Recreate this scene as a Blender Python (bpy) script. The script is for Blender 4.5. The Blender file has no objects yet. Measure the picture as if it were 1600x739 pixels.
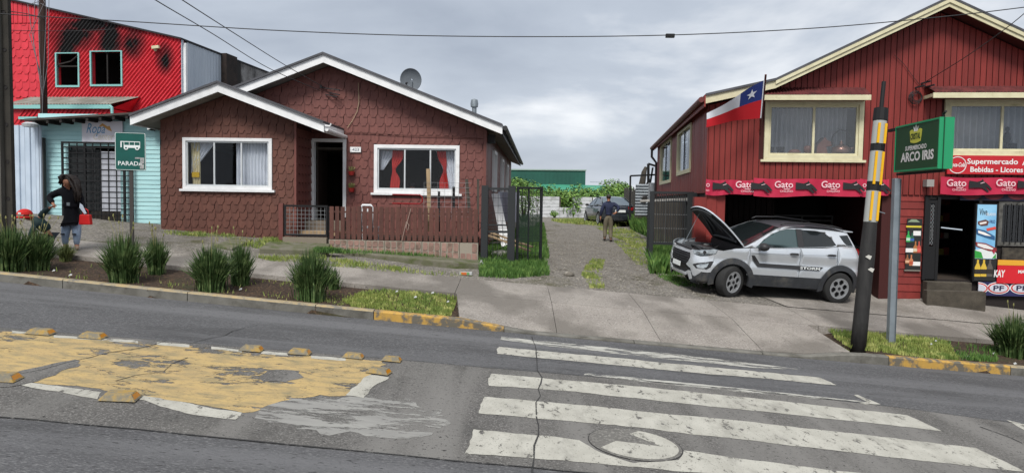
import bpy, bmesh, math, random
from math import sin, cos, pi, radians, tan, atan, sqrt
from mathutils import Vector, Matrix
from mathutils.geometry import delaunay_2d_cdt
S = bpy.context.scene
COL = S.collection
random.seed(7)
R = random.random
def U(a, b): return random.uniform(a, b)

# ------------------------------------------------------------------ camera
F = 1120.0
CH = 2.03
PITCH = math.atan(57.5 / F)
ROLL = radians(0.9)
cam = bpy.data.objects.new('camera', bpy.data.cameras.new('camera'))
COL.objects.link(cam)
cam.data.sensor_width = 36
cam.data.lens = F / 1600 * 36
cam.data.clip_end = 3000
CR = Matrix.Rotation(pi / 2 - PITCH, 3, 'X') @ Matrix.Rotation(ROLL, 3, 'Z')
cam.matrix_world = Matrix.Translation((0, 0, CH)) @ CR.to_4x4()
S.camera = cam

# ------------------------------------------------------------------ world, sun
SUN_EL, SUN_AZ = radians(51), radians(-150)
w = bpy.data.worlds.new('World'); S.world = w; w.use_nodes = True
nt = w.node_tree; N = nt.nodes; L = nt.links
for n in list(N): N.remove(n)
def nd(t, **k):
    n = N.new(t)
    for a, b in k.items(): setattr(n, a, b)
    return n
def mth(op, a, b=None, c=None):
    n = nd('ShaderNodeMath', operation=op)
    for i, v in enumerate((a, b, c)):
        if v is None: continue
        if isinstance(v, (int, float)): n.inputs[i].default_value = v
        else: L.new(v, n.inputs[i])
    return n.outputs[0]
out = nd('ShaderNodeOutputWorld'); bg1 = nd('ShaderNodeBackground'); bg2 = nd('ShaderNodeBackground'); mixs = nd('ShaderNodeMixShader')
sky = nd('ShaderNodeTexSky', sky_type='NISHITA'); sky.sun_disc = False
sky.sun_elevation = SUN_EL; sky.sun_rotation = radians(194)
L.new(sky.outputs[0], bg1.inputs[0]); bg1.inputs[1].default_value = 0.09
tc = nd('ShaderNodeTexCoord'); sp = nd('ShaderNodeSeparateXYZ'); L.new(tc.outputs['Generated'], sp.inputs[0])
zc = mth('MAXIMUM', sp.outputs[2], 0.0)
den = mth('ADD', zc, 0.22)
cx = mth('DIVIDE', sp.outputs[0], den); cy = mth('DIVIDE', sp.outputs[1], den)
cmb = nd('ShaderNodeCombineXYZ'); L.new(cx, cmb.inputs[0]); L.new(cy, cmb.inputs[1]); cmb.inputs[2].default_value = 3.3
n1 = nd('ShaderNodeTexNoise'); n1.inputs['Scale'].default_value = 1.05; n1.inputs['Detail'].default_value = 7; n1.inputs['Roughness'].default_value = .52
n1.inputs['Distortion'].default_value = .25
L.new(cmb.outputs[0], n1.inputs['Vector'])
rp_ = nd('ShaderNodeValToRGB'); L.new(n1.outputs[0], rp_.inputs[0])
e = rp_.color_ramp.elements
e[0].position = .30; e[0].color = (.36, .41, .495, 1)
e[1].position = .62; e[1].color = (.92, .94, .97, 1)
m_ = rp_.color_ramp.elements.new(.47); m_.color = (.49, .545, .63, 1)
# paler toward the horizon, as under any overcast
hz = mth('POWER', mth('SUBTRACT', 1.0, zc), 6.0)
mixc = nd('ShaderNodeMixRGB'); L.new(mth('MULTIPLY', hz, .38), mixc.inputs[0]); L.new(rp_.outputs[0], mixc.inputs[1]); mixc.inputs[2].default_value = (.80, .84, .90, 1)
L.new(mixc.outputs[0], bg2.inputs[0]); bg2.inputs[1].default_value = 1.0
mixs.inputs[0].default_value = .93
L.new(bg1.outputs[0], mixs.inputs[1]); L.new(bg2.outputs[0], mixs.inputs[2]); L.new(mixs.outputs[0], out.inputs[0])
sl = bpy.data.lights.new('sun', 'SUN'); sl.energy = 3.7; sl.angle = radians(20); sl.color = (1, .97, .92)
so = bpy.data.objects.new('sun', sl); COL.objects.link(so)
# light comes from behind the camera, a little from the left
sd = Vector((-cos(SUN_EL) * sin(radians(14)), -cos(SUN_EL) * cos(radians(14)), sin(SUN_EL)))
so.rotation_euler = sd.to_track_quat('Z', 'Y').to_euler(); so.location = sd * 60
S.view_settings.view_transform = 'Standard'; S.view_settings.look = 'None'
S.view_settings.exposure = 0.12; S.view_settings.gamma = 1
try: S.view_settings.use_curve_mapping = False
except Exception: pass
S.cycles.max_bounces = 8; S.cycles.transparent_max_bounces = 24

# ------------------------------------------------------------------ pixel helpers (measuring the photograph)
def ray(x, y): return CR @ Vector(((x - 800) / F, -(y - 369.5) / F, -1))
def at(x, y, Y):
    d = ray(x, y); return Vector((0, 0, CH)) + d * (Y / d.y)
def lerp(t, tab):
    if t <= tab[0][0]: return tab[0][1]
    for (a, va), (b, vb) in zip(tab, tab[1:]):
        if t <= b: return va + (vb - va) * (t - a) / (b - a)
    return tab[-1][1]
def KY(X): return 10.88 + .005 * min(X * X, 80)
def grade(X, Y):
    X = max(-34, min(34, X)); return -.077 * X * lerp(Y, [(18, 1), (45, 0)])
def zroad(X, Y=0): return -.077 * max(-34, min(34, X))
LOT = [(1.8, .28), (3.4, .38), (6, .58), (16, .70), (25, .96), (36, .86), (60, .86)]
def bump_(X, Y): return lerp(Y - KY(X), [(3.4, 0), (4.6, .2)]) * lerp(X, [(7.9, 0), (9.3, 1), (30, 1), (34, 0)]) * lerp(Y, [(20, 1), (30, 0)])   # made-up ground before the shop
def zlot(X, Y): return grade(X, Y) + lerp(Y - KY(X), LOT) + bump_(X, Y)
GR = [(0, .105), (.9, .125), (1.75, .205), (2.3, .18), (3.33, .36), (3.45, .385), (6, .565), (16, .69), (25, .95), (36, .85), (60, .85)]
def ktop(X): return lerp(X, [(-.75, .14), (.25, .035), (4.5, .035), (5.35, .14)])
def zground(X, Y):
    s = Y - KY(X)
    if s < 0: return zroad(X) - .3
    z = lerp(s, GR)
    if s < 1.9 and -.95 < X < 5.6: z = lerp(s, [(0, -.02), (1.8, .1)])
    return grade(X, Y) + z + bump_(X, Y)
def march(fn, x, y, y0=3.0, y1=90):
    d = ray(x, y); o = Vector((0, 0, CH)); a = y0
    g = lambda Y: (o.z + d.z * Y / d.y) - fn(d.x * Y / d.y, Y)
    Y = y0; st = .25
    while Y < y1 and g(Y) > 0: Y += st
    lo, hi = Y - st, Y
    for _ in range(24):
        mid = (lo + hi) / 2
        if g(mid) > 0: lo = mid
        else: hi = mid
    return o + d * (hi / d.y)
def rp(x, y, dz=0):
    p = march(lambda X, Y: zroad(X), x, y); p.z = zroad(p.x) + dz; return p
def gp(x, y): return march(zlot, x, y, 11)

# ------------------------------------------------------------------ node materials
MATS = {}
def rgb(h):
    h = h.lstrip('#'); c = [int(h[i:i + 2], 16) / 255 for i in (0, 2, 4)]
    return tuple(v / 12.92 if v <= .04045 else ((v + .055) / 1.055) ** 2.4 for v in c)
def mat(name, c, c2=None, sc=6, rough=.7, bump=0, bsc=40, metal=0, spec=.4, coat=0, rnd=0, dirt=None, dsc=2, dlo=.5, dhi=.7,
        stretch=(1, 1, 1), streak=None, speck=None, emit=None, alpha_wear=None, sss=0, wsc=9, world=False, c3=None, sc3=60):
    if name in MATS: return MATS[name]
    m = bpy.data.materials.new(name); m.use_nodes = True; nt = m.node_tree
    b = nt.nodes['Principled BSDF']; o = nt.nodes['Material Output']; k = nt.links
    b.inputs['Roughness'].default_value = rough; b.inputs['Metallic'].default_value = metal
    b.inputs['Specular IOR Level'].default_value = spec; b.inputs['Coat Weight'].default_value = coat
    c = tuple(c) + (1,)
    b.inputs['Base Color'].default_value = c
    def new(t, **q):
        n = nt.nodes.new(t)
        for a, v in q.items(): setattr(n, a, v)
        return n
    if world: vec = new('ShaderNodeNewGeometry').outputs['Position']
    else: vec = new('ShaderNodeTexCoord').outputs['Object']
    mp = new('ShaderNodeMapping'); k.new(vec, mp.inputs[0]); mp.inputs['Scale'].default_value = stretch; vec = mp.outputs[0]
    if not world:   # different grain on every copy
        oi = new('ShaderNodeObjectInfo'); mu = new('ShaderNodeMath', operation='MULTIPLY'); mu.inputs[1].default_value = 37; k.new(oi.outputs['Random'], mu.inputs[0])
        va = new('ShaderNodeVectorMath', operation='ADD'); k.new(vec, va.inputs[0]); k.new(mu.outputs[0], va.inputs[1]); vec = va.outputs[0]
    def noise(s, det=5, r=.55):
        n = new('ShaderNodeTexNoise'); n.inputs['Scale'].default_value = s; n.inputs['Detail'].default_value = det; n.inputs['Roughness'].default_value = r
        k.new(vec, n.inputs['Vector']); return n.outputs[0]
    def ramp(src, a, bb):
        n = new('ShaderNodeMapRange'); n.inputs['From Min'].default_value = a; n.inputs['From Max'].default_value = bb; k.new(src, n.inputs['Value']); return n.outputs[0]
    def mix(f, A, B, bt='MIX'):
        n = new('ShaderNodeMixRGB', blend_type=bt)
        for i, v in enumerate((f, A, B)):
            if isinstance(v, (int, float)): n.inputs[i].default_value = v
            elif isinstance(v, tuple): n.inputs[i].default_value = v if len(v) == 4 else v + (1,)
            else: k.new(v, n.inputs[i])
        return n.outputs[0]
    cur = c
    if c2: cur = mix(ramp(noise(sc), .35, .65), cur, tuple(c2))
    if c3: cur = mix(ramp(noise(sc3, 2), .52, .62), cur, tuple(c3))
    if dirt: cur = mix(ramp(noise(dsc, 6, .65), dlo, dhi), cur, tuple(dirt))
    if streak:
        m2 = new('ShaderNodeMapping'); k.new(vec, m2.inputs[0]); m2.inputs['Scale'].default_value = streak[1]; n2 = new('ShaderNodeTexNoise'); n2.inputs['Scale'].default_value = 1.0; n2.inputs['Detail'].default_value = 6; k.new(m2.outputs[0], n2.inputs['Vector'])
        cur = mix(ramp(n2.outputs[0], .48, .62), cur, tuple(streak[0]))
    if speck: cur = mix(ramp(noise(30, 3, .7), .60, .66), cur, tuple(speck))
    if rnd:
        oi = new('ShaderNodeObjectInfo'); mr = new('ShaderNodeMapRange'); mr.inputs['To Min'].default_value = 1 - rnd; mr.inputs['To Max'].default_value = 1 + rnd
        k.new(oi.outputs['Random'], mr.inputs['Value']); cur = mix(1.0, cur, mr.outputs[0], 'MULTIPLY')
    if not isinstance(cur, tuple): k.new(cur, b.inputs['Base Color'])
    if bump:
        bp = new('ShaderNodeBump'); bp.inputs['Strength'].default_value = bump; bp.inputs['Distance'].default_value = .02
        k.new(noise(bsc, 4, .6), bp.inputs['Height']); k.new(bp.outputs[0], b.inputs['Normal'])
    if emit: b.inputs['Emission Color'].default_value = tuple(emit[:3]) + (1,); b.inputs['Emission Strength'].default_value = emit[3]
    if alpha_wear:
        nb = new('ShaderNodeMath', operation='MULTIPLY_ADD'); nb.inputs[1].default_value = .22; nb.inputs[2].default_value = -.11; k.new(noise(wsc * 9, 4, .7), nb.inputs[0]); na = new('ShaderNodeMath', operation='ADD'); k.new(noise(wsc, 8, .72), na.inputs[0]); k.new(nb.outputs[0], na.inputs[1])
        a = ramp(na.outputs[0], alpha_wear[0], alpha_wear[1]); tr = new('ShaderNodeBsdfTransparent'); ms = new('ShaderNodeMixShader')
        k.new(a, ms.inputs[0]); k.new(b.outputs[0], ms.inputs[1]); k.new(tr.outputs[0], ms.inputs[2]); k.new(ms.outputs[0], o.inputs[0])
    MATS[name] = m; return m
def glass_mat(name, tint=(.9, .93, .95), refl=.25, rough=.03, fm=.7):
    m = bpy.data.materials.new(name); m.use_nodes = True; nt = m.node_tree; k = nt.links
    for n in list(nt.nodes): nt.nodes.remove(n)
    o = nt.nodes.new('ShaderNodeOutputMaterial'); t = nt.nodes.new('ShaderNodeBsdfTransparent'); g = nt.nodes.new('ShaderNodeBsdfGlossy'); mx = nt.nodes.new('ShaderNodeMixShader')
    t.inputs[0].default_value = tint + (1,); g.inputs['Roughness'].default_value = rough; g.inputs[0].default_value = (.95, .97, 1, 1)
    fr = nt.nodes.new('ShaderNodeFresnel'); fr.inputs[0].default_value = 1.5
    a = nt.nodes.new('ShaderNodeMath'); a.operation = 'MULTIPLY_ADD'; a.inputs[1].default_value = fm; a.inputs[2].default_value = refl; a.use_clamp = True
    k.new(fr.outputs[0], a.inputs[0]); k.new(a.outputs[0], mx.inputs[0]); k.new(t.outputs[0], mx.inputs[1]); k.new(g.outputs[0], mx.inputs[2]); k.new(mx.outputs[0], o.inputs[0])
    MATS[name] = m; return m

# ------------------------------------------------------------------ mesh helpers
def fill(outer, holes=(), step=None):
    pts = [Vector(p[:2]) for p in outer]; ed = [(i, (i + 1) % len(pts)) for i in range(len(pts))]
    for h in holes:
        b = len(pts); pts += [Vector(p[:2]) for p in h]; ed += [(b + i, b + (i + 1) % len(h)) for i in range(len(h))]
    def inside(p, poly):
        c = False; j = len(poly) - 1
        for i in range(len(poly)):
            a, b = poly[i], poly[j]
            if (a[1] > p[1]) != (b[1] > p[1]) and p[0] < (b[0] - a[0]) * (p[1] - a[1]) / (b[1] - a[1]) + a[0]: c = not c
            j = i
        return c
    if step:
        x0 = min(p[0] for p in outer); x1 = max(p[0] for p in outer); z0 = min(p[1] for p in outer); z1 = max(p[1] for p in outer)
        nx = max(1, int((x1 - x0) / step)); nz = max(1, int((z1 - z0) / step))
        for i in range(1, nx):
            for j in range(1, nz):
                q = (x0 + (x1 - x0) * i / nx, z0 + (z1 - z0) * j / nz)
                if inside(q, outer) and not any(inside(q, h) for h in holes): pts.append(Vector(q))
    v, _, f, *_r = delaunay_2d_cdt(pts, ed, [], 0, 1e-5)
    res = []
    for t in f:
        c = ((v[t[0]][0] + v[t[1]][0] + v[t[2]][0]) / 3, (v[t[0]][1] + v[t[1]][1] + v[t[2]][1]) / 3)
        if inside(c, outer) and not any(inside(c, h) for h in holes): res.append(list(t))
    return [tuple(p) for p in v], res
class MB:
    def __init__(s): s.v = []; s.f = []; s.mi = []; s.cur = 0
    def add(s, vs, fs):
        b = len(s.v); s.v += [tuple(p) for p in vs]
        for f in fs: s.f.append([b + i for i in f]); s.mi.append(s.cur)
        return s
    def box(s, x0, x1, y0, y1, z0, z1):
        return s.add([(x0, y0, z0), (x1, y0, z0), (x1, y1, z0), (x0, y1, z0), (x0, y0, z1), (x1, y0, z1), (x1, y1, z1), (x0, y1, z1)],
                     [(3, 2, 1, 0), (4, 5, 6, 7), (0, 1, 5, 4), (1, 2, 6, 5), (2, 3, 7, 6), (3, 0, 4, 7)])
    def bar(s, p, q, w, h=None, up=(0, 0, 1)):
        h = h or w; p = Vector(p); q = Vector(q); d = (q - p).normalized(); u = Vector(up)
        if abs(d.dot(u)) > .98: u = Vector((0, 1, 0))
        a = d.cross(u).normalized() * w / 2; b = a.cross(d).normalized() * h / 2
        return s.add([p - a - b, p + a - b, p + a + b, p - a + b, q - a - b, q + a - b, q + a + b, q - a + b],
                     [(3, 2, 1, 0), (4, 5, 6, 7), (0, 1, 5, 4), (1, 2, 6, 5), (2, 3, 7, 6), (3, 0, 4, 7)])
    def tube(s, pts, r, n=8, cap=True):
        pts = [Vector(p) for p in pts]; rs = r if isinstance(r, (list, tuple)) else [r] * len(pts); vs = []; fs = []; u = None
        for i, p in enumerate(pts):
            d = (pts[min(i + 1, len(pts) - 1)] - pts[max(i - 1, 0)]).normalized()
            if u is None:
                u = Vector((0, 0, 1)) if abs(d.z) < .9 else Vector((1, 0, 0))
            a = d.cross(u).normalized(); u = a.cross(d).normalized()
            for j in range(n):
                t = 2 * pi * j / n; vs.append(p + (a * cos(t) + u * sin(t)) * rs[i])
        for i in range(len(pts) - 1):
            for j in range(n):
                k = (j + 1) % n; fs.append((i * n + j, i * n + k, (i + 1) * n + k, (i + 1) * n + j))
        if cap: fs += [tuple(range(n))[::-1], tuple((len(pts) - 1) * n + j for j in range(n))]
        return s.add(vs, fs)
    def prism(s, poly, y0, y1, back=True):          # polygon in xz, pushed along y
        n = len(poly); vs = [(p[0], y0, p[1]) for p in poly] + [(p[0], y1, p[1]) for p in poly]
        fs = [tuple(range(n))] + ([tuple(range(2 * n - 1, n - 1, -1))] if back else [])
        fs += [(i, (i + 1) % n, (i + 1) % n + n, i + n)[::-1] for i in range(n)]
        return s.add(vs, fs)
    def prismz(s, poly, z0, z1):                    # polygon in xy, pushed along z; z0/z1 numbers or functions
        f0 = z0 if callable(z0) else (lambda x, y: z0); f1 = z1 if callable(z1) else (lambda x, y: z1); n = len(poly)
        vs = [(p[0], p[1], f1(p[0], p[1])) for p in poly] + [(p[0], p[1], f0(p[0], p[1])) for p in poly]
        return s.add(vs, [tuple(range(n)), tuple(range(2 * n - 1, n - 1, -1))] + [(i, i + n, (i + 1) % n + n, (i + 1) % n) for i in range(n)])
    def holed(s, outer, holes, y0, y1):             # wall with openings, real thickness
        v, t = fill(outer, holes); n = len(v)
        s.add([(p[0], y0, p[1]) for p in v], t); s.add([(p[0], y1, p[1]) for p in v], [q[::-1] for q in t])
        for lp in [outer] + list(holes):
            m = len(lp); s.add([(p[0], y0, p[1]) for p in lp] + [(p[0], y1, p[1]) for p in lp], [(i, (i + 1) % m, (i + 1) % m + m, i + m) for i in range(m)])
        return s
    def grid(s, fn, nu, nv, closeu=False):
        vs = [fn(i / nu, j / nv) for j in range(nv + 1) for i in range(nu + 1)]
        return s.add(vs, [(j * (nu + 1) + i, j * (nu + 1) + i + 1, (j + 1) * (nu + 1) + i + 1, (j + 1) * (nu + 1) + i) for j in range(nv) for i in range(nu)])
    def lathe(s, prof, c, n=16, axis='z'):
        vs = []
        for r, h in prof:
            for j in range(n):
                t = 2 * pi * j / n; a, b = r * cos(t), r * sin(t)
                vs.append((c[0] + a, c[1] + b, c[2] + h) if axis == 'z' else (c[0] + a, c[1] + h, c[2] + b) if axis == 'y' else (c[0] + h, c[1] + a, c[2] + b))
        m = len(prof)
        return s.add(vs, [(i * n + j, i * n + (j + 1) % n, (i + 1) * n + (j + 1) % n, (i + 1) * n + j) for i in range(m - 1) for j in range(n)])
    def build(s, name, m, parent=None, smooth=False, bevel=0, recalc=True, mesh_only=False):
        me = bpy.data.meshes.new(name); me.from_pydata(s.v, [], s.f)
        ms = m if isinstance(m, (list, tuple)) else [m]
        for q in ms: me.materials.append(q)
        if len(ms) > 1: me.polygons.foreach_set('material_index', s.mi)
        if recalc:
            bm = bmesh.new(); bm.from_mesh(me); bmesh.ops.recalc_face_normals(bm, faces=bm.faces); bm.to_mesh(me); bm.free()
        if smooth:
            me.polygons.foreach_set('use_smooth', [True] * len(me.polygons))
            if smooth != 'all': me.set_sharp_from_angle(angle=radians(38))
        me.update()
        if mesh_only: return me
        o = bpy.data.objects.new(name, me); COL.objects.link(o)
        if parent: o.parent = parent
        if bevel:
            b = o.modifiers.new('bevel', 'BEVEL'); b.width = bevel; b.segments = 2; b.limit_method = 'ANGLE'
        return o
def inst(me, name, parent, loc=(0, 0, 0), rot=(0, 0, 0), scale=(1, 1, 1)):
    o = bpy.data.objects.new(name, me); COL.objects.link(o); o.parent = parent; o.location = loc; o.rotation_euler = rot; o.scale = scale; return o
def tag(o, label=None, cat=None, group=None, kind=None):
    if label: o['label'] = label
    if cat: o['category'] = cat
    if group: o['group'] = group
    if kind: o['kind'] = kind
    return o
def struct(o): o['kind'] = 'structure'; return o
def stuff(o): o['kind'] = 'stuff'; return o
def empty(name, loc=(0, 0, 0), rz=0, label=None, cat=None, group=None):
    o = bpy.data.objects.new(name, None); COL.objects.link(o); o.location = loc; o.rotation_euler = (0, 0, rz); o.empty_display_size = .2
    return tag(o, label, cat, group)
def copy_tree(o, parent=None):
    c = o.copy(); COL.objects.link(c)
    if parent: c.parent = parent
    for ch in list(o.children): copy_tree(ch, c)
    return c
def txt(s, x0, x1, z0, z1, y, m, parent, off=0.0, shear=0.0, ext=.003, name='lettering', M=None, fit=True):
    cu = bpy.data.curves.new('lettering', 'FONT'); cu.body = s; cu.size = 1; cu.offset = off; cu.shear = shear; cu.resolution_u = 3
    o = bpy.data.objects.new('tmp', cu); me = bpy.data.meshes.new_from_object(o); bpy.data.objects.remove(o); bpy.data.curves.remove(cu)
    xs = [v.co.x for v in me.vertices]; ys = [v.co.y for v in me.vertices]
    ax, bx, ay, by = min(xs), max(xs), min(ys), max(ys)
    sx = (x1 - x0) / (bx - ax); sz = (z1 - z0) / (by - ay)
    me.transform(Matrix(((sx, 0, 0, x0 - ax * sx), (0, 0, 1, y), (0, sz, 0, z0 - ay * sz), (0, 0, 0, 1))))
    if M: me.transform(M)
    me.name = name; me.materials.clear(); me.materials.append(m)
    o = bpy.data.objects.new(name, me); COL.objects.link(o); o.parent = parent; return o
class Fr:        # a building's own frame: x along the facade, y into the building, z up
    def __init__(s, X, Y, z, a): s.o = Vector((X, Y, z)); s.a = a; s.ux = Vector((cos(a), sin(a), 0)); s.uy = Vector((-sin(a), cos(a), 0))
    def px(s, x, y, d=0):
        r = ray(x, y); o = Vector((0, 0, CH)); n = s.uy; t = (s.o + n * d - o).dot(n) / r.dot(n); p = o + r * t - s.o
        return (p.dot(s.ux), p.z)
    def side(s, x, y, u=0):
        r = ray(x, y); o = Vector((0, 0, CH)); n = s.ux; t = (s.o + n * u - o).dot(n) / r.dot(n); p = o + r * t - s.o
        return (p.dot(s.uy), p.z)
    def g(s, u, d): p = s.o + s.ux * u + s.uy * d; return zlot(p.x, p.y) - s.o.z
    def root(s, name, label, cat): return empty(name, s.o, s.a, label, cat)
def clip(poly, hp):      # keep a*x+b*z<=c
    a, b, c = hp; out = []
    for i in range(len(poly)):
        p, q = poly[i], poly[(i + 1) % len(poly)]; fp = a * p[0] + b * p[1] - c; fq = a * q[0] + b * q[1] - c
        if fp <= 0: out.append(p)
        if (fp < 0) != (fq < 0) and fp != fq:
            t = fp / (fp - fq); out.append((p[0] + (q[0] - p[0]) * t, p[1] + (q[1] - p[1]) * t))
    return out
def under(p, q):         # half-plane below the line p-q (p left of q)
    dx, dz = q[0] - p[0], q[1] - p[1]; return (-dz, dx, -dz * p[0] + dx * p[1])
def rect(x0, x1, z0, z1): return [(x0, z0), (x1, z0), (x1, z1), (x0, z1)]

# ------------------------------------------------------------------ materials
ASPH = mat('asphalt', rgb('#464648'), rgb('#515153'), sc=.9, rough=.92, bump=.8, bsc=45, world=True, c3=rgb('#6a6a6b'), sc3=60, dirt=rgb('#3a3a3b'), dsc=.8, dlo=.5, dhi=.75, stretch=(.5, 1.4, 1), streak=(rgb('#616163'), (.05, 1.1, 1)), speck=rgb('#303031'))
CLANE = mat('concrete lane', rgb('#4e4c4a'), rgb('#575552'), sc=1.3, rough=.9, bump=.4, bsc=60, world=True, c3=rgb('#767471'), sc3=60, dirt=rgb('#403f3d'), dsc=1.1, dlo=.52, dhi=.8, streak=(rgb('#6d6b68'), (1.6, .12, 1)), speck=rgb('#2a2928'))
CONC = mat('pavement concrete', rgb('#8d8780'), rgb('#7b756f'), sc=1.1, rough=.88, bump=.35, bsc=50, world=True, c3=rgb('#95908a'), sc3=35, dirt=rgb('#67625b'), dsc=.8, dlo=.54, dhi=.72, streak=(rgb('#6a655f'), (.9, .5, 1)), speck=rgb('#4a4641'))
KERB = mat('kerb concrete', rgb('#6e6c66'), rgb('#5a5852'), sc=4, rough=.9, bump=.3, world=True, dirt=rgb('#45423c'), dsc=3)
KERBY = mat('worn yellow paint', rgb('#a8853f'), rgb('#b08b45'), sc=9, rough=.8, bump=.2, world=True, dirt=rgb('#5f5a50'), dsc=6, dlo=.44, dhi=.56)
KERBP = mat('faded yellow paint', rgb('#a08c66'), rgb('#8a8270'), sc=9, rough=.85, bump=.2, world=True, dirt=rgb('#6f6b62'), dsc=5, dlo=.5, dhi=.62)
SOIL = mat('soil', rgb('#35281d'), rgb('#281e16'), sc=3, rough=1, bump=1, bsc=30, world=True, c3=rgb('#4f3e2f'), sc3=25, dirt=rgb('#35351f'), dsc=1.2, dlo=.55, dhi=.7)
GRAV = mat('gravel', rgb('#6e6a65'), rgb('#5a5650'), sc=2.2, rough=1, bump=1, bsc=28, world=True, c3=rgb('#8b857c'), sc3=22, dirt=rgb('#4b4932'), dsc=.55, dlo=.55, dhi=.68, speck=rgb('#332f29'))
WPAINT = mat('white road paint', rgb('#aaa89f'), rgb('#9c9a91'), sc=3, rough=.85, bump=.25, world=True, alpha_wear=(.59, .62), wsc=5, stretch=(2.0, 1, 1), speck=rgb('#77756e'), dirt=rgb('#7e7c75'), dsc=2.5, dlo=.5, dhi=.75)
WWORN = mat('very worn white paint', rgb('#a5a49d'), sc=3, rough=.8, world=True, alpha_wear=(.47, .56), wsc=4, stretch=(.6, 2.5, 1))
YPAINT = mat('yellow road paint', rgb('#ab9363'), rgb('#a38c62'), sc=2.5, rough=.85, bump=.3, world=True, alpha_wear=(.555, .575), wsc=1.7, stretch=(.8, 1.6, 1), dirt=rgb('#7f7559'), dsc=5, dlo=.44, dhi=.68, speck=rgb('#6e6248'))
DARKJ = mat('dark joint', (.03, .03, .03), rough=1, world=True, alpha_wear=(.56, .60), wsc=14)
BROWN = mat('brown wood paint', rgb('#663c37'), rgb('#70443d'), sc=5, rough=.55, bump=.15, bsc=30, rnd=.10, spec=.35, stretch=(3, 3, .6), dirt=rgb('#4e2a26'), dsc=4, dlo=.55, dhi=.85)
BRDARK = mat('brown wall backing', rgb('#3b1f1c'), rough=.8)
WHITE = mat('white paint', rgb('#e0e1e2'), rgb('#d3d4d5'), sc=4, rough=.5, spec=.4, dirt=rgb('#a09d95'), dsc=3, dlo=.6, dhi=.85)
SOFF = mat('soffit', rgb('#84807a'), rgb('#756f67'), sc=3, rough=.8)
ROOFM = mat('roof sheet', rgb('#55555a'), rgb('#45464a'), sc=2, rough=.6, metal=.3)
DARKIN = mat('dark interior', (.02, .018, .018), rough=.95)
BLACK = mat('black painted steel', (.010, .010, .011), rough=.6, spec=.25)
BLKP = mat('black plastic', (.022, .022, .024), rough=.55, bump=.05)
REDB = mat('red board paint', rgb('#712925'), rgb('#7c2e29'), sc=3, rough=.55, bump=.12, bsc=30, rnd=.09, spec=.3, stretch=(3, 3, .4), dirt=rgb('#5c201d'), dsc=2.5, dlo=.55, dhi=.85)
REDDK = mat('red wall backing', rgb('#3a1210'), rough=.8)
CREAM = mat('cream paint', rgb('#ccc6a6'), rgb('#bfb898'), sc=5, rough=.55, dirt=rgb('#8f8868'), dsc=3, dlo=.6, dhi=.85)
AWN = mat('red corrugated awning', rgb('#6a3534'), rgb('#57292a'), sc=6, rough=.6, dirt=rgb('#3c2322'), dsc=4)
TURQ = mat('turquoise board paint', rgb('#a5cdcf'), rgb('#98c2c6'), sc=3, rough=.6, rnd=.05, stretch=(.5, 3, 3), dirt=rgb('#84adb0'), dsc=3, dlo=.58, dhi=.85)
TURQT = mat('turquoise trim', rgb('#7fb5b2'), rough=.6)
BRED = mat('bright red sheet', rgb('#c42834'), rgb('#b0202c'), sc=3, rough=.5, world=True, bump=.1)
GALV = mat('galvanised sheet', rgb('#9aa1a6'), rgb('#858c92'), sc=3, rough=.5, metal=.35, dirt=rgb('#6d675f'), dsc=1.5, dlo=.55, dhi=.8, stretch=(1, 1, .4))
GALVW = mat('white metal sheet', rgb('#b4bdc6'), rgb('#a3adb8'), sc=2, rough=.5, metal=.1, stretch=(1, 1, .3), dirt=rgb('#8d8f8f'), dsc=2, dlo=.6, dhi=.85)
FENW = mat('whitewashed sheet', rgb('#c3c5c8'), rgb('#b0b2b4'), sc=2, rough=.7, rnd=.06, dirt=rgb('#7f7f7c'), dsc=2.5, dlo=.5, dhi=.75)
OLDW = mat('weathered wood', rgb('#4c4740'), rgb('#38342f'), sc=4, rough=.95, bump=.6, bsc=20, stretch=(4, 4, .5), rnd=.2)
NEWW = mat('pale timber', rgb('#a68f70'), rgb('#8f7a5e'), sc=4, rough=.8, stretch=(3, 3, .5), rnd=.15)
CHAR = mat('charred wood', (.018, .016, .015), rough=.9, bump=.5)
STONE = mat('pink stone facing', rgb('#94766b'), rgb('#7f655c'), sc=5, rough=.85, bump=.5, bsc=14, rnd=.10, dirt=rgb('#5a5145'), dsc=3, dlo=.52, dhi=.7)
MORT = mat('mortar', rgb('#8d8579'), rough=.95, bump=.3)
MOSS = mat('mossy concrete', rgb('#6c685d'), rgb('#595a44'), sc=4, rough=1, bump=.7, world=True, dirt=rgb('#48502a'), dsc=3, dlo=.48, dhi=.62)
BLADE = mat('iris leaves', rgb('#41572f'), rgb('#2c401f'), sc=3, rough=.5, spec=.3, world=True, c3=rgb('#647648'), sc3=9)
BLADE2 = mat('dry stalks', rgb('#8d8658'), rgb('#6f7040'), sc=5, rough=.8, world=True)
GRASS = mat('grass blades', rgb('#7c8740'), rgb('#5f7433'), sc=1.5, rough=.65, world=True, c3=rgb('#9fa35e'), sc3=5)
GRASS2 = mat('dark weeds', rgb('#486a2c'), rgb('#37561f'), sc=2, rough=.65, world=True, c3=rgb('#63803c'), sc3=6)
LEAF = mat('bush leaves', rgb('#56782f'), rgb('#3c5a22'), sc=1.2, rough=.6, world=True, c3=rgb('#7a9a45'), sc3=3)
SIGNG = mat('dark green sign', rgb('#0b5149'), rgb('#0a4a43'), rough=.4)
SIGNW = mat('sign white', rgb('#d5d9d8'), rough=.5)
GREYM = mat('grey metal post', rgb('#8e979d'), rgb('#7f878d'), sc=4, rough=.45, metal=.5)
GLASS = glass_mat('window glass', refl=.0, tint=(.95, .96, .97), fm=.35)
GLASS2 = glass_mat('reflective window glass', refl=.03, tint=(.95, .96, .97), fm=.6)
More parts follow.
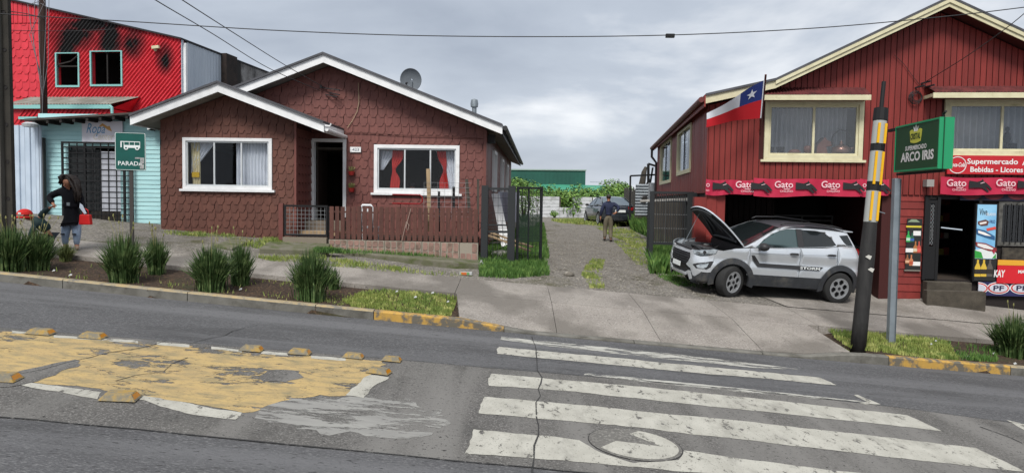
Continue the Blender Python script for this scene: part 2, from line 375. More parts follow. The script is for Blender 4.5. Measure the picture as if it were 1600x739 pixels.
# ================================================================== SETTING
def xs_list():
    a = [-300, -200, -130, -90, -60, -45, -34]; x = -30
    while x <= 30: a.append(x); x += .5
    return a + [34, 45, 60, 90, 130, 200, 300]
def ys_list():
    a = [-60, -30, -12, 0, 8, 9.5, 10.4]; y = 10.7
    while y < 20: a.append(y); y += .12
    while y < 45: a.append(y); y += 1
    return a + [50, 60, 80, 120, 200, 400, 900, 1600]
xs, ys = xs_list(), ys_list(); g = MB()
vs = [(x, y, zground(x, y) + (.012 * sin(3 * x) * sin(2.3 * y) if 14.5 < y < 40 else 0)) for y in ys for x in xs]; nx = len(xs)
fs = []; mi = []
SOILZ = lambda x, y: y - KY(x) < 2.0
for j in range(len(ys) - 1):
    for i in range(nx - 1):
        fs.append((j * nx + i, j * nx + i + 1, (j + 1) * nx + i + 1, (j + 1) * nx + i))
        mi.append(0 if SOILZ((xs[i] + xs[i + 1]) / 2, (ys[j] + ys[j + 1]) / 2) else 1)
g.v = vs; g.f = fs; g.mi = mi
ground = struct(g.build('ground', [SOIL, GRAV], recalc=False, smooth='all'))
# road surface
g = MB(); X = [-300, -80, -34] + [i for i in range(-33, 34)] + [34, 80, 300]; vs = []
Ys = [-12, 0, 6, None]
for yy in Ys:
    for x in X: vs.append((x, yy if yy is not None else KY(x) + .02, zroad(x)))
n = len(X)
g.add(vs, [(j * n + i, j * n + i + 1, (j + 1) * n + i + 1, (j + 1) * n + i) for j in range(3) for i in range(n - 1)])
struct(g.build('road', ASPH, recalc=False))
def sheet(name, pix, dz, m, kind='structure', pts=None, jag=0):
    P = pts or [rp(x, y) for x, y in pix]
    if jag:
        Q = []
        for a, b in zip(P, P[1:] + P[:1]):
            k = max(1, int((b - a).length / .07)); nrm = Vector((-(b - a).y, (b - a).x, 0)).normalized(); wv = 0
            for i in range(k): wv = wv * .75 + U(-jag, jag) * .6; Q.append(a.lerp(b, i / k) + nrm * (wv if i else 0))
        P = Q
    v, t = fill([(p.x, p.y) for p in P]); mb = MB(); mb.add([(a, b, zroad(a) + dz) for a, b in v], t)
    o = mb.build(name, m, recalc=False)
    for p in o.data.polygons:
        if p.normal.z < 0: p.flip()
    return tag(o, kind=kind)
def extr(p, q, X):          # pixel line p-q on the road, followed out to world X
    a, b = rp(*p), rp(*q); t = (X - a.x) / (b.x - a.x); return a + (b - a) * t
S2 = [extr((0, 512), (400, 545), -33), rp(0, 512), rp(400, 544), rp(620, 562), rp(860, 583), rp(1160, 609), rp(1400, 636), rp(1600, 663), extr((1400, 636), (1600, 663), 33)]
S3 = [extr((0, 652), (400, 691), -33), rp(0, 652), rp(220, 671), rp(400, 690), rp(600, 709), rp(760, 724), rp(830, 731), extr((400, 690), (830, 731), 33)]
sheet('concrete_lane', None, .002, CLANE, pts=S2 + S3[::-1])
def line_sheet(name, pts, w, dz, m, jag=.015):
    P = []
    for a, b in zip(pts, pts[1:]):
        k = max(1, int((b - a).length / .25))
        for i in range(k): P.append(a.lerp(b, i / k))
    P.append(pts[-1]); mb = MB(); vs = []
    for i, p in enumerate(P):
        d = (P[min(i + 1, len(P) - 1)] - P[max(i - 1, 0)]); d.z = 0; d.normalize(); nn = Vector((-d.y, d.x, 0)); o = U(-jag, jag); ww = w * U(.6, 1.3)
        for s in (-1, 1):
            q = p + nn * (o + s * ww / 2); vs.append((q.x, q.y, zroad(q.x) + dz))
    mb.add(vs, [(2 * i, 2 * i + 1, 2 * i + 3, 2 * i + 2) for i in range(len(P) - 1)]); o = mb.build(name, m, recalc=False)
    for q in o.data.polygons:
        if q.normal.z < 0: q.flip()
    return tag(o, kind='structure')
line_sheet('road_joint', S3, .018, .008, DARKJ)
line_sheet('road_joint', S2, .012, .008, DARKJ, .01)
line_sheet('road_crack', [rp(832, 527), rp(838, 560), rp(846, 590), rp(842, 630), rp(840, 680), rp(836, 738), rp(834, 745)], .014, .008, DARKJ, .03)
line_sheet('road_crack', [rp(0, 590), rp(60, 577), rp(140, 560), rp(210, 545), rp(260, 532)], .012, .008, DARKJ, .05)
line_sheet('road_crack', [rp(300, 560), rp(250, 580), rp(180, 596)], .010, .008, DARKJ, .05)
line_sheet('road_crack', [rp(400, 508), rp(330, 530), rp(300, 535)], .010, .008, DARKJ, .04)
line_sheet('road_crack', [rp(1530, 667), rp(1580, 684), rp(1599, 693)], .02, .008, DARKJ, .02)
sheet('asphalt_patch', [(0, 592), (60, 574), (118, 562), (122, 574), (75, 590), (35, 602), (0, 606)], .007, CLANE, jag=.05)
sheet('asphalt_patch', [(405, 590), (430, 578), (468, 580), (475, 590), (445, 598), (412, 597)], .007, CLANE, jag=.05)
sheet('asphalt_patch', [(300, 538), (322, 537), (330, 543), (300, 544)], .007, CLANE, jag=.03)
# worn pale patch beside the crossing
RUB = mat('rubbed pale concrete', rgb('#8a8985'), rgb('#7d7c79'), sc=4, rough=.9, world=True, alpha_wear=(.49, .54), wsc=3.4, stretch=(.55, 2.2, 1))
sheet('worn_concrete_patch', [(395, 640), (430, 628), (500, 618), (640, 622), (690, 640), (690, 672), (640, 690), (500, 678), (420, 660)], .004, RUB, jag=.12)
# painted markings
yel = sheet('yellow_road_marking', [(-60, 512), (0, 518), (120, 528), (300, 541), (420, 552), (560, 562), (598, 564), (604, 570), (582, 583), (570, 592), (545, 618), (500, 617), (462, 622), (430, 630), (405, 641), (380, 645), (300, 630), (200, 614), (120, 603), (40, 596), (-40, 590)], .0045, YPAINT, jag=.05)
for q in ([(18, 517), (78, 522), (80, 526), (18, 521)], [(84, 524), (215, 533), (216, 537), (84, 528)], [(245, 535), (296, 539), (296, 543), (245, 539)], [(330, 542), (378, 547), (378, 551), (330, 546)],
          [(408, 549), (450, 552), (450, 556), (408, 553)], [(486, 556), (540, 560), (540, 564), (486, 560)], [(22, 600), (40, 597), (158, 613), (152, 624)], [(205, 622), (225, 619), (378, 645), (368, 656), (290, 646)],
          [(578, 586), (608, 590), (585, 603), (568, 622), (540, 618), (560, 600)]):
    sheet('white_line', q, .006, WPAINT, jag=.025)
ZB = [([(783, 526), (900, 538), (1080, 556), (1250, 577), (1180, 575), (1000, 557), (880, 544), (782, 531)], WWORN),
      ([(780, 542), (1000, 563), (1280, 590), (1307, 602), (1080, 582), (900, 565), (776, 553)], WPAINT),
      ([(768, 584), (1000, 604), (1240, 629), (1418, 649), (1472, 674), (1300, 655), (1100, 634), (900, 612), (764, 603)], WPAINT),
      ([(758, 620), (940, 636), (1180, 660), (1400, 685), (1525, 700), (1600, 737), (1480, 724), (1200, 692), (960, 664), (748, 646)], WPAINT),
      ([(740, 671), (905, 688), (940, 708), (990, 724), (1060, 719), (1068, 704), (1180, 720), (1420, 748), (1480, 770), (1300, 755), (1080, 738), (900, 722), (726, 710)], WPAINT),
      ([(915, 583), (1080, 599), (1200, 611), (1352, 627), (1320, 627), (1180, 615), (1040, 601), (912, 586)], WWORN), ([(1334, 617), (1340, 617), (1376, 632), (1352, 632), (1340, 629), (1355, 628)], WPAINT),
      ([(1572, 656), (1600, 663), (1640, 675), (1600, 672)], WPAINT)]
for q, m in ZB: sheet('crossing_stripe', q, .0055, m, jag=.02)
# manhole cover with its half-painted face
c = rp(992, 694); man = empty('manhole_cover', (c.x, c.y, zroad(c.x)), 0, 'round concrete manhole cover with half its face painted white in the zebra crossing', 'manhole cover')
Rm = Matrix.Rotation(atan(.077), 4, 'Y')
ra = (rp(1066, 700).x - rp(918, 688).x) / 2
disc = MB().lathe([(0, .009), (ra * .97, .009), (ra * .97, .004)], (0, 0, 0), 40); o = disc.build('lid', mat('cover concrete', rgb('#64625e'), rgb('#555350'), sc=5, rough=.9, bump=.4, world=True, c3=rgb('#7b7974'), sc3=40), man, recalc=True); o.data.transform(Rm)
rg = MB().lathe([(ra * .972, .0075), (ra * .974, .0078), (ra * .988, .0078), (ra * .988, .002)], (0, 0, 0), 40); o = rg.build('rim', DARKJ, man); o.data.transform(Rm)
a0, a1 = radians(-150), radians(75); P = [(ra * .9 * cos(a0 + (a1 - a0) * i / 24), ra * .9 * sin(a0 + (a1 - a0) * i / 24)) for i in range(25)] + [(-ra * .02, ra * .6), (ra * .55, -.02), (-ra * .4, .02)]
v, t = fill(P); o = MB().add([(x, y, .0115) for x, y in v], t).build('painted_half', WPAINT, man); o.data.transform(Rm)
# kerb in lengths
kerb = struct(empty('kerb')); 
def kerb_piece(xa, xb, m):
    mb = MB(); k = 6; vs = []
    for i in range(k + 1):
        x = xa + .006 + (xb - xa - .012) * i / k; y = KY(x); b = zroad(x); t = ktop(x)
        for (dy, z) in ((-.0, -.15), (.0, t - .02), (.02, t), (.15, t), (.15, -.15)): vs.append((x, y + dy, b + z))
    mb.cur = 0
    mb.add(vs, [tuple(range(5)), tuple(range(k * 5 + 4, k * 5 - 1, -1))])
    for i in range(k):
        for j in range(5):
            mb.cur = 1 if j in (1, 2) else 2
            mb.add([vs[i * 5 + j], vs[i * 5 + (j + 1) % 5], vs[(i + 1) * 5 + (j + 1) % 5], vs[(i + 1) * 5 + j]], [(0, 1, 2, 3)])
    o = mb.build('kerb_stone', m, kerb)
x = -33.0
while x < 33:
    st = 2.0
    if -2.1 < x < -.2: st = .75 if x < -.7 else .4
    xb = min(x + st, 33)
    if x < -2.1 < xb: xb = -2.1
    mid = (x + xb) / 2
    if -2.1 <= mid < -.12 or 4.9 < mid < 7.3: ms = [KERB, KERBY, KERBY]
    elif mid < -2.1 or mid > 7.3: ms = [KERB, KERBP, KERB]
    else: ms = [KERB, KERB, KERB]
    if 4.5 < x < 7.3: pass
    kerb_piece(x, xb, ms); x = xb
# pavement slabs
pav = struct(empty('pavement'))
cuts = [-33]; 
while cuts[-1] < -4: cuts.append(cuts[-1] + 3.02)
cuts = [c for c in cuts if c < -3] + [-1.0, .72, 2.35, 3.95, 5.55]
while cuts[-1] < 33: cuts.append(cuts[-1] + 3.0)
def slab(name, poly, zf, th=.3, m=CONC):
    v, t = fill(poly, step=.5); n = len(v); mb = MB(); mb.add([(a, b, zf(a, b)) for a, b in v], t)
    q = len(poly); mb.add([(a, b, zf(a, b)) for a, b in poly] + [(a, b, zf(a, b) - th) for a, b in poly], [(i, (i + 1) % q, (i + 1) % q + q, i + q) for i in range(q)])
    o = mb.build(name, m, pav)
    return o
def strip(xa, xb, s0, s1):
    k = max(2, int((xb - xa) / .5)); g_ = .0045
    return [(xa + g_ + (xb - xa - 2 * g_) * i / k, KY(xa + (xb - xa) * i / k) + s0) for i in range(k + 1)] + [(xa + g_ + (xb - xa - 2 * g_) * i / k, KY(xa + (xb - xa) * i / k) + s1) for i in range(k, -1, -1)]
for a, b in zip(cuts, cuts[1:]): slab('paving_slab', strip(a, b, 1.8, 3.38), lambda x, y: zlot(x, max(y, KY(x) + 1.8)))
def zapron(x, y):
    s = y - KY(x); return grade(x, y) + lerp(s, [(.15, ktop(x)), (1.8, .28)])
ap = [-.80, .72, 2.35, 3.95, 5.35]
for i, (a, b) in enumerate(zip(ap, ap[1:])):
    P = strip(a, b, .16, 1.785)
    if i == 0: P = [(x if y - KY(x) < 1 or x > -.5 else x - .17, y) for x, y in P]
    slab('ramp_slab', P, zapron)
# concrete apron in front of the shop, right
def zshop(x, y): return zlot(x, y) + .012
shopfloor = MB(); P = [(5.6 + .5 * i, KY(5.6 + .5 * i) + 3.386) for i in range(18)] + [ (15, 15.7), (11.5, 16.2), (8.55, 16.45), (6.2, 16.9), (4.9, 19.5), (4.9, 17), (5.3, 15.6)]
v, t = fill(P, step=.3); shopfloor.add([(a, b, zshop(a, b)) for a, b in v], t)
o = struct(shopfloor.build('shop_forecourt', CONC, recalc=False))
for q in o.data.polygons:
    if q.normal.z < 0: q.flip()

# ================================================================== windows
CURT = mat('white net curtain', rgb('#dcdfe5'), rgb('#c9cdd4'), sc=3, rough=.9)
CURTR = mat('red curtain', rgb('#c93a34'), rgb('#b02d29'), sc=4, rough=.9)
CURTY = mat('cream curtain', rgb('#d9cda6'), rgb('#c9bb92'), sc=4, rough=.9)
ALU = mat('white aluminium', rgb('#c3c7c9'), rough=.4, metal=.2)
def curtain(par, poly_top, poly_bot, y, m, n=40, amp=.03, waves=9, name='curtain', waist=None):
    # poly_top=(x0,x1,z), poly_bot=(x0,x1,z); waist=(zf, cx, halfwidth)
    def fn(u, v):
        z = poly_top[2] + (poly_bot[2] - poly_top[2]) * v
        xa = poly_top[0] + (poly_bot[0] - poly_top[0]) * v; xb = poly_top[1] + (poly_bot[1] - poly_top[1]) * v
        if waist:
            t = math.exp(-((v - waist[0]) / waist[3]) ** 2); xa = xa * (1 - t) + (waist[1] - waist[2]) * t; xb = xb * (1 - t) + (waist[1] + waist[2]) * t
        return (xa + (xb - xa) * u, y + amp * sin(u * waves * 2 * pi + .6 * sin(3 * v)) * (1 if not waist else .6), z)
    mb = MB().grid(fn, n, 14 if waist else 5); return mb.build(name, m, par, smooth='all')
def window(fr, par, u0, u1, z0, z1, d, fm, fw=.07, mull=(), inner=ALU, sill=True, gl=GLASS, proud=.05, iw=.035):
    f = MB()
    f.holed(rect(u0, u1, z0, z1), [rect(u0 + fw, u1 - fw, z0 + fw, z1 - fw)], d - proud, d + .06)
    win = f.build('window', fm, par)
    if sill: MB().box(u0 - .07, u1 + .07, d - proud - .03, d + .05, z0 - .055, z0 - .002).build('sill', fm, win)
    a, b, c_, e_ = u0 + fw + .001, u1 - fw - .001, z0 + fw + .001, z1 - fw - .001
    xs = [a] + list(mull) + [b]
    fr_ = MB(); fr_.holed(rect(a, b, c_, e_), [rect(p + iw * (.5 if i else 1), q - iw * (.5 if i < len(xs) - 2 else 1), c_ + iw, e_ - iw) for i, (p, q) in enumerate(zip(xs, xs[1:]))], d - .02, d + .025)
    fr_.build('casement', inner, win)
    for p, q in zip(xs, xs[1:]): MB().box(p + .012, q - .012, d + .002, d + .007, c_ + .012, e_ - .012).build('pane', gl, win)
    return win

# ================================================================== shingles
def shingle_outline(w, top):
    h = w / 2 - .004; half = [(h, .078), (h * .84, .070), (h * .68, .044), (h * .52, .008), (h * .46, 0)]
    return [(-h, top), (h, top)] + half + [(-x, z) for x, z in reversed(half)]
ROWO = (0, .22, .06, .31, .12, .40, .17)
def shingles(par, regions, sw, rh, y0, m, zbase, maxn, phase=0, holes=(), jitter=True, thick=.012, yback=0):
    """regions: (x0,x1,z0,z1,[halfplanes]); returns list of built pieces"""
    TOP = rh + .085; base = shingle_outline(sw, TOP)
    def solid(poly, cz):     # poly in shingle coords; tilted: lower edge stands proud
        yy = lambda z: -.025 + .021 * min(1, max(0, z) / TOP)
        n = len(poly); vs = [(x, yy(z), z) for x, z in poly] + [(x, yy(z) + thick, z) for x, z in poly]
        return vs, [tuple(range(n))] + [(i, (i + 1) % n, (i + 1) % n + n, i + n)[::-1] for i in range(n)]
    vs, fs = solid(base, 0); proto = MB().add(vs, fs).build('shingle', m, mesh_only=True)
    pieces = []
    for x0, x1, z0, z1, hps in regions:
        nr = int((z1 - z0) / rh) + 2
        for r in range(nr):
            z = z0 + r * rh - .02; off_ = (phase + ROWO[r % 7]) * sw
            i0 = int((x0 - off_) / sw) - 1; i1 = int((x1 - off_) / sw) + 2
            for i in range(i0, i1):
                cx = off_ + i * sw + (U(-.008, .008) if jitter else 0); zz = z + (U(-.008, .008) if jitter else 0)
                poly = [(x + cx, q + zz) for x, q in base]
                full = poly
                for hp in [(-1, 0, -x0), (1, 0, x1), (0, 1, z1), (0, -1, -z0)] + list(hps): poly = clip(poly, hp) if len(poly) > 2 else []
                for h in holes:
                    if len(poly) < 3: break
                    hx0, hx1, hz0, hz1 = h
                    px0 = min(p[0] for p in poly); px1 = max(p[0] for p in poly); pz0 = min(p[1] for p in poly); pz1 = max(p[1] for p in poly)
                    if px1 <= hx0 or px0 >= hx1 or pz1 <= hz0 or pz0 >= hz1: continue
                    best = []
                    for hp in [(1, 0, hx0), (-1, 0, -hx1), (0, 1, hz0), (0, -1, -hz1)]:
                        c = clip(poly, hp)
                        if len(c) > 2:
                            A = abs(sum(c[k][0] * c[(k + 1) % len(c)][1] - c[(k + 1) % len(c)][0] * c[k][1] for k in range(len(c)))) / 2
                            if A > .0025: best.append((A, c))
                    poly = max(best, key=lambda t: t[0])[1] if best else []
                if len(poly) < 3: continue
                A = abs(sum(poly[k][0] * poly[(k + 1) % len(poly)][1] - poly[(k + 1) % len(poly)][0] * poly[k][1] for k in range(len(poly)))) / 2
                if A < .003: continue
                pieces.append((cx, zz, poly, len(poly) == len(full) and all(abs(a[0] - b[0]) < 1e-6 and abs(a[1] - b[1]) < 1e-6 for a, b in zip(poly, full)), A))
    pieces.sort(key=lambda p: -p[4]); rest = MB(); cnt = 0
    for cx, zz, poly, whole, A in pieces:
        if cnt < maxn:
            if whole: inst(proto, 'shingle', par, (cx, y0, zz), (U(-.006, .006), 0, U(-.006, .006)))
            else:
                vs, fs = solid([(x - cx, z - zz) for x, z in poly], 0)
                inst(MB().add(vs, fs).build('shingle', m, mesh_only=True), 'shingle', par, (cx, y0, zz))
            cnt += 1
        else:
            vs, fs = solid([(x - cx, z - zz) for x, z in poly], 0); rest.add([(a + cx, b + y0, c + zz) for a, b, c in vs], fs)
    if rest.v: stuff(rest.build('shingle_rows', m, par))
    return cnt

# ================================================================== BROWN HOUSE
A = Fr(-.69, 18.0, .60, radians(-2.2)); WD = -1.2
bh = A.root('brown_house', 'low brown house clad in scalloped wooden shingles, two gables with white barge boards', 'house')
rdg = A.px(505, 85, -.5); ev = A.px(785, 197, -.5); pit = (rdg[1] - ev[1]) / (ev[0] - rdg[0])
FT = .20         # barge board height
zr = rdg[1]; ur = rdg[0]; half = ev[0] - ur
zmain = lambda u: zr - FT - abs(u - ur) * pit        # under side of roof
wr = A.px(340, 130, WD - .5); we = A.px(506, 193, WD - .5); wl = A.px(203, 182, WD - .5)
zl = A.g(0, -.3) - .35
uL = 2 * ur - 0.0
ucL = A.px(487, 300, 0)[0]          # where the wing's side wall meets the main wall
wu0 = A.px(252, 300, WD)[0]; wu1 = A.px(465, 300, WD)[0]; wu1 = ucL
pw = (wr[1] - we[1]) / (we[0] - wr[0]); pl = (wr[1] - wl[1]) / (wr[0] - wl[0])
zwing = lambda u: wr[1] - FT - (u - wr[0]) * pw if u > wr[0] else wr[1] - FT - (wr[0] - u) * pl
# openings
dr = (A.px(487, 220, 0)[0], A.px(538, 220, 0)[0], A.px(500, 345, 0)[1], A.px(515, 221, 0)[1])
w2 = (A.px(585, 260, 0)[0], A.px(718, 260, 0)[0], A.px(650, 302, 0)[1], A.px(650, 227, 0)[1])
w1 = (A.px(287, 260, WD)[0], A.px(426, 260, WD)[0], A.px(350, 296, WD)[1], A.px(350, 216, WD)[1])
dr = (ucL + .03, dr[1], dr[2], dr[3])
uback = 2 * ur
MB().holed([(ucL - 1, zl), (0, zl), (0, zmain(0)), (ur, zmain(ur)), (ucL - 1, zmain(ucL - 1))][:5], [rect(*dr), rect(w2[0] + .03, w2[1] - .03, w2[2] + .03, w2[3] - .03)], 0, .12).build('front_wall', BRDARK, bh)
MB().holed([(wu0, zl + .3), (wu1, zl), (wu1, zwing(wu1)), (wr[0], zwing(wr[0])), (wu0, zwing(wu0))], [rect(w1[0] + .03, w1[1] - .03, w1[2] + .03, w1[3] - .03)], WD, WD + .12).build('wing_wall', BRDARK, bh)
MB().box(wu1 - .12, wu1 - .002, WD + .12, .0, zl, zwing(wu1)).build('wing_side_wall', BRDARK, bh)
MB().box(wu0 + .002, wu0 + .12, WD + .12, 14, zl, zwing(wu0)).build('left_wall', BRDARK, bh)
sw_h = zmain(0)
# right side wall, vertical boards, with windows
def sp_(x, y, u=0): return A.side(x, y, u)
MB().box(-.12, -.02, .12, 15.5, zl, sw_h - .02).build('side_wall', BRDARK, bh)
MB().prism([(uback, zl), (0, zl), (0, sw_h - .02), (ur, zmain(ur) - .02), (uback, sw_h - .02)], 15.4, 15.5).build('back_wall', BRDARK, bh)
MB().box(wu0 + .13, -.13, 4.2, 4.28, zl, 2.9).build('inner_partition', mat('inner wall', rgb('#2a2420'), rough=.9), bh)
MB().box(wu0 + .13, -.13, WD + .13, 15.3, zl + .2, A.g(-3, 0) + .22).build('floor', mat('inner floor', rgb('#2c2019'), rough=.8), bh)
MB().box(wu0 + .13, -.13, .13, 15.3, 2.62, 2.68).build('ceiling', mat('inner ceiling', rgb('#3a3630'), rough=.9), bh)
y = .02
while y < 15.3:
    MB().box(-.02, .012 + U(0, .006), y, y + .215, zl, sw_h - .03).build('side_board', BROWN, bh); y += .22
for (ya, yb) in ((2.2, 3.4), (6.3, 7.5), (10, 11.2)):
    s_ = MB().holed(rect(ya, yb, w2[2] + .1, w2[3] + .05), [rect(ya + .09, yb - .09, w2[2] + .19, w2[3] - .04)], 0, .08)
    s_.v = [(.012 + v[1], v[0], v[2]) for v in s_.v]; so_ = s_.build('window', WHITE, bh)
    MB().box(.03, .04, ya + .09, yb - .09, w2[2] + .19, w2[3] - .04).build('pane', glass_mat('side pane', refl=.3, tint=(.1, .1, .12)) if 'side pane' not in MATS else MATS['side pane'], so_)
# shingles
BROWNW = mat('dull brown wood paint', rgb('#58372e'), rgb('#613e34'), sc=5, rough=.6, bump=.15, bsc=30, rnd=.12, spec=.3, stretch=(3, 3, .6), dirt=rgb('#452a25'), dsc=4, dlo=.55, dhi=.85)
sw_, rh_ = .205, .215
hpM = [under((uback, zmain(uback)), (ur, zmain(ur))), under((ur, zmain(ur)), (0, zmain(0)))]
hpW = [under((wu0, zwing(wu0)), (wr[0], zwing(wr[0]))), under((wr[0], zwing(wr[0])), (wu1, zwing(wu1)))]
front_z = A.g(-3, -.1) - .05
mw = empty('main_wall_cladding'); mw.parent = bh
ww = empty('wing_wall_cladding'); ww.parent = bh
# the gable of the main wall starts behind the wing roof: nothing below the wing roof line to the left of it
nW = shingles(ww, [(wu0, wu1 - .0, A.g(-7.2, WD) - .28, zwing(wr[0]), hpW)], .19, .186, WD - .002, BROWNW, 0, 240, holes=[w1])
shingles(mw, [(ucL, -.01, front_z, zmain(ur), hpM), (ur - 2.6, ucL, zwing(wu1) + .12, zmain(ur), hpM)], sw_, rh_, -.002, BROWN, front_z, 300 - nW, holes=[dr, (w2[0], w2[1], w2[2], w2[3])])
cl = MB()
y_ = WD + .005
for r in range(17):
    z = front_z + r * rh_ - .02
    for k in range(5):
        yy0 = WD + .02 + k * .235; 
        if z + .3 < zwing(wu1): cl.add([(wu1 + .026, yy0, z), (wu1 + .026, yy0 + .08, z), (wu1 + .026, yy0 + .115, z + .05), (wu1 + .026, yy0 + .225, z + .05), (wu1 + .004, yy0 + .225, z + .25), (wu1 + .004, yy0, z + .25)], [(0, 1, 2, 3, 4, 5)])
stuff(cl.build('side_shingles', BROWN, bh))
MB().bar((-.012, -.03, front_z), (-.012, -.03, zmain(0) - .03), .07, .05).build('corner_board', BROWN, bh)
MB().bar((wu1 + .01, WD - .028, front_z - .1), (wu1 + .01, WD - .028, zwing(wu1) - .03), .05, .05).build('corner_board', BROWN, bh)
# roofs
def gable_roof(par, ul, zl_, ur_, zr_, ux, zx, d0, d1, bm=WHITE, rm=ROOFM, th=.05, ft=FT, soffd=.0, name='roof'):
    rf = MB().prism([(ul, zl_ + .0), (ur_, zr_), (ux, zx), (ux, zx + th), (ur_, zr_ + th), (ul, zl_ + th)], d0 - .05, d1).build(name, rm, par)
    for (a, b) in (((ul, zl_), (ur_, zr_)), ((ur_, zr_), (ux, zx))):
        MB().prism([a, b, (b[0], b[1] - ft), (a[0], a[1] - ft)], d0, d0 + .035).build('barge_board', bm, rf)
    MB().prism([(ul + .02, zl_ - ft + .02), (ur_, zr_ - ft + .02), (ux - .02, zx - ft + .02), (ux - .02, zx - ft + .035), (ur_, zr_ - ft + .035), (ul + .02, zl_ - ft + .035)], d0 + .036, d1 - .05).build('soffit', SOFF, rf)
    for (u_, z_) in ((ul, zl_), (ux, zx)):
        s = 1 if u_ == ux else -1
        MB().box(min(u_, u_ - s * .03), max(u_, u_ - s * .03), d0 + .036, d1 - .02, z_ - ft, z_ - .003).build('fascia', bm, rf)
    return rf
gable_roof(bh, 2 * ur - ev[0], ev[1], ur, zr, ev[0], ev[1], -.5, 15.9)
rfm = [c for c in bh.children if c.name.startswith('roof')][0]
for c in list(rfm.children):
    if c.name.startswith('fascia'): c.data.materials[0] = BLKP
gable_roof(bh, wl[0], wl[1], wr[0], wr[1], we[0], we[1], WD - .5, 2.6)
MB().tube([(ev[0] + .07, -.52, ev[1] - .05), (ev[0] + .07, 15.9, ev[1] - .09)], .06, 8).build('gutter', BLKP, bh, smooth=True)
MB().tube([(we[0] + .05, WD - .45, we[1] - .13), (we[0] + .05, .0, we[1] - .16)], .045, 8).build('gutter', WHITE, bh, smooth=True)
MB().tube([(we[0] + .02, WD - .47, we[1] - .05), (we[0] + .13, WD - .47, we[1] - .06), (we[0] + .16, WD - .47, we[1] - .0)], .02, 8).build('gutter_hook', WHITE, bh, smooth=True)
MB().box(-.35, -.1 + .3, .35, .55, zmain(0) - .32, zmain(0) - .1).build('wall_lamp', BLKP, bh)
fl = A.px(741, 178, 4)
MB().lathe([(.07, -.9), (.07, .0), (.11, .0), (.12, .1), (.10, .22), (.02, .25)], (fl[0], 4, A.px(741, 160, 4)[1] - .15), 12).build('flue_pipe', GREYM, bh, smooth=True)
# door frame, door opening
fwd = .085
do = MB().holed(rect(dr[0] - .06, dr[1] + .05, dr[2] - .35, dr[3] + .06), [rect(dr[0] + .03, dr[1] - .04, dr[2] - .6, dr[3] - .02)], -.06, .1) if False else MB()
do.box(dr[0] - .05, dr[0] + .045, -.06, .1, dr[2] + .0, dr[3] + .06); do.box(dr[1] - .02, dr[1] + .06, -.06, .1, dr[2] + .1, dr[3] + .06); do.box(dr[0] + .045, dr[1] - .02, -.06, .1, dr[3] - .02, dr[3] + .06)
do.build('door_frame', WHITE, bh)
MB().box(dr[0] + .05, dr[0] + .09, .14, .95, dr[2], dr[3] - .03).build('open_door', mat('dark door', rgb('#2c211c'), rough=.6), bh)
# steps at the door
sp3 = empty('door_steps'); sp3.parent = bh
gz0 = A.g(-4.8, -.6)
MB().box(dr[0] - .05, dr[1] + .1, -1.0, -.06, gz0 - .3, dr[2] - .22).build('step', NEWW, sp3); MB().box(dr[0] - .05, dr[1] + .1, -.6, -.06, dr[2] - .217, dr[2] + .02).build('step', mat('grey step', rgb('#6f655a'), rgb('#5b5248'), sc=5, rough=.9), sp3)
# windows
W1 = window(A, bh, w1[0], w1[1], w1[2], w1[3], WD - .01, WHITE, .075, [w1[0] + (w1[1] - w1[0]) * .35, w1[0] + (w1[1] - w1[0]) * .655], gl=GLASS, proud=.05)
wz0, wz1 = w1[2] + .08, w1[3] - .08; ww_ = w1[1] - w1[0]; X1 = lambda t: w1[0] + ww_ * t
curtain(W1, (X1(.05), X1(.33), wz1), (X1(.05), X1(.05) + .01, wz0 + .3), WD + .16, CURT, amp=.02, waves=5)
curtain(W1, (X1(.05), X1(.15), wz1), (X1(.07), X1(.16), wz0), WD + .14, CURTY, amp=.02, waves=3)
MB().box(X1(.07), X1(.155), WD + .09, WD + .11, wz0 + .2, wz0 + .32).build('tie_back', mat('yellow cloth', rgb('#c9a21c'), rough=.9), W1)
curtain(W1, (X1(.56), X1(.97), wz1), (X1(.56), X1(.97), wz0), WD + .16, CURT, amp=.025, waves=11, n=90)
W2 = window(A, bh, w2[0], w2[1], w2[2], w2[3], -.01, WHITE, .085, [w2[0] + (w2[1] - w2[0]) * .36, w2[0] + (w2[1] - w2[0]) * .66], gl=GLASS, proud=.05)
ww_ = w2[1] - w2[0]; X2 = lambda t: w2[0] + ww_ * t; z0_, z1_ = w2[2] + .08, w2[3] - .08
curtain(W2, (X2(.05), X2(.26), z1_), (X2(.05), X2(.09), z0_ + .5), .18, CURT, amp=.015, waves=4)
curtain(W2, (X2(.20), X2(.34), z1_), (X2(.17), X2(.28), z0_), .15, CURTR, amp=.02, waves=4, waist=(.52, X2(.215), .04, .16))
curtain(W2, (X2(.72), X2(.83), z1_), (X2(.76), X2(.87), z0_), .15, CURTR, amp=.02, waves=4, waist=(.5, X2(.82), .04, .2))
curtain(W2, (X2(.70), X2(.95), z1_), (X2(.86), X2(.955), z0_ + .2), .19, CURT, amp=.02, waves=6)
curtain(W2, (X2(.82), X2(.95), z1_ - .6), (X2(.87), X2(.955), z0_), .17, CURT, amp=.015, waves=3)
# house number plaque
q0, q1 = A.px(547, 238, -.05), A.px(564, 230, -.05)
pl_ = MB().box(q0[0], q1[0], -.055, -.035, q0[1], q1[1]).build('number_plate', WHITE, bh)
txt('423', q0[0] + .06, q1[0] - .05, q0[1] + .03, q1[1] - .03, -.058, mat('number grey', rgb('#4b5160'), rough=.6), pl_, name='lettering')
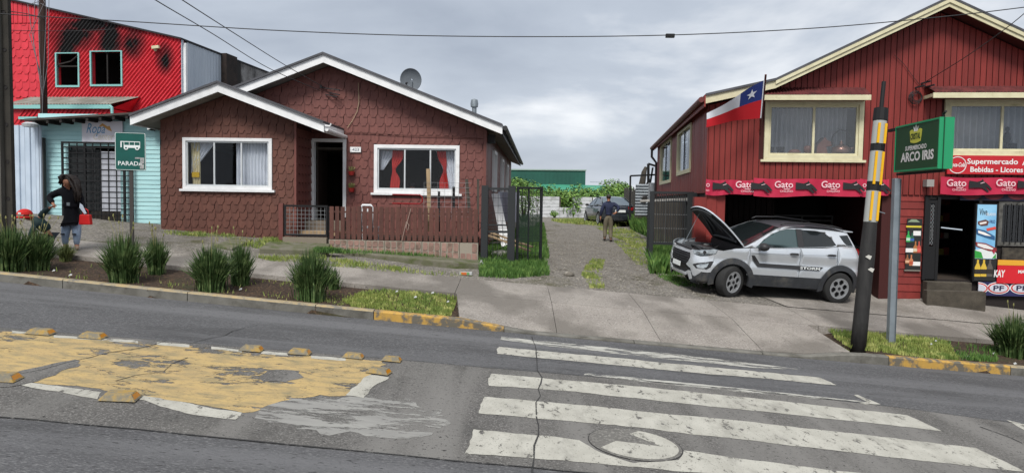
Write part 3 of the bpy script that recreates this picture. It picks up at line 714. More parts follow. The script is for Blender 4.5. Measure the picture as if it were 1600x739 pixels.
# service bracket, clutter of wire on the gable
bx = A.px(515, 145, -.05)
br = MB()
for dx, dz, ln in ((-.2, .12, .5), (0, 0, .3), (-.1, -.05, .35)): br.bar((bx[0] + dx, -.05, bx[1] + dz), (bx[0] + dx + ln, -.22, bx[1] + dz - .08), .025)
br.lathe([(0, 0), (.03, 0), (.035, .05), (.02, .08), (0, .08)], (bx[0] - .2, -.1, bx[1] + .1), 8)
br.build('service_bracket', BLKP, bh)
pts = [A.px(*q, -.045) for q in ((560, 130), (561, 160), (558, 175), (550, 190), (543, 200))]
MB().tube([(u, -.05, z) for u, z in pts], .008, 5).build('wall_cable', mat('beige cable', rgb('#a9977c'), rough=.7), bh)
pts = [A.px(*q, -.045) for q in ((486, 208), (560, 207), (640, 212), (700, 214), (756, 217))]
MB().tube([(u, -.05, z) for u, z in pts], .008, 5).build('wall_cable', mat('brown cable', rgb('#54302a'), rough=.7), bh)

# satellite dish on the roof
dq = A.px(642, 125, 2.6); dpos = A.o + A.ux * dq[0] + A.uy * 2.6 + Vector((0, 0, dq[1]))
dish = empty('satellite_dish', dpos, radians(-12), 'grey satellite dish standing on the brown house roof', 'satellite dish')
DG = mat('dish grey', rgb('#5e646b'), rgb('#6c7278'), sc=3, rough=.6)
k = Matrix.Rotation(radians(12), 4, 'X')
mb = MB().lathe([(.02, .07), (.12, .065), (.22, .045), (.30, .01), (.325, -.01), (.31, .0), (.22, .06), (.12, .085), (.02, .09)], (0, 0, 0), 28, 'y'); mb.v = [(v[0], v[1], v[2]) for v in mb.v]; o = mb.build('reflector', DG, dish, smooth='all'); o.data.transform(k)
MB().bar((0, .06, -.05), (0, .1, -.75), .05).build('mast', DG, dish)
MB().tube([(0, -.02, -.26), (0, -.35, -.2)], .012, 6).build('feed_arm', DG, dish); MB().tube([(0, -.38, -.17), (0, -.32, -.14)], .03, 8).build('feed_horn', BLKP, dish)
# ================================================================== RED SHOP BUILDING (right)
B = Fr(4.46, 16.5, 0.0, radians(-6.5))
rs = B.root('shop_building', 'two storey dark red board house with cream gable and supermarket on the ground floor', 'building')
OH = -.45
pk = B.px(1484, -2, OH); kn = B.px(1212, 126, OH); le = B.px(1103, 150, OH)
ptB = (pk[1] - kn[1]) / (pk[0] - kn[0]); re_ = (2 * pk[0] - kn[0], kn[1]); FB = .17
EZ = B.px(1103, 150, 0)[1]
zt = lambda u: (pk[1] - FB - abs(u - pk[0]) * ptB) if u > kn[0] else kn[1] - FB - (kn[0] - u) * (kn[1] - le[1]) / (kn[0] - le[0])
UW = 2 * pk[0] - kn[0]
zb1 = B.px(1300, 300, 0)[1]                 # lower edge of the boarding on the upper floor
zg = B.g(3, .5) - .3
wa = (B.px(1194, 200, 0)[0], B.px(1348, 200, 0)[0], B.px(1270, 250, 0)[1], B.px(1270, 158, 0)[1])
wb0 = B.px(1474, 200, 0)[0]; wbm = B.px(1565, 200, 0)[0]; wb = (wb0, wbm + (wbm - wb0), B.px(1520, 243, 0)[1], B.px(1520, 156, 0)[1])
MB().holed([(0, zb1), (UW, zb1), (UW, zt(UW)), (pk[0], zt(pk[0])), (kn[0], zt(kn[0])), (0, zt(0))], [rect(wa[0] + .03, wa[1] - .03, wa[2] + .03, wa[3] - .03), rect(wb[0] + .03, wb[1] - .03, wb[2] + .03, wb[3] - .03)], 0, .12).build('front_wall', REDDK, rs)
MB().box(0, UW, .13, 13.4, zb1 - .02, zb1 + .16).build('upper_floor', mat('floor joists', rgb('#2b201c'), rough=.9), rs)
MB().prism([(.14, zb1 + .17), (UW - .14, zb1 + .17), (UW - .14, zt(UW) - .04), (pk[0], zt(pk[0]) - .04), (kn[0], zt(kn[0]) - .04), (.14, zt(.14) - .04)], 5.0, 5.1).build('inner_wall', mat('shop inner wall', rgb('#4d4740'), rough=.9), rs)
MB().box(UW - .12, UW, .13, 13.4, zg, zt(UW) - .02).build('right_wall', REDDK, rs)
MB().prism([(0, zg), (UW, zg), (UW, zt(UW) - .04), (pk[0], zt(pk[0]) - .04), (kn[0], zt(kn[0]) - .04), (0, zt(0) - .04)], 13.3, 13.4).build('back_wall', REDDK, rs)
# left side wall with two windows
s1 = (B.side(1081, 230)[0], B.side(1061, 230)[0], B.side(1070, 268)[1], B.side(1081, 196)[1])
s2 = (B.side(1050, 240)[0], B.side(1034, 240)[0], B.side(1040, 284)[1], B.side(1049, 218)[1])
sidew = [(.13, zb1), (13.3, zb1), (13.3, EZ - .1), (.13, EZ - .1)]
mb = MB().holed(sidew, [rect(*s1), rect(*s2)], 0, .1); mb.v = [(v[1], v[0], v[2]) for v in mb.v]; mb.build('side_wall', REDDK, rs)
def vboards(par, x0, x1, z0f, z1f, holes, m, wdt=.125, th=.022, side=False, name='board', sgn=-1, y0=0, gap=.017):
    x = x0
    while x < x1 - .02:
        a, b = x + gap / 2, min(x + wdt, x1) - gap / 2; segs = [(z0f(x), None)]
        for h in holes:
            if b > h[0] and a < h[1]: segs = [(z0f(x), h[2]), (h[3], None)]
        for s0, s1_ in segs:
            ta = s1_ if s1_ is not None else z1f(a); tb = s1_ if s1_ is not None else z1f(b)
            t = th + U(-.003, .004); mb = MB().prism([(a, s0), (b, s0), (b, tb), (a, ta)], y0 - t, y0 - .001)
            if side: mb.v = [(v[1], v[0], v[2]) for v in mb.v]
            mb.build(name, m, par)
        x += wdt
fw_ = empty('front_boarding'); fw_.parent = rs
vboards(fw_, 0, UW, lambda x: zb1 - .04, lambda x: zt(x) - .01, [(wa[0], wa[1], wa[2], wa[3]), (wb[0], wb[1], wb[2], wb[3])], REDB)
sw2 = empty('side_boarding'); sw2.parent = rs
vboards(sw2, .0, 13.3, lambda x: zb1 - .06, lambda x: EZ - .12, [s1, s2], REDB, side=True, wdt=.16)
for q in (s1, s2):
    m_ = MB().holed(rect(q[0] - .07, q[1] + .07, q[2] - .08, q[3] + .06), [rect(q[0] + .02, q[1] - .02, q[2] + .03, q[3] - .02)], -.06, .05); m_.v = [(v[1], v[0], v[2]) for v in m_.v]; wn = m_.build('window', CREAM, rs)
    MB().box(.0, .03, q[0] + .02, q[0] + (q[1] - q[0]) * .30, q[2] + .03, q[3] - .02).build('blind', mat('dark blind', (.02, .02, .022)), wn)
    MB().box(-.005, .01, q[0] + .03, q[1] - .03, q[2] + .04, q[3] - .03).build('pane', GLASS2, wn)
    MB().box(-.03, -.006, (q[0] + q[1]) / 2 - .03, (q[0] + q[1]) / 2 + .03, q[2] + .03, q[3] - .02).build('mullion', BLACK, wn)
MB().box(.12, .16, s2[0] - .3, s1[1] + 1.3, zb1 + .2, EZ - .3).build('inner_screen', mat('pale room', rgb('#a9adb0'), rough=.9), rs)
# roof
def rprof(o): return [(le[0], le[1] + o), (kn[0], kn[1] + o), (pk[0], pk[1] + o), (re_[0], re_[1] + o), (2 * pk[0] - le[0], le[1] + o)]
rf = MB().prism(rprof(0) + rprof(.05)[::-1], OH - .04, 13.8).build('roof', ROOFM, rs)
pr = rprof(0)
for i in range(4):
    a, b = pr[i], pr[i + 1]
    MB().prism([a, b, (b[0], b[1] - FB), (a[0], a[1] - FB)], OH, OH + .03).build('barge_board', CREAM, rf)
    if i in (1, 2): MB().prism([(a[0], a[1] - .0), (b[0], b[1] - .0), (b[0], b[1] - FB * .5), (a[0], a[1] - FB * .5)], OH - .03, OH - .001).build('barge_trim', CREAM, rf)
for i in range(4):
    a, b = pr[i], pr[i + 1]
    MB().prism([(a[0], a[1] - FB + .03), (b[0], b[1] - FB + .03), (b[0], b[1] - FB + .045), (a[0], a[1] - FB + .045)], OH + .031, 13.7).build('soffit', mat('red soffit', rgb('#4a1f1c'), rough=.8), rf)
MB().box(le[0] - .03, le[0] + .0, OH, 13.7, le[1] - .24, le[1] + .02).build('fascia', REDB, rf)
MB().tube([(le[0] - .09, OH + .02, le[1] - .08), (le[0] - .09, 13.7, le[1] - .14)], .065, 8).build('gutter', mat('red gutter', rgb('#5f2926'), rough=.5), rs, smooth=True)
MB().tube([(le[0] - .08, 13.5, le[1] - .15), (le[0] - .08, 13.5, le[1] - .5), (-.04, 13.5, le[1] - .75), (-.04, 13.5, zg)], .05, 8).build('downpipe', mat('pipe dark', rgb('#3a3030'), rough=.5), rs, smooth=True)
# upper windows
WA = window(B, rs, wa[0], wa[1], wa[2], wa[3], 0, CREAM, .095, [(wa[0] + wa[1]) / 2 + .01], inner=CREAM, gl=GLASS2, proud=.06, iw=.05)
WB = window(B, rs, wb[0], wb[1], wb[2], wb[3], 0, CREAM, .095, [wbm], inner=CREAM, gl=GLASS2, proud=.06, iw=.05)
DIMC = mat('grey net curtain', rgb('#b9bbbf'), rgb('#9fa2a6'), sc=2, rough=.95)
def cu(W, q, a, b, y, n=90, wv=12, m=None): wd = q[1] - q[0]; n = n; return curtain(W, (q[0] + wd * a, q[0] + wd * b, q[3] - .1), (q[0] + wd * a, q[0] + wd * b, q[2] + .08), y, m or DIMC, n=n * 2, waves=wv, amp=.055)
cu(WA, wa, .05, .20, .50, 30, 3); cu(WA, wa, .20, .52, .56, 60, 6); cu(WA, wa, .50, .92, .53, 80, 9)
cu(WB, wb, .04, .2, .48, 40, 3); cu(WB, wb, .18, .96, .55, 160, 14)
MB().box(wa[0] + .05, wa[1] - .05, .13, .40, wa[2] - .0, wa[2] + .13).build('window_shelf', CREAM, WA)
MB().box(wb[0] + .05, wb[1] - .05, .13, .40, wb[2] - .0, wb[2] + .13).build('window_shelf', CREAM, WB)
# things on the sill
def wpt(u, d, z): p = B.o + B.ux * u + B.uy * d; p.z += z; return p
TERR = mat('brown ceramic', rgb('#7d4f3f'), rough=.4); COP = mat('copper', rgb('#8d6a5c'), rough=.35, metal=.7)
shelf = wa[2] + .132; uu = lambda x: B.px(x, 240, .24)[0]
kt = empty('kettle', wpt(uu(1314), .24, shelf), 0, 'copper kettle with tall hoop handle on the sill of the upper window', 'kettle')
MB().lathe([(0, 0), (.12, .0), (.155, .05), (.14, .11), (.06, .15), (.0, .155)], (0, 0, 0), 18).build('body', COP, kt, smooth='all')
MB().lathe([(0, .15), (.05, .155), (.02, .18), (.03, .2), (0, .22)], (0, 0, 0), 12).build('lid', COP, kt, smooth='all')
MB().tube([(.13, 0, .07), (.2, 0, .12), (.24, 0, .1)], [.03, .02, .015], 8).build('spout', COP, kt, smooth='all')
MB().tube([(.15 * cos(t), 0, .22 + .17 * sin(t)) for t in [radians(a) for a in range(-35, 216, 14)]], .012, 6).build('handle', BLACK, kt, smooth='all')
hs = empty('horse_head_figurine', wpt(uu(1285), .24, shelf), 0, 'brown horse head figurine beside the kettle on the window sill', 'figurine')
MB().prism([(-.1, 0), (.08, 0), (.05, .12), (.14, .13), (.16, .19), (.06, .22), (.03, .27), (-.01, .24), (-.09, .17)], -.03, .03).build('head', TERR, hs, bevel=.015)
MB().prism([(-.12, .02), (-.10, .17), (-.01, .26), (.0, .24), (-.09, .15)], -.036, .036).build('mane', mat('dark mane', rgb('#2b1c18'), rough=.7), hs)
cr = tag(MB().lathe([(0, 0), (.06, 0), (.055, .04), (.09, .06), (.09, .17), (.06, .2), (.04, .2), (.04, .02), (0, .02)], wpt(uu(1262), .24, shelf), 16).build('vase', TERR, smooth='all'), 'small brown jug beside the middle bar of the upper window', 'vase')
st_ = tag(MB().lathe([(0, 0), (.12, .01), (.15, .05), (.1, .1), (.03, .12), (0, .12)], wpt(uu(1241), .24, shelf), 14).build('ornament', TERR, smooth='all'), 'low rounded brown ornament on the sill of the upper window', 'ornament')
for xx, lb in ((1203, 'dark square pot at the left end of the upper window sill'), (1219, 'dark square pot, the second from the left on the upper window sill')):
    mb = MB(); p = wpt(uu(xx), .24, shelf); mb.lathe([(0, 0), (.075, 0), (.10, .17), (.085, .17), (.07, .03), (0, .03)], p, 4); tag(mb.build('pot', BLACK), lb, 'pot', 'dark pots on the window sill')
fg = empty('sill_figurine', wpt(B.px(1573, 225, .24)[0], .24, wb[2] + .132), 0, 'small dark figurine standing behind the pane of the right upper window', 'figurine')
MB().lathe([(0, 0), (.05, 0), (.035, .12), (.06, .2), (.05, .28), (.02, .31), (.035, .35), (.03, .39), (0, .41)], (0, 0, 0), 10).build('body', BLACK, fg, smooth='all'); MB().lathe([(0, 0), (.07, 0), (.06, .12), (0, .13)], (.1, 0, 0), 10).build('base', BLACK, fg)
kt.scale = (1.45, 1.3, 1.45); hs.scale = (1.5, 1.2, 1.5); fg.scale = (1.3, 1.3, 1.3)
# awnings over the windows
def awning(u0, u1, z0, z1, y1, par):
    mb = MB(); n = int((u1 - u0) / .035)
    vs = []
    for i in range(n + 1):
        u = u0 + (u1 - u0) * i / n; h = .012 * cos(i * pi)
        vs += [(u, -.03, z1 + h), (u, y1, z0 + h), (u, y1, z0 + h - .012), (u, -.03, z1 + h - .012)]
    mb.add(vs, [(4 * i + k, 4 * i + (k + 1) % 4, 4 * i + 4 + (k + 1) % 4, 4 * i + 4 + k) for i in range(n) for k in range(4)]); o = mb.build('awning', AWN, par)
    MB().box(u0 - .02, u1 + .02, y1 - .0, y1 + .03, z0 - .13, z0 - .018).build('awning_fascia', CREAM, o)
    for u in (u0 - .02, u1 - .01): MB().prism([(0, 0)] * 0 or [(u, z0 - .1), (u + .03, z0 - .1), (u + .03, z0 - .03), (u, z0 - .03)], y1 + .031, -.03).build('awning_bracket', CREAM, o)
    MB().prism([(u0, z0 - .1), (u1, z0 - .1), (u1, z0 - .085), (u0, z0 - .085)], y1 + .031, -.03).build('awning_soffit', AWN, o)
q = B.px(1196, 152, -.45); q2 = B.px(1360, 150, -.45); qt = B.px(1280, 137, -.03)
awning(q[0], q2[0], q2[1] + .04, qt[1], -.45, rs)
q = B.px(1460, 148, -.5); qt = B.px(1500, 135, -.03); awning(q[0], wb[1] + .3, q[1] + .06, qt[1], -.5, rs)
# ---------- ground floor
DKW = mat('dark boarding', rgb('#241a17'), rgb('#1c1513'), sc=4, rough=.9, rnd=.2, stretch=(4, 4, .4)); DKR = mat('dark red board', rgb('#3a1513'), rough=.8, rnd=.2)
go0, go1 = B.px(1112, 400, 0)[0], B.px(1381, 400, 0)[0]
px0, px1 = B.px(1402, 400, 0)[0], B.px(1441, 400, 0)[0]
zf = B.g(7.6, -.1)
# corner post and column
MB().box(.0, .22, .0, .3, zg, zb1 - .03).build('corner_post', REDB, rs)
MB().box(.23, .42, .03, .2, zb1 - .75, zb1 - .05).build('post_cheek', REDB, rs)
cc = B.side(1090, 340, -.25); MB().box(-.28, -.01, -.05, .25, zg - .1, B.px(1095, 308, -.2)[1]).build('boarded_post', REDB, rs)
# garage: boarded back wall, side walls, ceiling beam
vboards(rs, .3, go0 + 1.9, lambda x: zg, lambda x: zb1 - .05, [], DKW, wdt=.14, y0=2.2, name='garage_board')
MB().box(go0 + 1.9, go1 + .35, 4.6, 4.7, zg, zb1).build('garage_back_wall', DARKIN, rs)
MB().box(go0 + 1.85, go0 + 1.9, 2.25, 4.6, zg, zb1).build('garage_partition', DARKIN, rs)
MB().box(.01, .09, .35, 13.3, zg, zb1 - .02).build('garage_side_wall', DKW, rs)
MB().box(.3, go1, 1.6, 1.7, zg + 1.35, zg + 1.45).build('garage_rail', DKW, rs)
lat = MB()
l0, l1 = B.px(1207, 345, 3.2), B.px(1300, 338, 3.2)
for i in range(3): u = l0[0] + (l1[0] - l0[0]) * i / 2; lat.bar((u, 3.2, l0[1] - .9), (u, 3.2, l1[1] + .02), .04)
for z in (l1[1], l1[1] - .12): lat.bar((l0[0], 3.2, z), (l1[0], 3.2, z), .04)
lat.build('garage_rack', mat('grey rack', rgb('#4d4d4d'), rough=.6), rs)
clt = MB()
for i in range(16):
    a = Vector((U(l1[0] + .1, l1[0] + 1.3), 3.4 + U(-.2, .4), l1[1] - U(0, .6))); clt.bar(a, a + Vector((U(-.4, .4), U(-.1, .1), U(-.3, .3))), .02)
clt.build('stored_branches', mat('dull sticks', rgb('#3c3733'), rough=.9), rs)
# pillar with lap boards
MB().box(px0 - .35, px0 - .005, .05, 4.0, zg, zb1).build('garage_right_wall', REDDK, rs)
MB().box(px0, px1, .03, .5, zg, zb1).build('pillar_core', REDDK, rs)
z = zf - .05
while z < zb1 - .02:
    mb = MB(); t = min(z + .165, zb1 - .01); mb.add([(px0, .03, z), (px1, .03, z), (px1, .0, z), (px0, .0, z), (px0, .03, t), (px1, .03, t), (px1, .018, t), (px0, .018, t)], [(0, 1, 2, 3), (4, 7, 6, 5), (3, 2, 6, 7), (0, 3, 7, 4), (2, 1, 5, 6)]); mb.build('lap_board', REDB, rs); z += .168
# shop front: dark framed doorway and barred window
d0_, d1_ = B.px(1462, 400, .0)[0], B.px(1524, 400, .0)[0]; zs = B.px(1490, 438, 0)[1]; zlin = B.px(1500, 312, 0)[1]
we0, we1 = B.px(1562, 360, 0)[0], UW - 1.0; wz0_, wz1_ = B.px(1580, 380, 0)[1], B.px(1580, 318, 0)[1]
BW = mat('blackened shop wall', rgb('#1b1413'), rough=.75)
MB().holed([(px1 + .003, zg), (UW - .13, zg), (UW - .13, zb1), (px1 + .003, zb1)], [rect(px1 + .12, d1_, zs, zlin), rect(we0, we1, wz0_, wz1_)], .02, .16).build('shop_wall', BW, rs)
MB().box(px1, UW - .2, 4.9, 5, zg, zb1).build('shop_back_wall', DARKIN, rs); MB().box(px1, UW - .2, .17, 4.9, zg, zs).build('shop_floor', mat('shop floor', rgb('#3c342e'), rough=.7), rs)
MB().box(d1_ + 1.2, d1_ + 1.25, .2, 4.9, zs, zb1).build('shop_partition', DARKIN, rs)
sh = MB()
for k in range(4): sh.box(d1_ - .3, d1_ + 1.1, 3.6, 4.2, zs + .3 + .45 * k, zs + .33 + .45 * k)
sh.build('shop_shelves', mat('shelf', rgb('#3a3a38'), rough=.7), rs)
rg3 = random.Random(9)
for k in range(4):
    x = d1_ - .28
    while x < d1_ + 1.0:
        w3, h3 = rg3.uniform(.06, .14), rg3.uniform(.12, .32); MB().box(x, x + w3, 3.58, 3.75, zs + .332 + .45 * k, zs + .332 + .45 * k + h3).build('packet', (lambda c: mat('packet ' + c, rgb(c), rough=.5))(rg3.choice(['#8c3a30', '#a99a4c', '#3a5a7c', '#4c7c4a', '#b0aca0'])), rs); x += w3 + .02
tl_ = B.px(1489, 357, 2.5); MB().bar((tl_[0] - .28, 2.5, tl_[1] + .02), (tl_[0] + .22, 2.5, tl_[1] - .03), .03).build('strip_light', mat('strip light', (.8, .85, .9), emit=(.8, .9, 1, .55)), rs)
gd = empty('security_door'); gd.parent = rs
fr2 = MB()
ga, gb = px1 + .05, d0_ - .03
fr2.holed(rect(ga, gb, zs + .02, zlin - .02), [rect(ga + .06, gb - .06, zs + .75, zlin - .1)], -.05, -.01); fr2.build('leaf', BLACK, gd)
mesh_ = MB(); x = ga + .06
i = 0
while x < gb - .06:
    z = zs + .78
    while z < zlin - .12:
        mesh_.bar((x, -.03, z), (min(x + .06, gb - .05), -.03, z + .09), .008); mesh_.bar((x, -.032, z + .09), (min(x + .06, gb - .05), -.032, z), .008); z += .09
    x += .06
stuff(mesh_.build('mesh_grille', mat('grey mesh', rgb('#77797b'), rough=.5), gd))
for x in (px1 + .02, d0_, d1_ + .03): MB().box(x - .03, x + .03, -.06, .018, zs, zlin + .05).build('door_jamb', BLACK, rs)
# barred window right of the cooler panel
f = MB(); f.holed(rect(we0 - .05, we1 + .05, wz0_ - .06, wz1_ + .04), [rect(we0 + .03, we1 - .03, wz0_ + .02, wz1_ - .03)], -.03, .015); wsh = f.build('window', mat('grey worn frame', rgb('#5d5c58'), rgb('#3a3936'), sc=9, rough=.8), rs)
MB().box(we0 + .03, we1 - .03, .03, .036, wz0_ + .02, wz1_ - .03).build('pane', glass_mat('shop pane', tint=(.25, .25, .25), refl=.02), wsh)
x = we0 + .08
while x < we1 - .05: MB().bar((x, -.04, wz0_ - .02), (x, -.04, wz1_), .012).build('window_bar', BLACK, wsh); x += .115
gl_ = MB().box(we0 + .05, we1 - .2, -.035, -.02, wz0_ - .5, wz0_ - .1).build('dark_panel', mat('dark tiled panel', rgb('#26221d'), rgb('#4a443a'), sc=9, rough=.5), rs)
# steps
stp = empty('shop_steps'); stp.parent = rs
sa, sb = B.px(1441, 440, 0)[0], B.px(1536, 455, -.3)[0]
CST = mat('step concrete', rgb('#4d473e'), rgb('#3b362f'), sc=5, rough=.95, bump=.5)
MB().box(sa, sb - .2, -.24, .0, zg, zs - .02).build('step', CST, stp, bevel=.015); MB().box(sa - .08, sb + .0, -.44, -.245, zg, zs - .19).build('step', CST, stp, bevel=.015)
MB().box(sa + .35, sb + 1.6, -.70, -.445, zg, B.g(9.0, -.6) + .15).build('step', CST, stp, bevel=.015)
MB().box(sb + .16, UW, -.5, .0, zg, B.g(9, -.4) + .05).build('plinth', CST, rs)

# ---------- banners and signs, each a thing of its own
BAN = mat('crimson banner cloth', rgb('#a81a3a'), rgb('#b32243'), sc=1.2, rough=.65); BANW = mat('banner white print', rgb('#d9b9bd'), rough=.7); BBK = mat('print black', (.012, .012, .013), rough=.6)
def banner(name, xa, xb, ya, yb, sag0, sag1, units, label, y=-.09, wav=.012, dark=None, g=None):
    r = empty(name, B.o, B.a, label, 'banner', g)
    a = B.px(xa, ya, y); b = B.px(xb, ya, y); zt_ = a[1]; hgt = a[1] - B.px(xa, yb, y)[1]
    def fn(u, v): return (a[0] + (b[0] - a[0]) * u, y - .012 + wav * sin(u * 13) * v + .006 * sin(u * 41 + v * 3), zt_ - .012 * sin(u * 9) - hgt * v * (1 + .05 * sin(u * 5 + 1)) - .02 * sin(pi * u))
    MB().grid(fn, 60, 5).build('cloth', dark or BAN, r, smooth='all')
    for kind, xc in units:
        c = B.px(xc, (ya + yb) / 2, y); yy = y - .045
        if kind == 'gato':
            txt('Gato', c[0] - .20, c[0] + .20, c[1] - .03, c[1] + .12, yy, BANW, r, off=.012); txt('CHILENO', c[0] - .08, c[0] + .20, c[1] - .13, c[1] - .085, yy, BANW, r)
            MB().box(c[0] - .0, c[0] + .14, yy - .0, yy + .003, c[1] - .067, c[1] - .052).build('lettering', BANW, r)
        elif kind == 'part': txt('o', c[0] - .03, c[0] + .05, c[1] - .01, c[1] + .07, yy, BANW, r); txt('NO', c[0] - .03, c[0] + .04, c[1] - .11, c[1] - .07, yy, BANW, r)
        else:
            P = [(-.24, .10), (-.06, .07), (.03, .11), (.05, .15), (.07, .09), (.14, .04), (.2, -.02), (.26, -.10), (.22, -.12), (.12, -.03), (.13, -.07), (.2, -.16), (.16, -.17), (.05, -.08), (-.02, -.07), (-.24, -.08)]
            MB().prism([(c[0] + p * .95, c[1] + q * .9) for p, q in P], yy, yy + .004).build('cat_emblem', BBK, r)
            MB().bar((c[0] + .0, yy - .003, c[1] + .03), (c[0] + .08, yy - .003, c[1] + .055), .012).build('cat_eye', BANW, r)
    return r
banner('banner', 1103, 1177, 280, 303, 0, 0, [('part', 1105), ('cat', 1129), ('gato', 1163)], 'crimson wine banner at the left corner of the shop front', y=-.07)
banner('banner', 1178, 1345, 278, 305, 0, 0, [('cat', 1189), ('gato', 1224), ('cat', 1259), ('gato', 1297), ('cat', 1333)], 'long crimson wine banner with four emblems hung over the open garage', y=-.10)
banner('banner', 1344, 1389, 279, 305, 0, 0, [('part', 1349), ('cat', 1374)], 'short crimson wine banner partly behind the leaning pole', y=-.05)
banner('banner', 1470, 1665, 276, 302, 0, 0, [('gato', 1493), ('cat', 1530), ('gato', 1570), ('cat', 1606), ('gato', 1645)], 'crimson wine banner hung under the supermarket name board', y=-.12)
CR_ = mat('red sign board', rgb('#b5202a'), rgb('#a81d26'), sc=1, rough=.45); WL = mat('sign lettering white', rgb('#dad8d6'), rough=.5)
sg = empty('supermarket_sign', B.o, B.a, 'red supermarket name board with white lettering below the right upper window', 'sign')
a = B.px(1479, 272, -.1); b = B.px(1740, 245, -.1); MB().box(a[0], b[0], -.13, -.09, a[1], b[1]).build('board', CR_, sg)
def sgt(s, xa, xb, ya, yb, off=.02): p = B.px(xa, yb, -.134); q = B.px(xb, ya, -.134); txt(s, p[0], q[0], p[1], q[1], -.134, WL, sg, off=off)
sgt('Supermercado', 1511, 1591, 248.5, 259); sgt('Arco Iris', 1597, 1650, 248.5, 258.5); sgt('Bebidas - Licores - Abarrotes', 1516, 1660, 262, 269)
c_ = B.px(1496, 258, -.134); rr = .185
ring = MB().lathe([(rr, 0), (rr - .016, 0), (rr - .016, .003), (rr, .003)], (c_[0], -.137, c_[1]), 32, 'y').build('ring', WL, sg)
txt('Coca-Cola', c_[0] - .155, c_[0] + .155, c_[1] - .04, c_[1] + .055, -.134, WL, sg, off=.02, shear=.35)
# bottle poster on the pillar
ps = empty('bottle_poster', B.o, B.a, 'black poster of beer and spirit bottles on the red pillar beside the shop door', 'poster')
a = B.px(1414, 421, -.02); b = B.px(1441, 342, -.02)
PK = mat('poster black', (.015, .016, .015), rough=.5); MB().box(a[0], b[0], -.035, -.02, a[1], b[1]).build('sheet', PK, ps)
MB().box(a[0] - .02, b[0], -.045, -.0, a[1] - .03, a[1] - .003).build('lower_batten', mat('grey batten', rgb('#77736b')), ps)
def pp(x, y): return B.px(x, y, -.04)
def bottle(x, y0, y1, col, capc):
    p = pp(x, y1); q = pp(x, y0); h = q[1] - p[1]; w_ = .042
    MB().prism([(p[0] - w_, p[1]), (p[0] + w_, p[1]), (p[0] + w_, p[1] + h * .5), (p[0] + .014, p[1] + h * .7), (p[0] + .014, p[1] + h), (p[0] - .014, p[1] + h), (p[0] - .014, p[1] + h * .7), (p[0] - w_, p[1] + h * .5)], -.039, -.036).build('printed_bottle', mat('print ' + col, rgb(col), rough=.5), ps)
    MB().box(p[0] - w_, p[0] + w_, -.041, -.0391, p[1] + h * .12, p[1] + h * .38).build('printed_label', mat('print ' + capc, rgb(capc), rough=.5), ps)
for q in ((1419, 361, 378, '#2f9c4c', '#a9c9b0'), (1425, 364, 378, '#2a5a48', '#3a5aa0'), (1430, 377, 395, '#a4693c', '#c9b9a0'), (1435.5, 377, 395, '#b34a40', '#d0564a'), (1417.5, 398, 412, '#8a5a3a', '#c9a080'), (1423.5, 398, 415, '#b5714e', '#a84a30')): bottle(*q)
for xa, xb, ya, yb in ((1427, 1439, 361, 368), (1415, 1427, 388, 394), (1426, 1438, 409, 415)):
    p = pp(xa, yb); q = pp(xb, ya); MB().box(p[0], q[0], -.04, -.036, p[1], q[1]).build('price_card', WL, ps)
    txt('1.200', p[0] + .03, q[0] - .03, p[1] + .03, q[1] - .03, -.042, mat('print grey', rgb('#70757a')), ps) if False else None
YL = mat('print yellow', rgb('#c9b83a'), rough=.5)
p = pp(1418, 347); q = pp(1438, 343); MB().prism([(p[0], p[1]), (q[0], p[1]), ((p[0] + q[0]) / 2 + .05, q[1]), ((p[0] + q[0]) / 2 - .05, q[1])], -.039, -.036).build('printed_crest', mat('print olive', rgb('#7d8c74')), ps)
p = pp(1416, 356); q = pp(1440, 353); txt('VIVE TU CERVEZA', p[0], q[0], p[1], q[1], -.037, YL, ps, off=.02) if False else MB().box(p[0], q[0], -.039, -.036, p[1] + .01, q[1]).build('printed_line', YL, ps)
# tall drinks / ice cream panel by the door
ic = empty('ice_cream_poster', B.o, B.a, 'tall light blue ice cream poster beside the shop door', 'poster')
a = B.px(1523, 404, -.06); b = B.px(1557, 320, -.06)
MB().box(a[0] - .03, b[0] + .05, -.07, -.0, B.px(1540, 440, -.06)[1], b[1] + .02).build('frame', BLACK, ic)
BL = mat('poster sky blue', rgb('#6fa8cf'), rgb('#8fc0dd'), sc=2, rough=.45)
def ip(x, y): return B.px(x, y, -.08)
o = MB().box(a[0], b[0], -.08, -.071, a[1], b[1]).build('sheet', BL, ic)
def ipoly(pts, col, y=-.083, n='printed_shape'): MB().prism([ip(*p) for p in pts], y, y + .003).build(n, mat('print ' + col, rgb(col), rough=.5), ic)
ipoly([(1523, 404), (1557, 404), (1557, 396), (1547, 386), (1535, 388), (1523, 391)], '#cfd4d2'); ipoly([(1523, 403.5), (1536, 403.5), (1533, 394), (1523, 391)], '#2f8f3a', -.086); ipoly([(1550, 403.5), (1556, 403.5), (1556, 396)], '#2f8f3a', -.086)
ipoly([(1524, 378), (1540, 380), (1557, 388), (1557, 393), (1545, 392), (1525, 385)], '#7c2b2b', -.089); ipoly([(1527, 380), (1540, 382), (1552, 388), (1550, 390), (1538, 388), (1527, 384)], '#d5d2d0', -.092)
ipoly([(1525, 357), (1538, 360), (1554, 369), (1554, 375), (1540, 371), (1526, 366)], '#27537d', -.089); ipoly([(1528, 360), (1538, 363), (1549, 369), (1540, 368), (1528, 364)], '#e0dcd8', -.092)
ipoly([(1528, 346), (1540, 343), (1545, 346), (1543, 352), (1533, 353), (1528, 350)], '#5e3a35', -.089); ipoly([(1530, 348), (1541, 346), (1541, 349), (1531, 351)], '#d8d0cc', -.092)
ipoly([(1541, 357), (1555, 354), (1556, 358), (1542, 361)], '#c9483c', -.089); ipoly([(1549, 391), (1555, 391), (1553, 397)], '#a3203a', -.095)
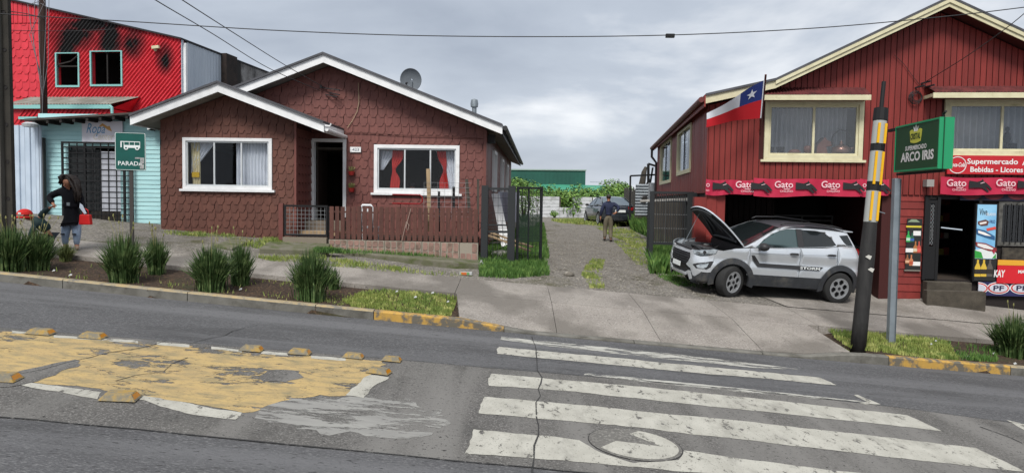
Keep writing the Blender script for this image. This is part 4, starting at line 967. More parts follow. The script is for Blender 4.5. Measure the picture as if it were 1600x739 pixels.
for s, xa, xb, ya, yb, m in (('Vive', 1530, 1543, 326, 336, BBK), ('HELADOS', 1540, 1556, 333, 337, WL), ('FRIO', 1546, 1555, 344, 349, mat('print navy', rgb('#1e2c63')))):
    p = ip(xa, yb); q = ip(xb, ya); txt(s, p[0], q[0], p[1], q[1], -.084, m, ic, off=.01)
# bottles poster below
a2 = B.px(1521, 438, -.06); b2 = B.px(1556, 405, -.06)
bp2 = empty('drinks_poster', B.o, B.a, 'small dark poster of yellow drink bottles under the ice cream poster', 'poster')
MB().box(a2[0], b2[0], -.085, -.072, a2[1], b2[1]).build('sheet', PK, bp2)
for x in (1527, 1536.5, 1546):
    p = B.px(x, 432, -.09); col = '#c9a83a' if x < 1540 else '#55504a'
    MB().prism([(p[0] - .06, p[1]), (p[0] + .06, p[1]), (p[0] + .06, p[1] + .2), (p[0] + .02, p[1] + .3), (p[0] + .02, p[1] + .37), (p[0] - .02, p[1] + .37), (p[0] - .02, p[1] + .3), (p[0] - .06, p[1] + .2)], -.089, -.086).build('printed_bottle', mat('print ' + col, rgb(col), rough=.5), bp2)
    MB().box(p[0] - .06, p[0] + .06, -.092, -.0891, p[1] + .06, p[1] + .16).build('printed_label', mat('print #2a2520', rgb('#2a2520')), bp2)
# snack banner and PF banner
k1 = empty('snack_banner', B.o, B.a, 'red and yellow snack banner under the barred shop window', 'banner')
a = B.px(1557, 442, -.09); b = B.px(1700, 409, -.09); MB().box(a[0], b[0], -.10, -.085, a[1], b[1]).build('cloth', mat('snack red', rgb('#c4202a'), rgb('#b51c26'), sc=2, rough=.4), k1)
yb_ = B.px(1600, 415, -.1)[1]; MB().box(a[0], b[0], -.105, -.1005, yb_, b[1] - .001).build('yellow_band', mat('snack yellow', rgb('#d19a2c'), rough=.5), k1)
p = B.px(1559, 433, -.11); q = B.px(1571, 422, -.11); txt('KAY', p[0] - .08, q[0], p[1], q[1], -.106, WL, k1, off=.03, shear=.1); p = B.px(1591, 427, -.11); q = B.px(1600, 422, -.11); txt('MARCO', p[0], p[0] + .6, p[1], q[1], -.106, WL, k1, off=.03) if False else txt('MA', p[0], q[0] + .02, p[1], q[1], -.106, WL, k1, off=.03)
k2 = empty('meat_brand_banner', B.o, B.a, 'navy banner with red and white oval badges at the foot of the shop wall', 'banner')
a = B.px(1527, 461, -.05); b = B.px(1700, 442, -.05); NV = mat('navy cloth', rgb('#22244f'), rough=.6); MB().box(a[0], b[0], -.065, -.05, a[1], b[1]).build('cloth', NV, k2)
RB = mat('badge red', rgb('#b3232c'), rough=.5)
for x in (1527, 1560, 1596, 1632):
    c = B.px(x, 450, -.07)
    def ell(rx, rz, y, m, n='oval_badge'):
        P = [(c[0] + rx * cos(2 * pi * i / 28), c[1] + rz * sin(2 * pi * i / 28)) for i in range(28)]
        if x == 1527: P = clip(P, (-1, 0, -a[0] - .0))
        if len(P) > 2: MB().prism(P, y, y + .003).build(n, m, k2)
    ell(.235, .135, -.069, WL); ell(.215, .118, -.073, RB); ell(.185, .095, -.077, WL); ell(.17, .085, -.081, mat('badge pale', rgb('#b9bcc6')))
    if x > 1530: txt('PF', c[0] - .11, c[0] + .11, c[1] - .055, c[1] + .055, -.085, mat('badge navy', rgb('#16173a')), k2, off=.02)
k3 = empty('lintel_banner', B.o, B.a, 'dark navy banner with oval badges above the shop door', 'banner')
a = B.px(1500, 313, -.05); b = B.px(1665, 302, -.05); MB().box(a[0], b[0], -.05, -.03, a[1], b[1]).build('cloth', mat('dark navy cloth', rgb('#151428'), rough=.7), k3)
for x in (1518, 1553, 1590, 1627):
    c = B.px(x, 305, -.05); P = [(c[0] + .2 * cos(2 * pi * i / 24), min(b[1] - .003, c[1] + .1 * sin(2 * pi * i / 24))) for i in range(24)]; MB().prism(P, -.055, -.051).build('oval_badge', mat('badge dull red', rgb('#5a1c24')), k3)

# ---------- flag on the corner pole
FX = B.px(1188, 200, -.05); fb = wpt(FX[0], -.05, B.px(1186, 205, -.05)[1]); ft_ = at(1196.5, 117, 15.55)
fl_ = empty('flag', fb, 0, 'Chilean flag on a slanting dark red pole above the garage banner', 'flag')
MB().tube([(0, 0, 0), ft_ - fb], .022, 8).build('pole', mat('dark red pole', rgb('#4b2320'), rough=.5), fl_)
top = at(1194, 126, 15.57) - fb; bot = at(1189, 185, 15.85) - fb
FRm = mat('flag red', rgb('#b5121f'), rough=.7); FB_ = mat('flag blue', rgb('#1d3070'), rough=.7); FW = mat('flag white', rgb('#c9ccd3'), rough=.7)
e1 = at(1105, 178, 15.3) - fb; e2 = at(1102, 200, 15.35) - fb
tm = at(1150, 151, 15.3) - fb; bm_ = at(1145, 189, 15.6) - fb
mt = at(1195, 154, 15.7) - fb; 
def fpt(u, v):      # u from pole to fly, v from top to bottom: the cloth hangs and streams
    T = top.lerp(tm, min(1, u * 2)) if u < .5 else tm.lerp(e1, u * 2 - 1)
    Bm = bot.lerp(bm_, u * 2) if u < .5 else bm_.lerp(e2, u * 2 - 1)
    # soften the corner in the middle
    P = T.lerp(Bm, v); P.y += .05 * sin(u * 9 + v * 2) * u + .02 * sin(u * 21 + 3 * v) * u; P.z += .02 * sin(u * 7) * (1 - v) ; return P
# canton, white half, red half as their own pieces of cloth
MB().grid(lambda a, b: fpt(a * .42, b * .5), 14, 8).build('blue_canton', FB_, fl_, smooth='all')
MB().grid(lambda a, b: fpt(.42 + a * .58, b * .5 * (1 - .12 * a)), 18, 8).build('white_band', FW, fl_, smooth='all')
MB().grid(lambda a, b: fpt(a, (.5 - (.06 * max(0, (a - .42) / .58))) + b * (.5 + (.06 * max(0, (a - .42) / .58)))), 30, 8).build('red_band', FRm, fl_, smooth='all')
star = []
for i in range(10): a = pi / 2 + i * pi / 5; r = .13 if i % 2 == 0 else .052; star.append((.21 + r * .75 * cos(a) * 1.0, .25 - r * 1.15 * sin(a)))
v, t = fill(star); 
for s in (-1,): MB().add([fpt(p[0], p[1]) + Vector((0, s * .012, 0)) for p in v], t).build('star', FW, fl_)
MB().grid(lambda a, b: fpt(a * .02 - .004, b) + Vector((0, -.006, 0)), 1, 8).build('hem', FW, fl_)
# service connection on the shop gable
bx = B.px(1440, 133, -.05); sb_ = MB()
for dx, dz in ((-.12, -.06), (0, .03), (.08, -.05)): sb_.bar((bx[0] + dx, -.03, bx[1] + dz), (bx[0] + dx + .1, -.25, bx[1] + dz + .02), .03)
for k in range(9): 
    a = U(0, 6.28); r = U(.08, .16); sb_.tube([(bx[0] - .12 + r * cos(a + t * .7), -.06 - .01 * k, bx[1] - .28 + r * sin(a + t * .7)) for t in range(6)], .007, 4)
sb_.build('service_bracket', BLKP, rs)
pts = [B.px(*q, -.06) for q in ((1397, 86), (1412, 100), (1425, 118), (1437, 133))]
MB().tube([(u, -.06, z) for u, z in pts], .006, 4).build('wall_cable', mat('dark cable', (.03, .02, .02)), rs)
fl2 = MB().box(px0 + .45, px0 + .6, -.25, -.05, B.px(1455, 292, -.1)[1], B.px(1455, 281, -.1)[1]).build('flood_lamp', mat('lamp grey', rgb('#8c8a86')), rs)

# ================================================================== GREEN HANGING SIGN
gs = empty('lightbox_sign', (0, 0, 0), 0, 'green double sided supermarket lightbox sign with beer emblem, hung over the pavement', 'sign')
bl, br_, tl, tr = at(1397, 271, 12.55), at(1466, 262, 11.05), at(1397, 201, 12.55), at(1466, 180, 11.05)
dv = (br_ - bl); dv.z = 0; Ln = dv.length; dv.normalize(); nv = Vector((dv.y, -dv.x, 0)); 
zlo, zhi = (bl.z + br_.z) / 2, (tl.z + tr.z) / 2; Hh = zhi - zlo
gs.location = (bl.x, bl.y, zlo); gs.rotation_euler = (0, 0, math.atan2(dv.y, dv.x)); tilt = (br_.z - bl.z) / Ln
SG = mat('sign face green', rgb('#12462a'), rgb('#0f3f26'), sc=2, rough=.5); SE = mat('sign edge green', rgb('#1f8a5c'), rough=.45)
MB().box(.02, Ln - .02, .0, .20, .03, Hh - .03).build('face', SG, gs)
fe = MB().box(Ln - .02, Ln, -.01, .21, 0, Hh).box(0, .02, -.01, .21, 0, Hh).box(.021, Ln - .021, -.01, .21, 0, .029).box(.021, Ln - .021, -.01, .21, Hh - .029, Hh).build('edge_frame', SE, gs)
MB().bar((Ln + .008, .06, 0), (Ln + .008, .06, Hh), .012).build('edge_seam', SG, gs)
W_ = Ln; 
txt('ARCO IRIS', .16 * W_, .90 * W_, .20 * Hh, .40 * Hh, -.004, WL, gs, off=.035); txt('SUPERMERCADO', .26 * W_, .74 * W_, .435 * Hh, .53 * Hh, -.004, WL, gs, off=.03)
YB = mat('emblem yellow', rgb('#c3c24a'), rough=.5); cx_, cz_ = .49 * W_, .74 * Hh
P = [(-.21, .09), (-.17, -.13), (-.05, -.155), (.05, -.155), (.17, -.13), (.21, .09), (.14, .115), (.0, .06), (-.14, .115)]
MB().prism([(cx_ + x, cz_ + z * .85) for x, z in P], -.005, -.001).build('emblem', YB, gs)
txt('CRISTAL', cx_ - .17, cx_ + .17, cz_ - .07, cz_ + .03, -.008, mat('emblem green', rgb('#17331f')), gs, off=.03)
for k in (-1, 0, 1): MB().prism([(cx_ + k * .045 - .018, cz_ + .06), (cx_ + k * .045 + .018, cz_ + .06), (cx_ + k * .075, cz_ + .18 - abs(k) * .04)], -.006, -.001).build('emblem_crown', WL, gs)
MB().bar((-.5, .1, Hh - .02), (0, .1, Hh - .02), .05).build('hanger_arm', BLACK, gs)
MB().bar((-.1, .1, -.03), (Ln * .98, .1, -.03), .04).build('lower_rail', BLACK, gs)
MB().tube([(Ln - .1, .1, Hh), (Ln - .12, .1, Hh + .06), (Ln - .05, .1, Hh + .09)], .02, 6).build('cable_clip', BLACK, gs)
pb = rp(1391, 538); Yp = 12.35; pb = at(1391.5, 538, Yp); pt_ = at(1401, 279, Yp + .1)
po = empty('sign_post', pb, 0, 'slim grey steel post standing in the grass and holding up the green sign', 'post')
mb = MB().bar((0, 0, -.2), pt_ - pb + Vector((0, 0, .0)), .11, .11, up=(0, 1, 0)); mb.build('pole', GREYM, po, bevel=.008)
MB().bar((.045, -.062, -.1), pt_ - pb + Vector((.045, -.062, -.02)), .012, .012).build('pole_seam', mat('dark grey seam', rgb('#4c555b')), po)

# ================================================================== LEANING WOODEN POLE WITH REFLECTIVE BANDS
lp0 = at(1341, 541, 11.7); lp1 = at(1381, 128, 12.0); ldir = (lp1 - lp0)
lp = empty('reflector_pole', lp0, 0, 'leaning black wooden pole with yellow and grey reflective bands in the verge', 'pole')
def lpp(y): t = (541 - y) / 413; return ldir * t
TAR = mat('tarred wood', rgb('#1d1c1c'), rgb('#2a2928'), sc=6, rough=.6, bump=.5, bsc=12, stretch=(2, 2, .4))
MB().tube([lpp(556), lpp(500), lpp(440), lpp(400), lpp(330), lpp(240), lpp(188)], [.125, .12, .118, .125, .10, .098, .095], 14).build('shaft', TAR, lp, smooth='all')
MB().tube([lpp(187), lpp(128)], .035, 8).build('top_rod', BLACK, lp); MB().tube([lpp(189), lpp(170)], [.115, .11], 12).build('top_cap', BLACK, lp)
RY = mat('reflective yellow', rgb('#d9a514'), rough=.35); RG = mat('reflective grey', rgb('#9a9c98'), rough=.4)
rdir = ldir.normalized(); sx = rdir.cross(Vector((0, 1, 0))).normalized()
if sx.x < 0: sx = -sx
for a, b in ((190, 228), (234, 292), (296, 348)):
    MB().tube([lpp(b), lpp(a)], [.108, .106], 14).build('grey_sleeve', RG, lp, smooth=True)
    for s in (-1, 1):
        o_ = sx * s * .055 + Vector((0, -.103, 0)); MB().bar(lpp(b - 3) + o_, lpp(a + 4) + o_, .038, .02, up=(0, 1, 0)).build('yellow_reflector', RY, lp)
for a, b in ((229, 234), (288, 296)): MB().tube([lpp(b + 3), lpp(a - 3)], .112, 14).build('black_band', BLACK, lp)
PT = mat('paper scrap', rgb('#b9b7b0'), rough=.9); 
for y, dx in ((403, -.04), (422, .02)): mb = MB(); c = lpp(y) + sx * dx + Vector((0, -.128, 0)); mb.add([c + Vector((-.05, 0, .02)), c + Vector((.03, -.002, -.03)), c + Vector((.06, 0, .03)), c + Vector((.0, .0, .05))], [(0, 1, 2, 3)]); mb.build('paper_scrap', PT, lp)
MB().bar(lpp(331) + Vector((.1, -.05, 0)), lpp(329) + Vector((.2, -.05, -.05)), .012).build('nail', GREYM, lp)
# ================================================================== LEFT SHOP (turquoise)
C = Fr(at(252, 340, 18.15).x, 18.15, 1.0, radians(-1.5))
ts = C.root('clothes_shop', 'small turquoise weatherboard clothes shop with a black barred door', 'building')
cw0 = C.px(62, 300)[0]; cg = C.g(-2, 0) - .3; ct = C.px(150, 190)[1] + .05
g0, g1, gz_0, gz_1 = C.px(108, 300)[0], C.px(189, 300)[0], C.px(150, 350)[1], C.px(150, 228)[1]
MB().holed([(cw0, cg), (-.01, cg), (-.01, ct + .1), (cw0, ct)], [rect(g0, g1, gz_0, gz_1)], 0, .1).build('front_wall', TURQ, ts)
MB().box(cw0, cw0 + .1, .1, 3, cg, ct).box(-.11, -.01, .1, 3, cg, ct).box(cw0, -.01, 2.9, 3, cg, ct).build('rear_walls', DARKIN, ts)
z = C.px(150, 352)[1] - .25
while z < ct + .05:
    h = .105; segs = [(cw0, -.01)]
    if z + h > gz_0 and z < gz_1: segs = [(cw0, g0), (g1, -.01)]
    for a, b in segs:
        t = .02; mb = MB().add([(a, -.001, z), (b, -.001, z), (b, -t, z), (a, -t, z), (a, -.001, z + h), (b, -.001, z + h), (b, -.006, z + h), (a, -.006, z + h)], [(0, 1, 2, 3), (4, 7, 6, 5), (3, 2, 6, 7), (0, 3, 7, 4), (2, 1, 5, 6)]); mb.build('weatherboard', TURQ, ts)
    z += h + .004
# door: dark leaf at the left, white blind at the right, iron grille outside
MB().box(g0, g0 + .75, .05, .09, gz_0, gz_1 - .1).build('dark_leaf', mat('charcoal door', rgb('#222527'), rough=.6), ts)
for k in range(8): MB().box(g0 + .08, g0 + .67, .035, .049, gz_0 + .1 + k * .24, gz_0 + .28 + k * .24).build('leaf_slat', mat('charcoal slat', rgb('#2c2f31'), rough=.6), ts)
b0 = C.px(141, 330); b1 = C.px(187, 237); MB().box(b0[0], b1[0], .10, .12, C.px(150, 333)[1], b1[1]).build('white_blind', mat('door blind', rgb('#c9ccd6'), rough=.8), ts)
gr = empty('door_grille'); gr.parent = ts; gx0, gx1, gy0, gy1 = C.px(97, 300, -.15)[0], C.px(207, 300, -.15)[0], C.px(150, 352, -.15)[1], C.px(150, 222, -.15)[1]
f = MB()
f.holed(rect(gx0, gx1, gy0, gy1), [rect(gx0 + .045, gx1 - .045, gy0 + .045, gy1 - .045)], -.17, -.13); f.build('frame', BLACK, gr)
n = 9
for i in range(1, n):
    x = gx0 + (gx1 - gx0) * i / n
    if i in (2, 5, 8) or True: MB().bar((x, -.15, gy0 + .04), (x, -.15, gy1 - .04), .022 if i not in (3, 8) else .05).build('upright', BLACK, gr)
for i in range(1, 15):
    z = gy0 + (gy1 - gy0) * i / 15; MB().bar((gx0 + .04, -.165, z), (gx1 - .04, -.165, z), .02 if i % 2 else .03).build('crossbar', BLACK, gr)
MB().box(g0, g1, -.02, .03, gz_0 - .02, gz_0 + .33).build('kick_panel', mat('dark kick panel', rgb('#2b2622'), rough=.7), ts)
# roof edge, lamp, sign
ra_ = C.px(38, 189, -.5); rb_ = C.px(204, 179, -.5)
MB().prism([ra_, rb_, (rb_[0] + .6, rb_[1] + .02), (rb_[0] + .6, rb_[1] + .07), (rb_[0], rb_[1] + .05), (ra_[0], ra_[1] + .05)], -.5, 3.0).build('roof', mat('rusty roof', rgb('#4a4744'), rgb('#39342f'), sc=3, rough=.8), ts)
for i in range(9):
    u = ra_[0] + .2 + i * .33; MB().box(u, u + .06, -.48, 0, ra_[1] + (rb_[1] - ra_[1]) * (u - ra_[0]) / (rb_[0] - ra_[0]) - .09, ra_[1] + (rb_[1] - ra_[1]) * (u - ra_[0]) / (rb_[0] - ra_[0]) - .01).build('rafter', CHAR, ts)
lpx = C.px(47, 196, -.55); MB().lathe([(0, 0), (.16, .02), (.18, .09), (.1, .13), (0, .13)], (lpx[0], -.55, lpx[1] - .06), 14).build('flood_lamp', mat('lamp white', rgb('#a9adb0'), rough=.4), ts); 
ss = empty('shop_name_board', C.o, C.a, 'white clothes shop name board with blue script and an ochre roof emblem', 'sign')
p = C.px(128.5, 222, -.06); q = C.px(191.5, 190, -.06); MB().box(p[0], q[0], -.07, -.03, p[1], q[1]).build('board', mat('board white', rgb('#c6c5ce'), rough=.5), ss)
p = C.px(135, 213, -.075); q = C.px(164, 193.5, -.075); txt('Ropa', p[0], q[0], p[1], q[1], -.073, mat('script blue', rgb('#3b7fa9'), rough=.5), ss, shear=.35)
p = C.px(146, 218.5, -.075); q = C.px(178, 208.5, -.075); txt('Center', p[0], q[0], p[1], q[1], -.073, mat('script cream', rgb('#b9b3a4'), rough=.5), ss, shear=.3)
P = [C.px(*v, -.075) for v in ((155, 197), (160, 193), (168, 198), (171, 197), (175, 206), (168, 203), (160, 197), (156, 199))]; MB().prism(P, -.074, -.071).build('roof_emblem', mat('ochre print', rgb('#b98b4c'), rough=.5), ss)

# white sheet metal gate, far left
wg = empty('sheet_metal_gate', (0, 0, 0), 0, 'white sheet metal gate at the left edge beside the turquoise shop', 'gate')
p, q = at(-60, 335, 18.0), at(62.5, 328, 18.0); zt_ = at(40, 196, 18).z
GW = mat('pale blue sheet', rgb('#b9c6d4'), rgb('#acbac9'), sc=2, rough=.55, metal=.1)
x = p.x
while x < q.x - .02:
    b = min(x + .27, q.x); mb = MB().prismz([(x + .003, 18), (x + .10, 18), (x + .115, 17.965), (x + .145, 17.965), (x + .16, 18), (b - .003, 18), (b - .003, 18.015), (x + .003, 18.015)], p.z - .02, zt_); mb.build('sheet', GW, wg); x += .27
MB().box(p.x, q.x, 18.02, 18.07, p.z - .0, p.z + .06).build('rail', BLACK, wg)
MB().box(q.x + .01, q.x + .11, 18.0, 18.1, p.z - .9, zt_ - .3).build('gate_post', mat('dark post', rgb('#2a2a2a')), wg)
MB().box(p.x, q.x + .1, 18.1, 18.25, p.z - 1.0, p.z + .0).build('base_panel', mat('base dark', rgb('#3c3a33'), rough=.9), wg)

# ================================================================== BURNT RED BUILDING
D = Fr(at(283, 150, 23).x, 23, 1.2, radians(-7.0))
bb = D.root('burnt_building', 'bright red two storey building with fire blackened windows and grey corrugated side', 'building')
dz_ = lambda x, y: D.px(x, y)
tr_, tl_2 = D.px(283, 62), D.px(20, 2)
dl = D.px(-80, 0)[0]; slope = (tl_2[1] - tr_[1]) / (tr_[0] - tl_2[0]); ztop = lambda u: tr_[1] + (tr_[0] - u) * slope
dw1 = (D.px(90, 110)[0], D.px(123, 110)[0], D.px(100, 134)[1], D.px(100, 84.5)[1]); dw2 = (D.px(144, 110)[0], D.px(190, 110)[0], D.px(170, 132.5)[1], D.px(170, 81.5)[1])
# soot: black fans that the fire left above the openings
def soot_mat(name, base, base2, spots, bump=.1):
    m = mat(name, base, base2, sc=3, rough=.55, bump=bump, bsc=20); nt = m.node_tree; k = nt.links; b = nt.nodes['Principled BSDF']
    src = b.inputs['Base Color'].links[0].from_socket; tcn = nt.nodes.new('ShaderNodeTexCoord'); acc = None
    for (cx, cz, rx, rz) in spots:
        mp = nt.nodes.new('ShaderNodeMapping'); mp.inputs['Location'].default_value = (-cx / rx, 0, -cz / rz); mp.inputs['Scale'].default_value = (1 / rx, 0, 1 / rz); k.new(tcn.outputs['Object'], mp.inputs[0])
        ln = nt.nodes.new('ShaderNodeVectorMath'); ln.operation = 'LENGTH'; k.new(mp.outputs[0], ln.inputs[0])
        mr = nt.nodes.new('ShaderNodeMapRange'); mr.inputs['From Min'].default_value = 1.35; mr.inputs['From Max'].default_value = .25; k.new(ln.outputs['Value'], mr.inputs['Value'])
        if acc is None: acc = mr.outputs[0]
        else: mx = nt.nodes.new('ShaderNodeMath'); mx.operation = 'MAXIMUM'; k.new(acc, mx.inputs[0]); k.new(mr.outputs[0], mx.inputs[1]); acc = mx.outputs[0]
    nz = nt.nodes.new('ShaderNodeTexNoise'); nz.inputs['Scale'].default_value = 1.3; nz.inputs['Detail'].default_value = 9; nz.inputs['Roughness'].default_value = .65; k.new(tcn.outputs['Object'], nz.inputs['Vector'])
    ad = nt.nodes.new('ShaderNodeMath'); ad.operation = 'MULTIPLY_ADD'; ad.inputs[1].default_value = 3.2; ad.inputs[2].default_value = -.45; k.new(nz.outputs[0], ad.inputs[0])
    mu = nt.nodes.new('ShaderNodeMath'); mu.operation = 'MULTIPLY'; mu.use_clamp = True; k.new(acc, mu.inputs[0]); k.new(ad.outputs[0], mu.inputs[1])
    mc = nt.nodes.new('ShaderNodeMixRGB'); k.new(mu.outputs[0], mc.inputs[0]); k.new(src, mc.inputs[1]); mc.inputs[2].default_value = (.012, .011, .012, 1); k.new(mc.outputs[0], b.inputs['Base Color']); return m
def sp4(x, y, rx, ry): c = D.px(x, y); return (c[0], c[1], rx / 1120 * 23, ry / 1120 * 23)
SOOT = soot_mat('fire stained red sheet', rgb('#c42936'), rgb('#d03a45'), [sp4(103, 78, 22, 30), sp4(172, 55, 27, 46), sp4(208, 66, 20, 26), sp4(140, 40, 70, 16), sp4(258, 92, 14, 22), sp4(120, 56, 44, 22)])
div = D.px(64, 100)[0]; cut = D.px(20, 100)[0]
wall = [(dl, 0), (tr_[0], 0), (tr_[0], tr_[1]), (dl, ztop(dl))]
MB().holed(wall, [rect(*dw1), rect(*dw2)], 0, .15).build('front_wall', SOOT, bb)
ribs = MB(); per = .155; sl_ = 1.12
def rib_seg(c):         # line z = sl*u + c clipped to the wall right of the divider
    us = []
    u = div + .1
    st = .03
    on = False; segs = []; cur = None
    while u < tr_[0]:
        z = sl_ * (u - tr_[0]) + c; ins = (.1 < z < ztop(u) - .03) and not any(h[0] - .05 < u < h[1] + .05 and h[2] - .05 < z < h[3] + .05 for h in (dw1, dw2))
        if ins and cur is None: cur = u
        if not ins and cur is not None: segs.append((cur, u - st)); cur = None
        u += st
    if cur is not None: segs.append((cur, u - st))
    return [s for s in segs if s[1] - s[0] > .05]
c = -.5
while c < ztop(div) + sl_ * (tr_[0] - div):
    for a, b in rib_seg(c):
        za, zb = sl_ * (a - tr_[0]) + c, sl_ * (b - tr_[0]) + c; w_ = .05
        ribs.add([(a, -.002, za - w_), (b, -.002, zb - w_), (b, -.045, zb), (a, -.045, za), (b, -.002, zb + w_), (a, -.002, za + w_)], [(0, 1, 2, 3), (3, 2, 4, 5)])
    c += per
stuff(ribs.build('diagonal_ribs', SOOT, bb, recalc=False))
MB().box(div - .03, div + .05, -.05, -.001, 0, ztop(div)).build('divider', BRED, bb)
shg = empty('left_cladding'); shg.parent = bb
BREDS = mat('bright red shingle', rgb('#c93340'), rgb('#b92834'), sc=3, rough=.5, rnd=.08)
shingles(shg, [(D.px(8, 100)[0], div - .05, D.px(40, 153)[1], ztop(div) - .55, [])], .26, .262, -.002, BREDS, 0, 60)
for i in range(9): u = div - .12 - i * .16; MB().box(u, u + .14, -.03, -.001, ztop(div) - .5, ztop(u + .14) - .03).build('top_board', BREDS, bb)
# windows of the burnt rooms
for q, sash in ((dw1, True), (dw2, False)):
    f = MB().holed(rect(q[0] - .05, q[1] + .05, q[2] - .06, q[3] + .03), [rect(q[0] + .0, q[1] - .0, q[2] + .0, q[3] - .0)], -.05, .05); wn = f.build('window', TURQT, bb)
    MB().box((q[0] + q[1]) / 2 - .02, (q[0] + q[1]) / 2 + .02, .02, .05, q[2], q[3]).build('mullion', CHAR, wn) if not sash else MB().box(q[0], q[1], .02, .05, q[3] - .42, q[3] - .37).build('mullion', CHAR, wn)
    if sash: MB().bar((q[0] + .02, -.05, q[3] - .36), (q[1] - .05, -.28, q[3] - .30), .035).bar((q[0] + .02, -.0, q[3] - .04), (q[0] + .02, -.05, q[3] - .36), .03).bar((q[1] - .05, -.28, q[3] - .30), (q[1] - .0, -.0, q[3] - .04), .03).build('open_sash', CHAR, wn)
MB().box(dl, tr_[0] - .16, 2.4, 2.5, 0, tr_[1] - .05).build('burnt_inner_wall', CHAR, bb); MB().box(dl, tr_[0], .16, 2.4, dw1[2] - .8, dw1[2] - .7).build('burnt_floor', CHAR, bb); MB().box(dl, tr_[0] - .1, .16, 6, dw1[3] + .25, dw1[3] + .3).build('burnt_ceiling', CHAR, bb)
# side wall: white and grey corrugated sheet, then charred end
DL = 9.5; q1 = D.side(347, 100, tr_[0])[0]; q2 = D.side(372, 110, tr_[0])[0]
SW = MB(); n = 60
ys_ = [0.02 + DL * i / n for i in range(n + 1)]; u0 = tr_[0]
def shs(name, ya, yb, m, z1=None):
    mb = MB(); k = max(2, int((yb - ya) / .09)); vs = []
    for i in range(k + 1): y = ya + (yb - ya) * i / k; o = .015 if i % 2 else .0; vs += [(u0 + .002 + o, y, 0), (u0 + .002 + o, y, (z1 or tr_[1]) - .02)]
    mb.add(vs, [(2 * i, 2 * i + 2, 2 * i + 3, 2 * i + 1) for i in range(k)]); return mb.build(name, m, bb)
BSH = mat('smoke stained sheet', rgb('#8d8c8a'), rgb('#5f5c5a'), sc=2, rough=.7, dirt=rgb('#2a2725'), dsc=1.3, dlo=.45, dhi=.65)
shs('side_sheet', .3, q1, GALVW); shs('side_sheet', q2 + .15, DL, BSH)
MB().box(u0 - .15, u0 - .003, .16, DL, 0, tr_[1] - .03).build('side_frame', CHAR, bb)
MB().bar((u0 + .06, .12, 0), (u0 + .06, .12, tr_[1] - .1), .10).build('corner_pipe', WHITE, bb)
MB().box(u0 - .01, u0 + .02, -.0, .1, 0, tr_[1]).build('corner_strip', GALVW, bb)
MB().box(u0 + .003, u0 + .03, q1, q2 + .15, D.side(350, 85, u0)[1] - .9, tr_[1] - .02).build('charred_opening', CHAR, bb)
MB().box(u0 + .0, u0 + .22, q1 - .1, q1 + .65, D.side(350, 120, u0)[1] - 1.0, tr_[1] + .05).build('charred_stack', mat('charred boards', rgb('#2e2420'), rgb('#1c1715'), sc=5, rough=.9, bump=.5), bb)
rfl = [(dl, ztop(dl)), (tr_[0] + .05, ztop(tr_[0] + .05))]
MB().prism([rfl[0], rfl[1], (rfl[1][0], rfl[1][1] + .05), (rfl[0][0], rfl[0][1] + .05)], -.1, DL).build('roof', mat('black roof edge', rgb('#26262a'), rough=.8), bb)
MB().bar((D.px(247, 77)[0] - .12, -.12, D.px(247, 76)[1]), (D.px(247, 77)[0] + .12, -.12, D.px(247, 76)[1] + .02), .09).bar((D.px(245, 79)[0], -.1, D.px(245, 80)[1]), (D.px(245, 79)[0], -.02, D.px(245, 77)[1]), .07).build('security_lamp', CREAM, bb)
# lean-to awning
aw0 = D.px(24, 166, -1.0); aw1 = D.px(174, 164, -1.0); at0 = D.px(40, 157, 0)[1]; at1 = D.px(203, 152, 0)
mb = MB(); n = 70; u_a, u_b = D.px(10, 160, -1)[0], aw1[0]; vs = []
for i in range(n + 1):
    u = u_a + (u_b - u_a) * i / n; h = .015 * (-1) ** i; vs += [(u, -1.0, aw1[1] + .02 + h), (u + .02 + .3 * i / n, -.02, at1[1] + h)]
mb.add(vs, [(2 * i, 2 * i + 2, 2 * i + 3, 2 * i + 1) for i in range(n)]); awn = mb.build('lean_to_roof', mat('lichen roof', rgb('#8b8a84'), rgb('#6f6c62'), sc=3, rough=.9), bb)
MB().box(u_a, u_b, -1.03, -.99, aw1[1] - .12, aw1[1] - .0).build('fascia', TURQT, awn)
MB().tube([(u_b + .0, -1.06, aw1[1] - .05), (u_b + .06, -1.06, aw1[1] - .09), (u_b + .08, -1.06, aw1[1] - .5), (u_b + .08, -1.06, 0)], .045, 8).build('downpipe', TURQT, awn, smooth=True)
MB().prism([(0, 0)] * 0 or [(u_b - .02, 0), (u_b, 0), (u_b, aw1[1] - .13), (u_b - .02, aw1[1] - .13)], -.97, 0).build('cheek', BRED, awn)
mb = MB().add([(u_b + .0, -.98, aw1[1] - .1), (u_b, -.02, aw1[1] - .1), (u_b + .3, -.02, at1[1])], [(0, 1, 2)]); mb.build('cheek', BRED, awn)
lw = MB().box(u_a, u_b - .03, -.92, -.9, 0, aw1[1] - .1); lw.build('lower_wall', BRED, awn)
mb = MB(); c = 0
while c < 12:
    a = u_a + c * .15; 
    if a + .5 < u_b: mb.add([(a - .04, -.925, aw1[1] - .75), (a + .04, -.925, aw1[1] - .75), (a + .60, -.955, aw1[1] - .12), (a + .54, -.925, aw1[1] - .12)], [(0, 1, 2, 3)])
    c += 1
    if a > u_b: break
while a < u_b - .5:
    mb.add([(a - .04, -.925, aw1[1] - .75), (a + .04, -.925, aw1[1] - .75), (a + .60, -.955, aw1[1] - .12), (a + .54, -.925, aw1[1] - .12)], [(0, 1, 2, 3)]); a += .15
stuff(mb.build('lower_ribs', BRED, awn))
for xa, xb in ((24, 53), (96, 134)): p = D.px(xa, 186, -1.1); q = D.px(xb, 182, -1.1); MB().box(p[0], q[0], -.99, -.93, p[1], q[1]).build('window_head', TURQT, awn)

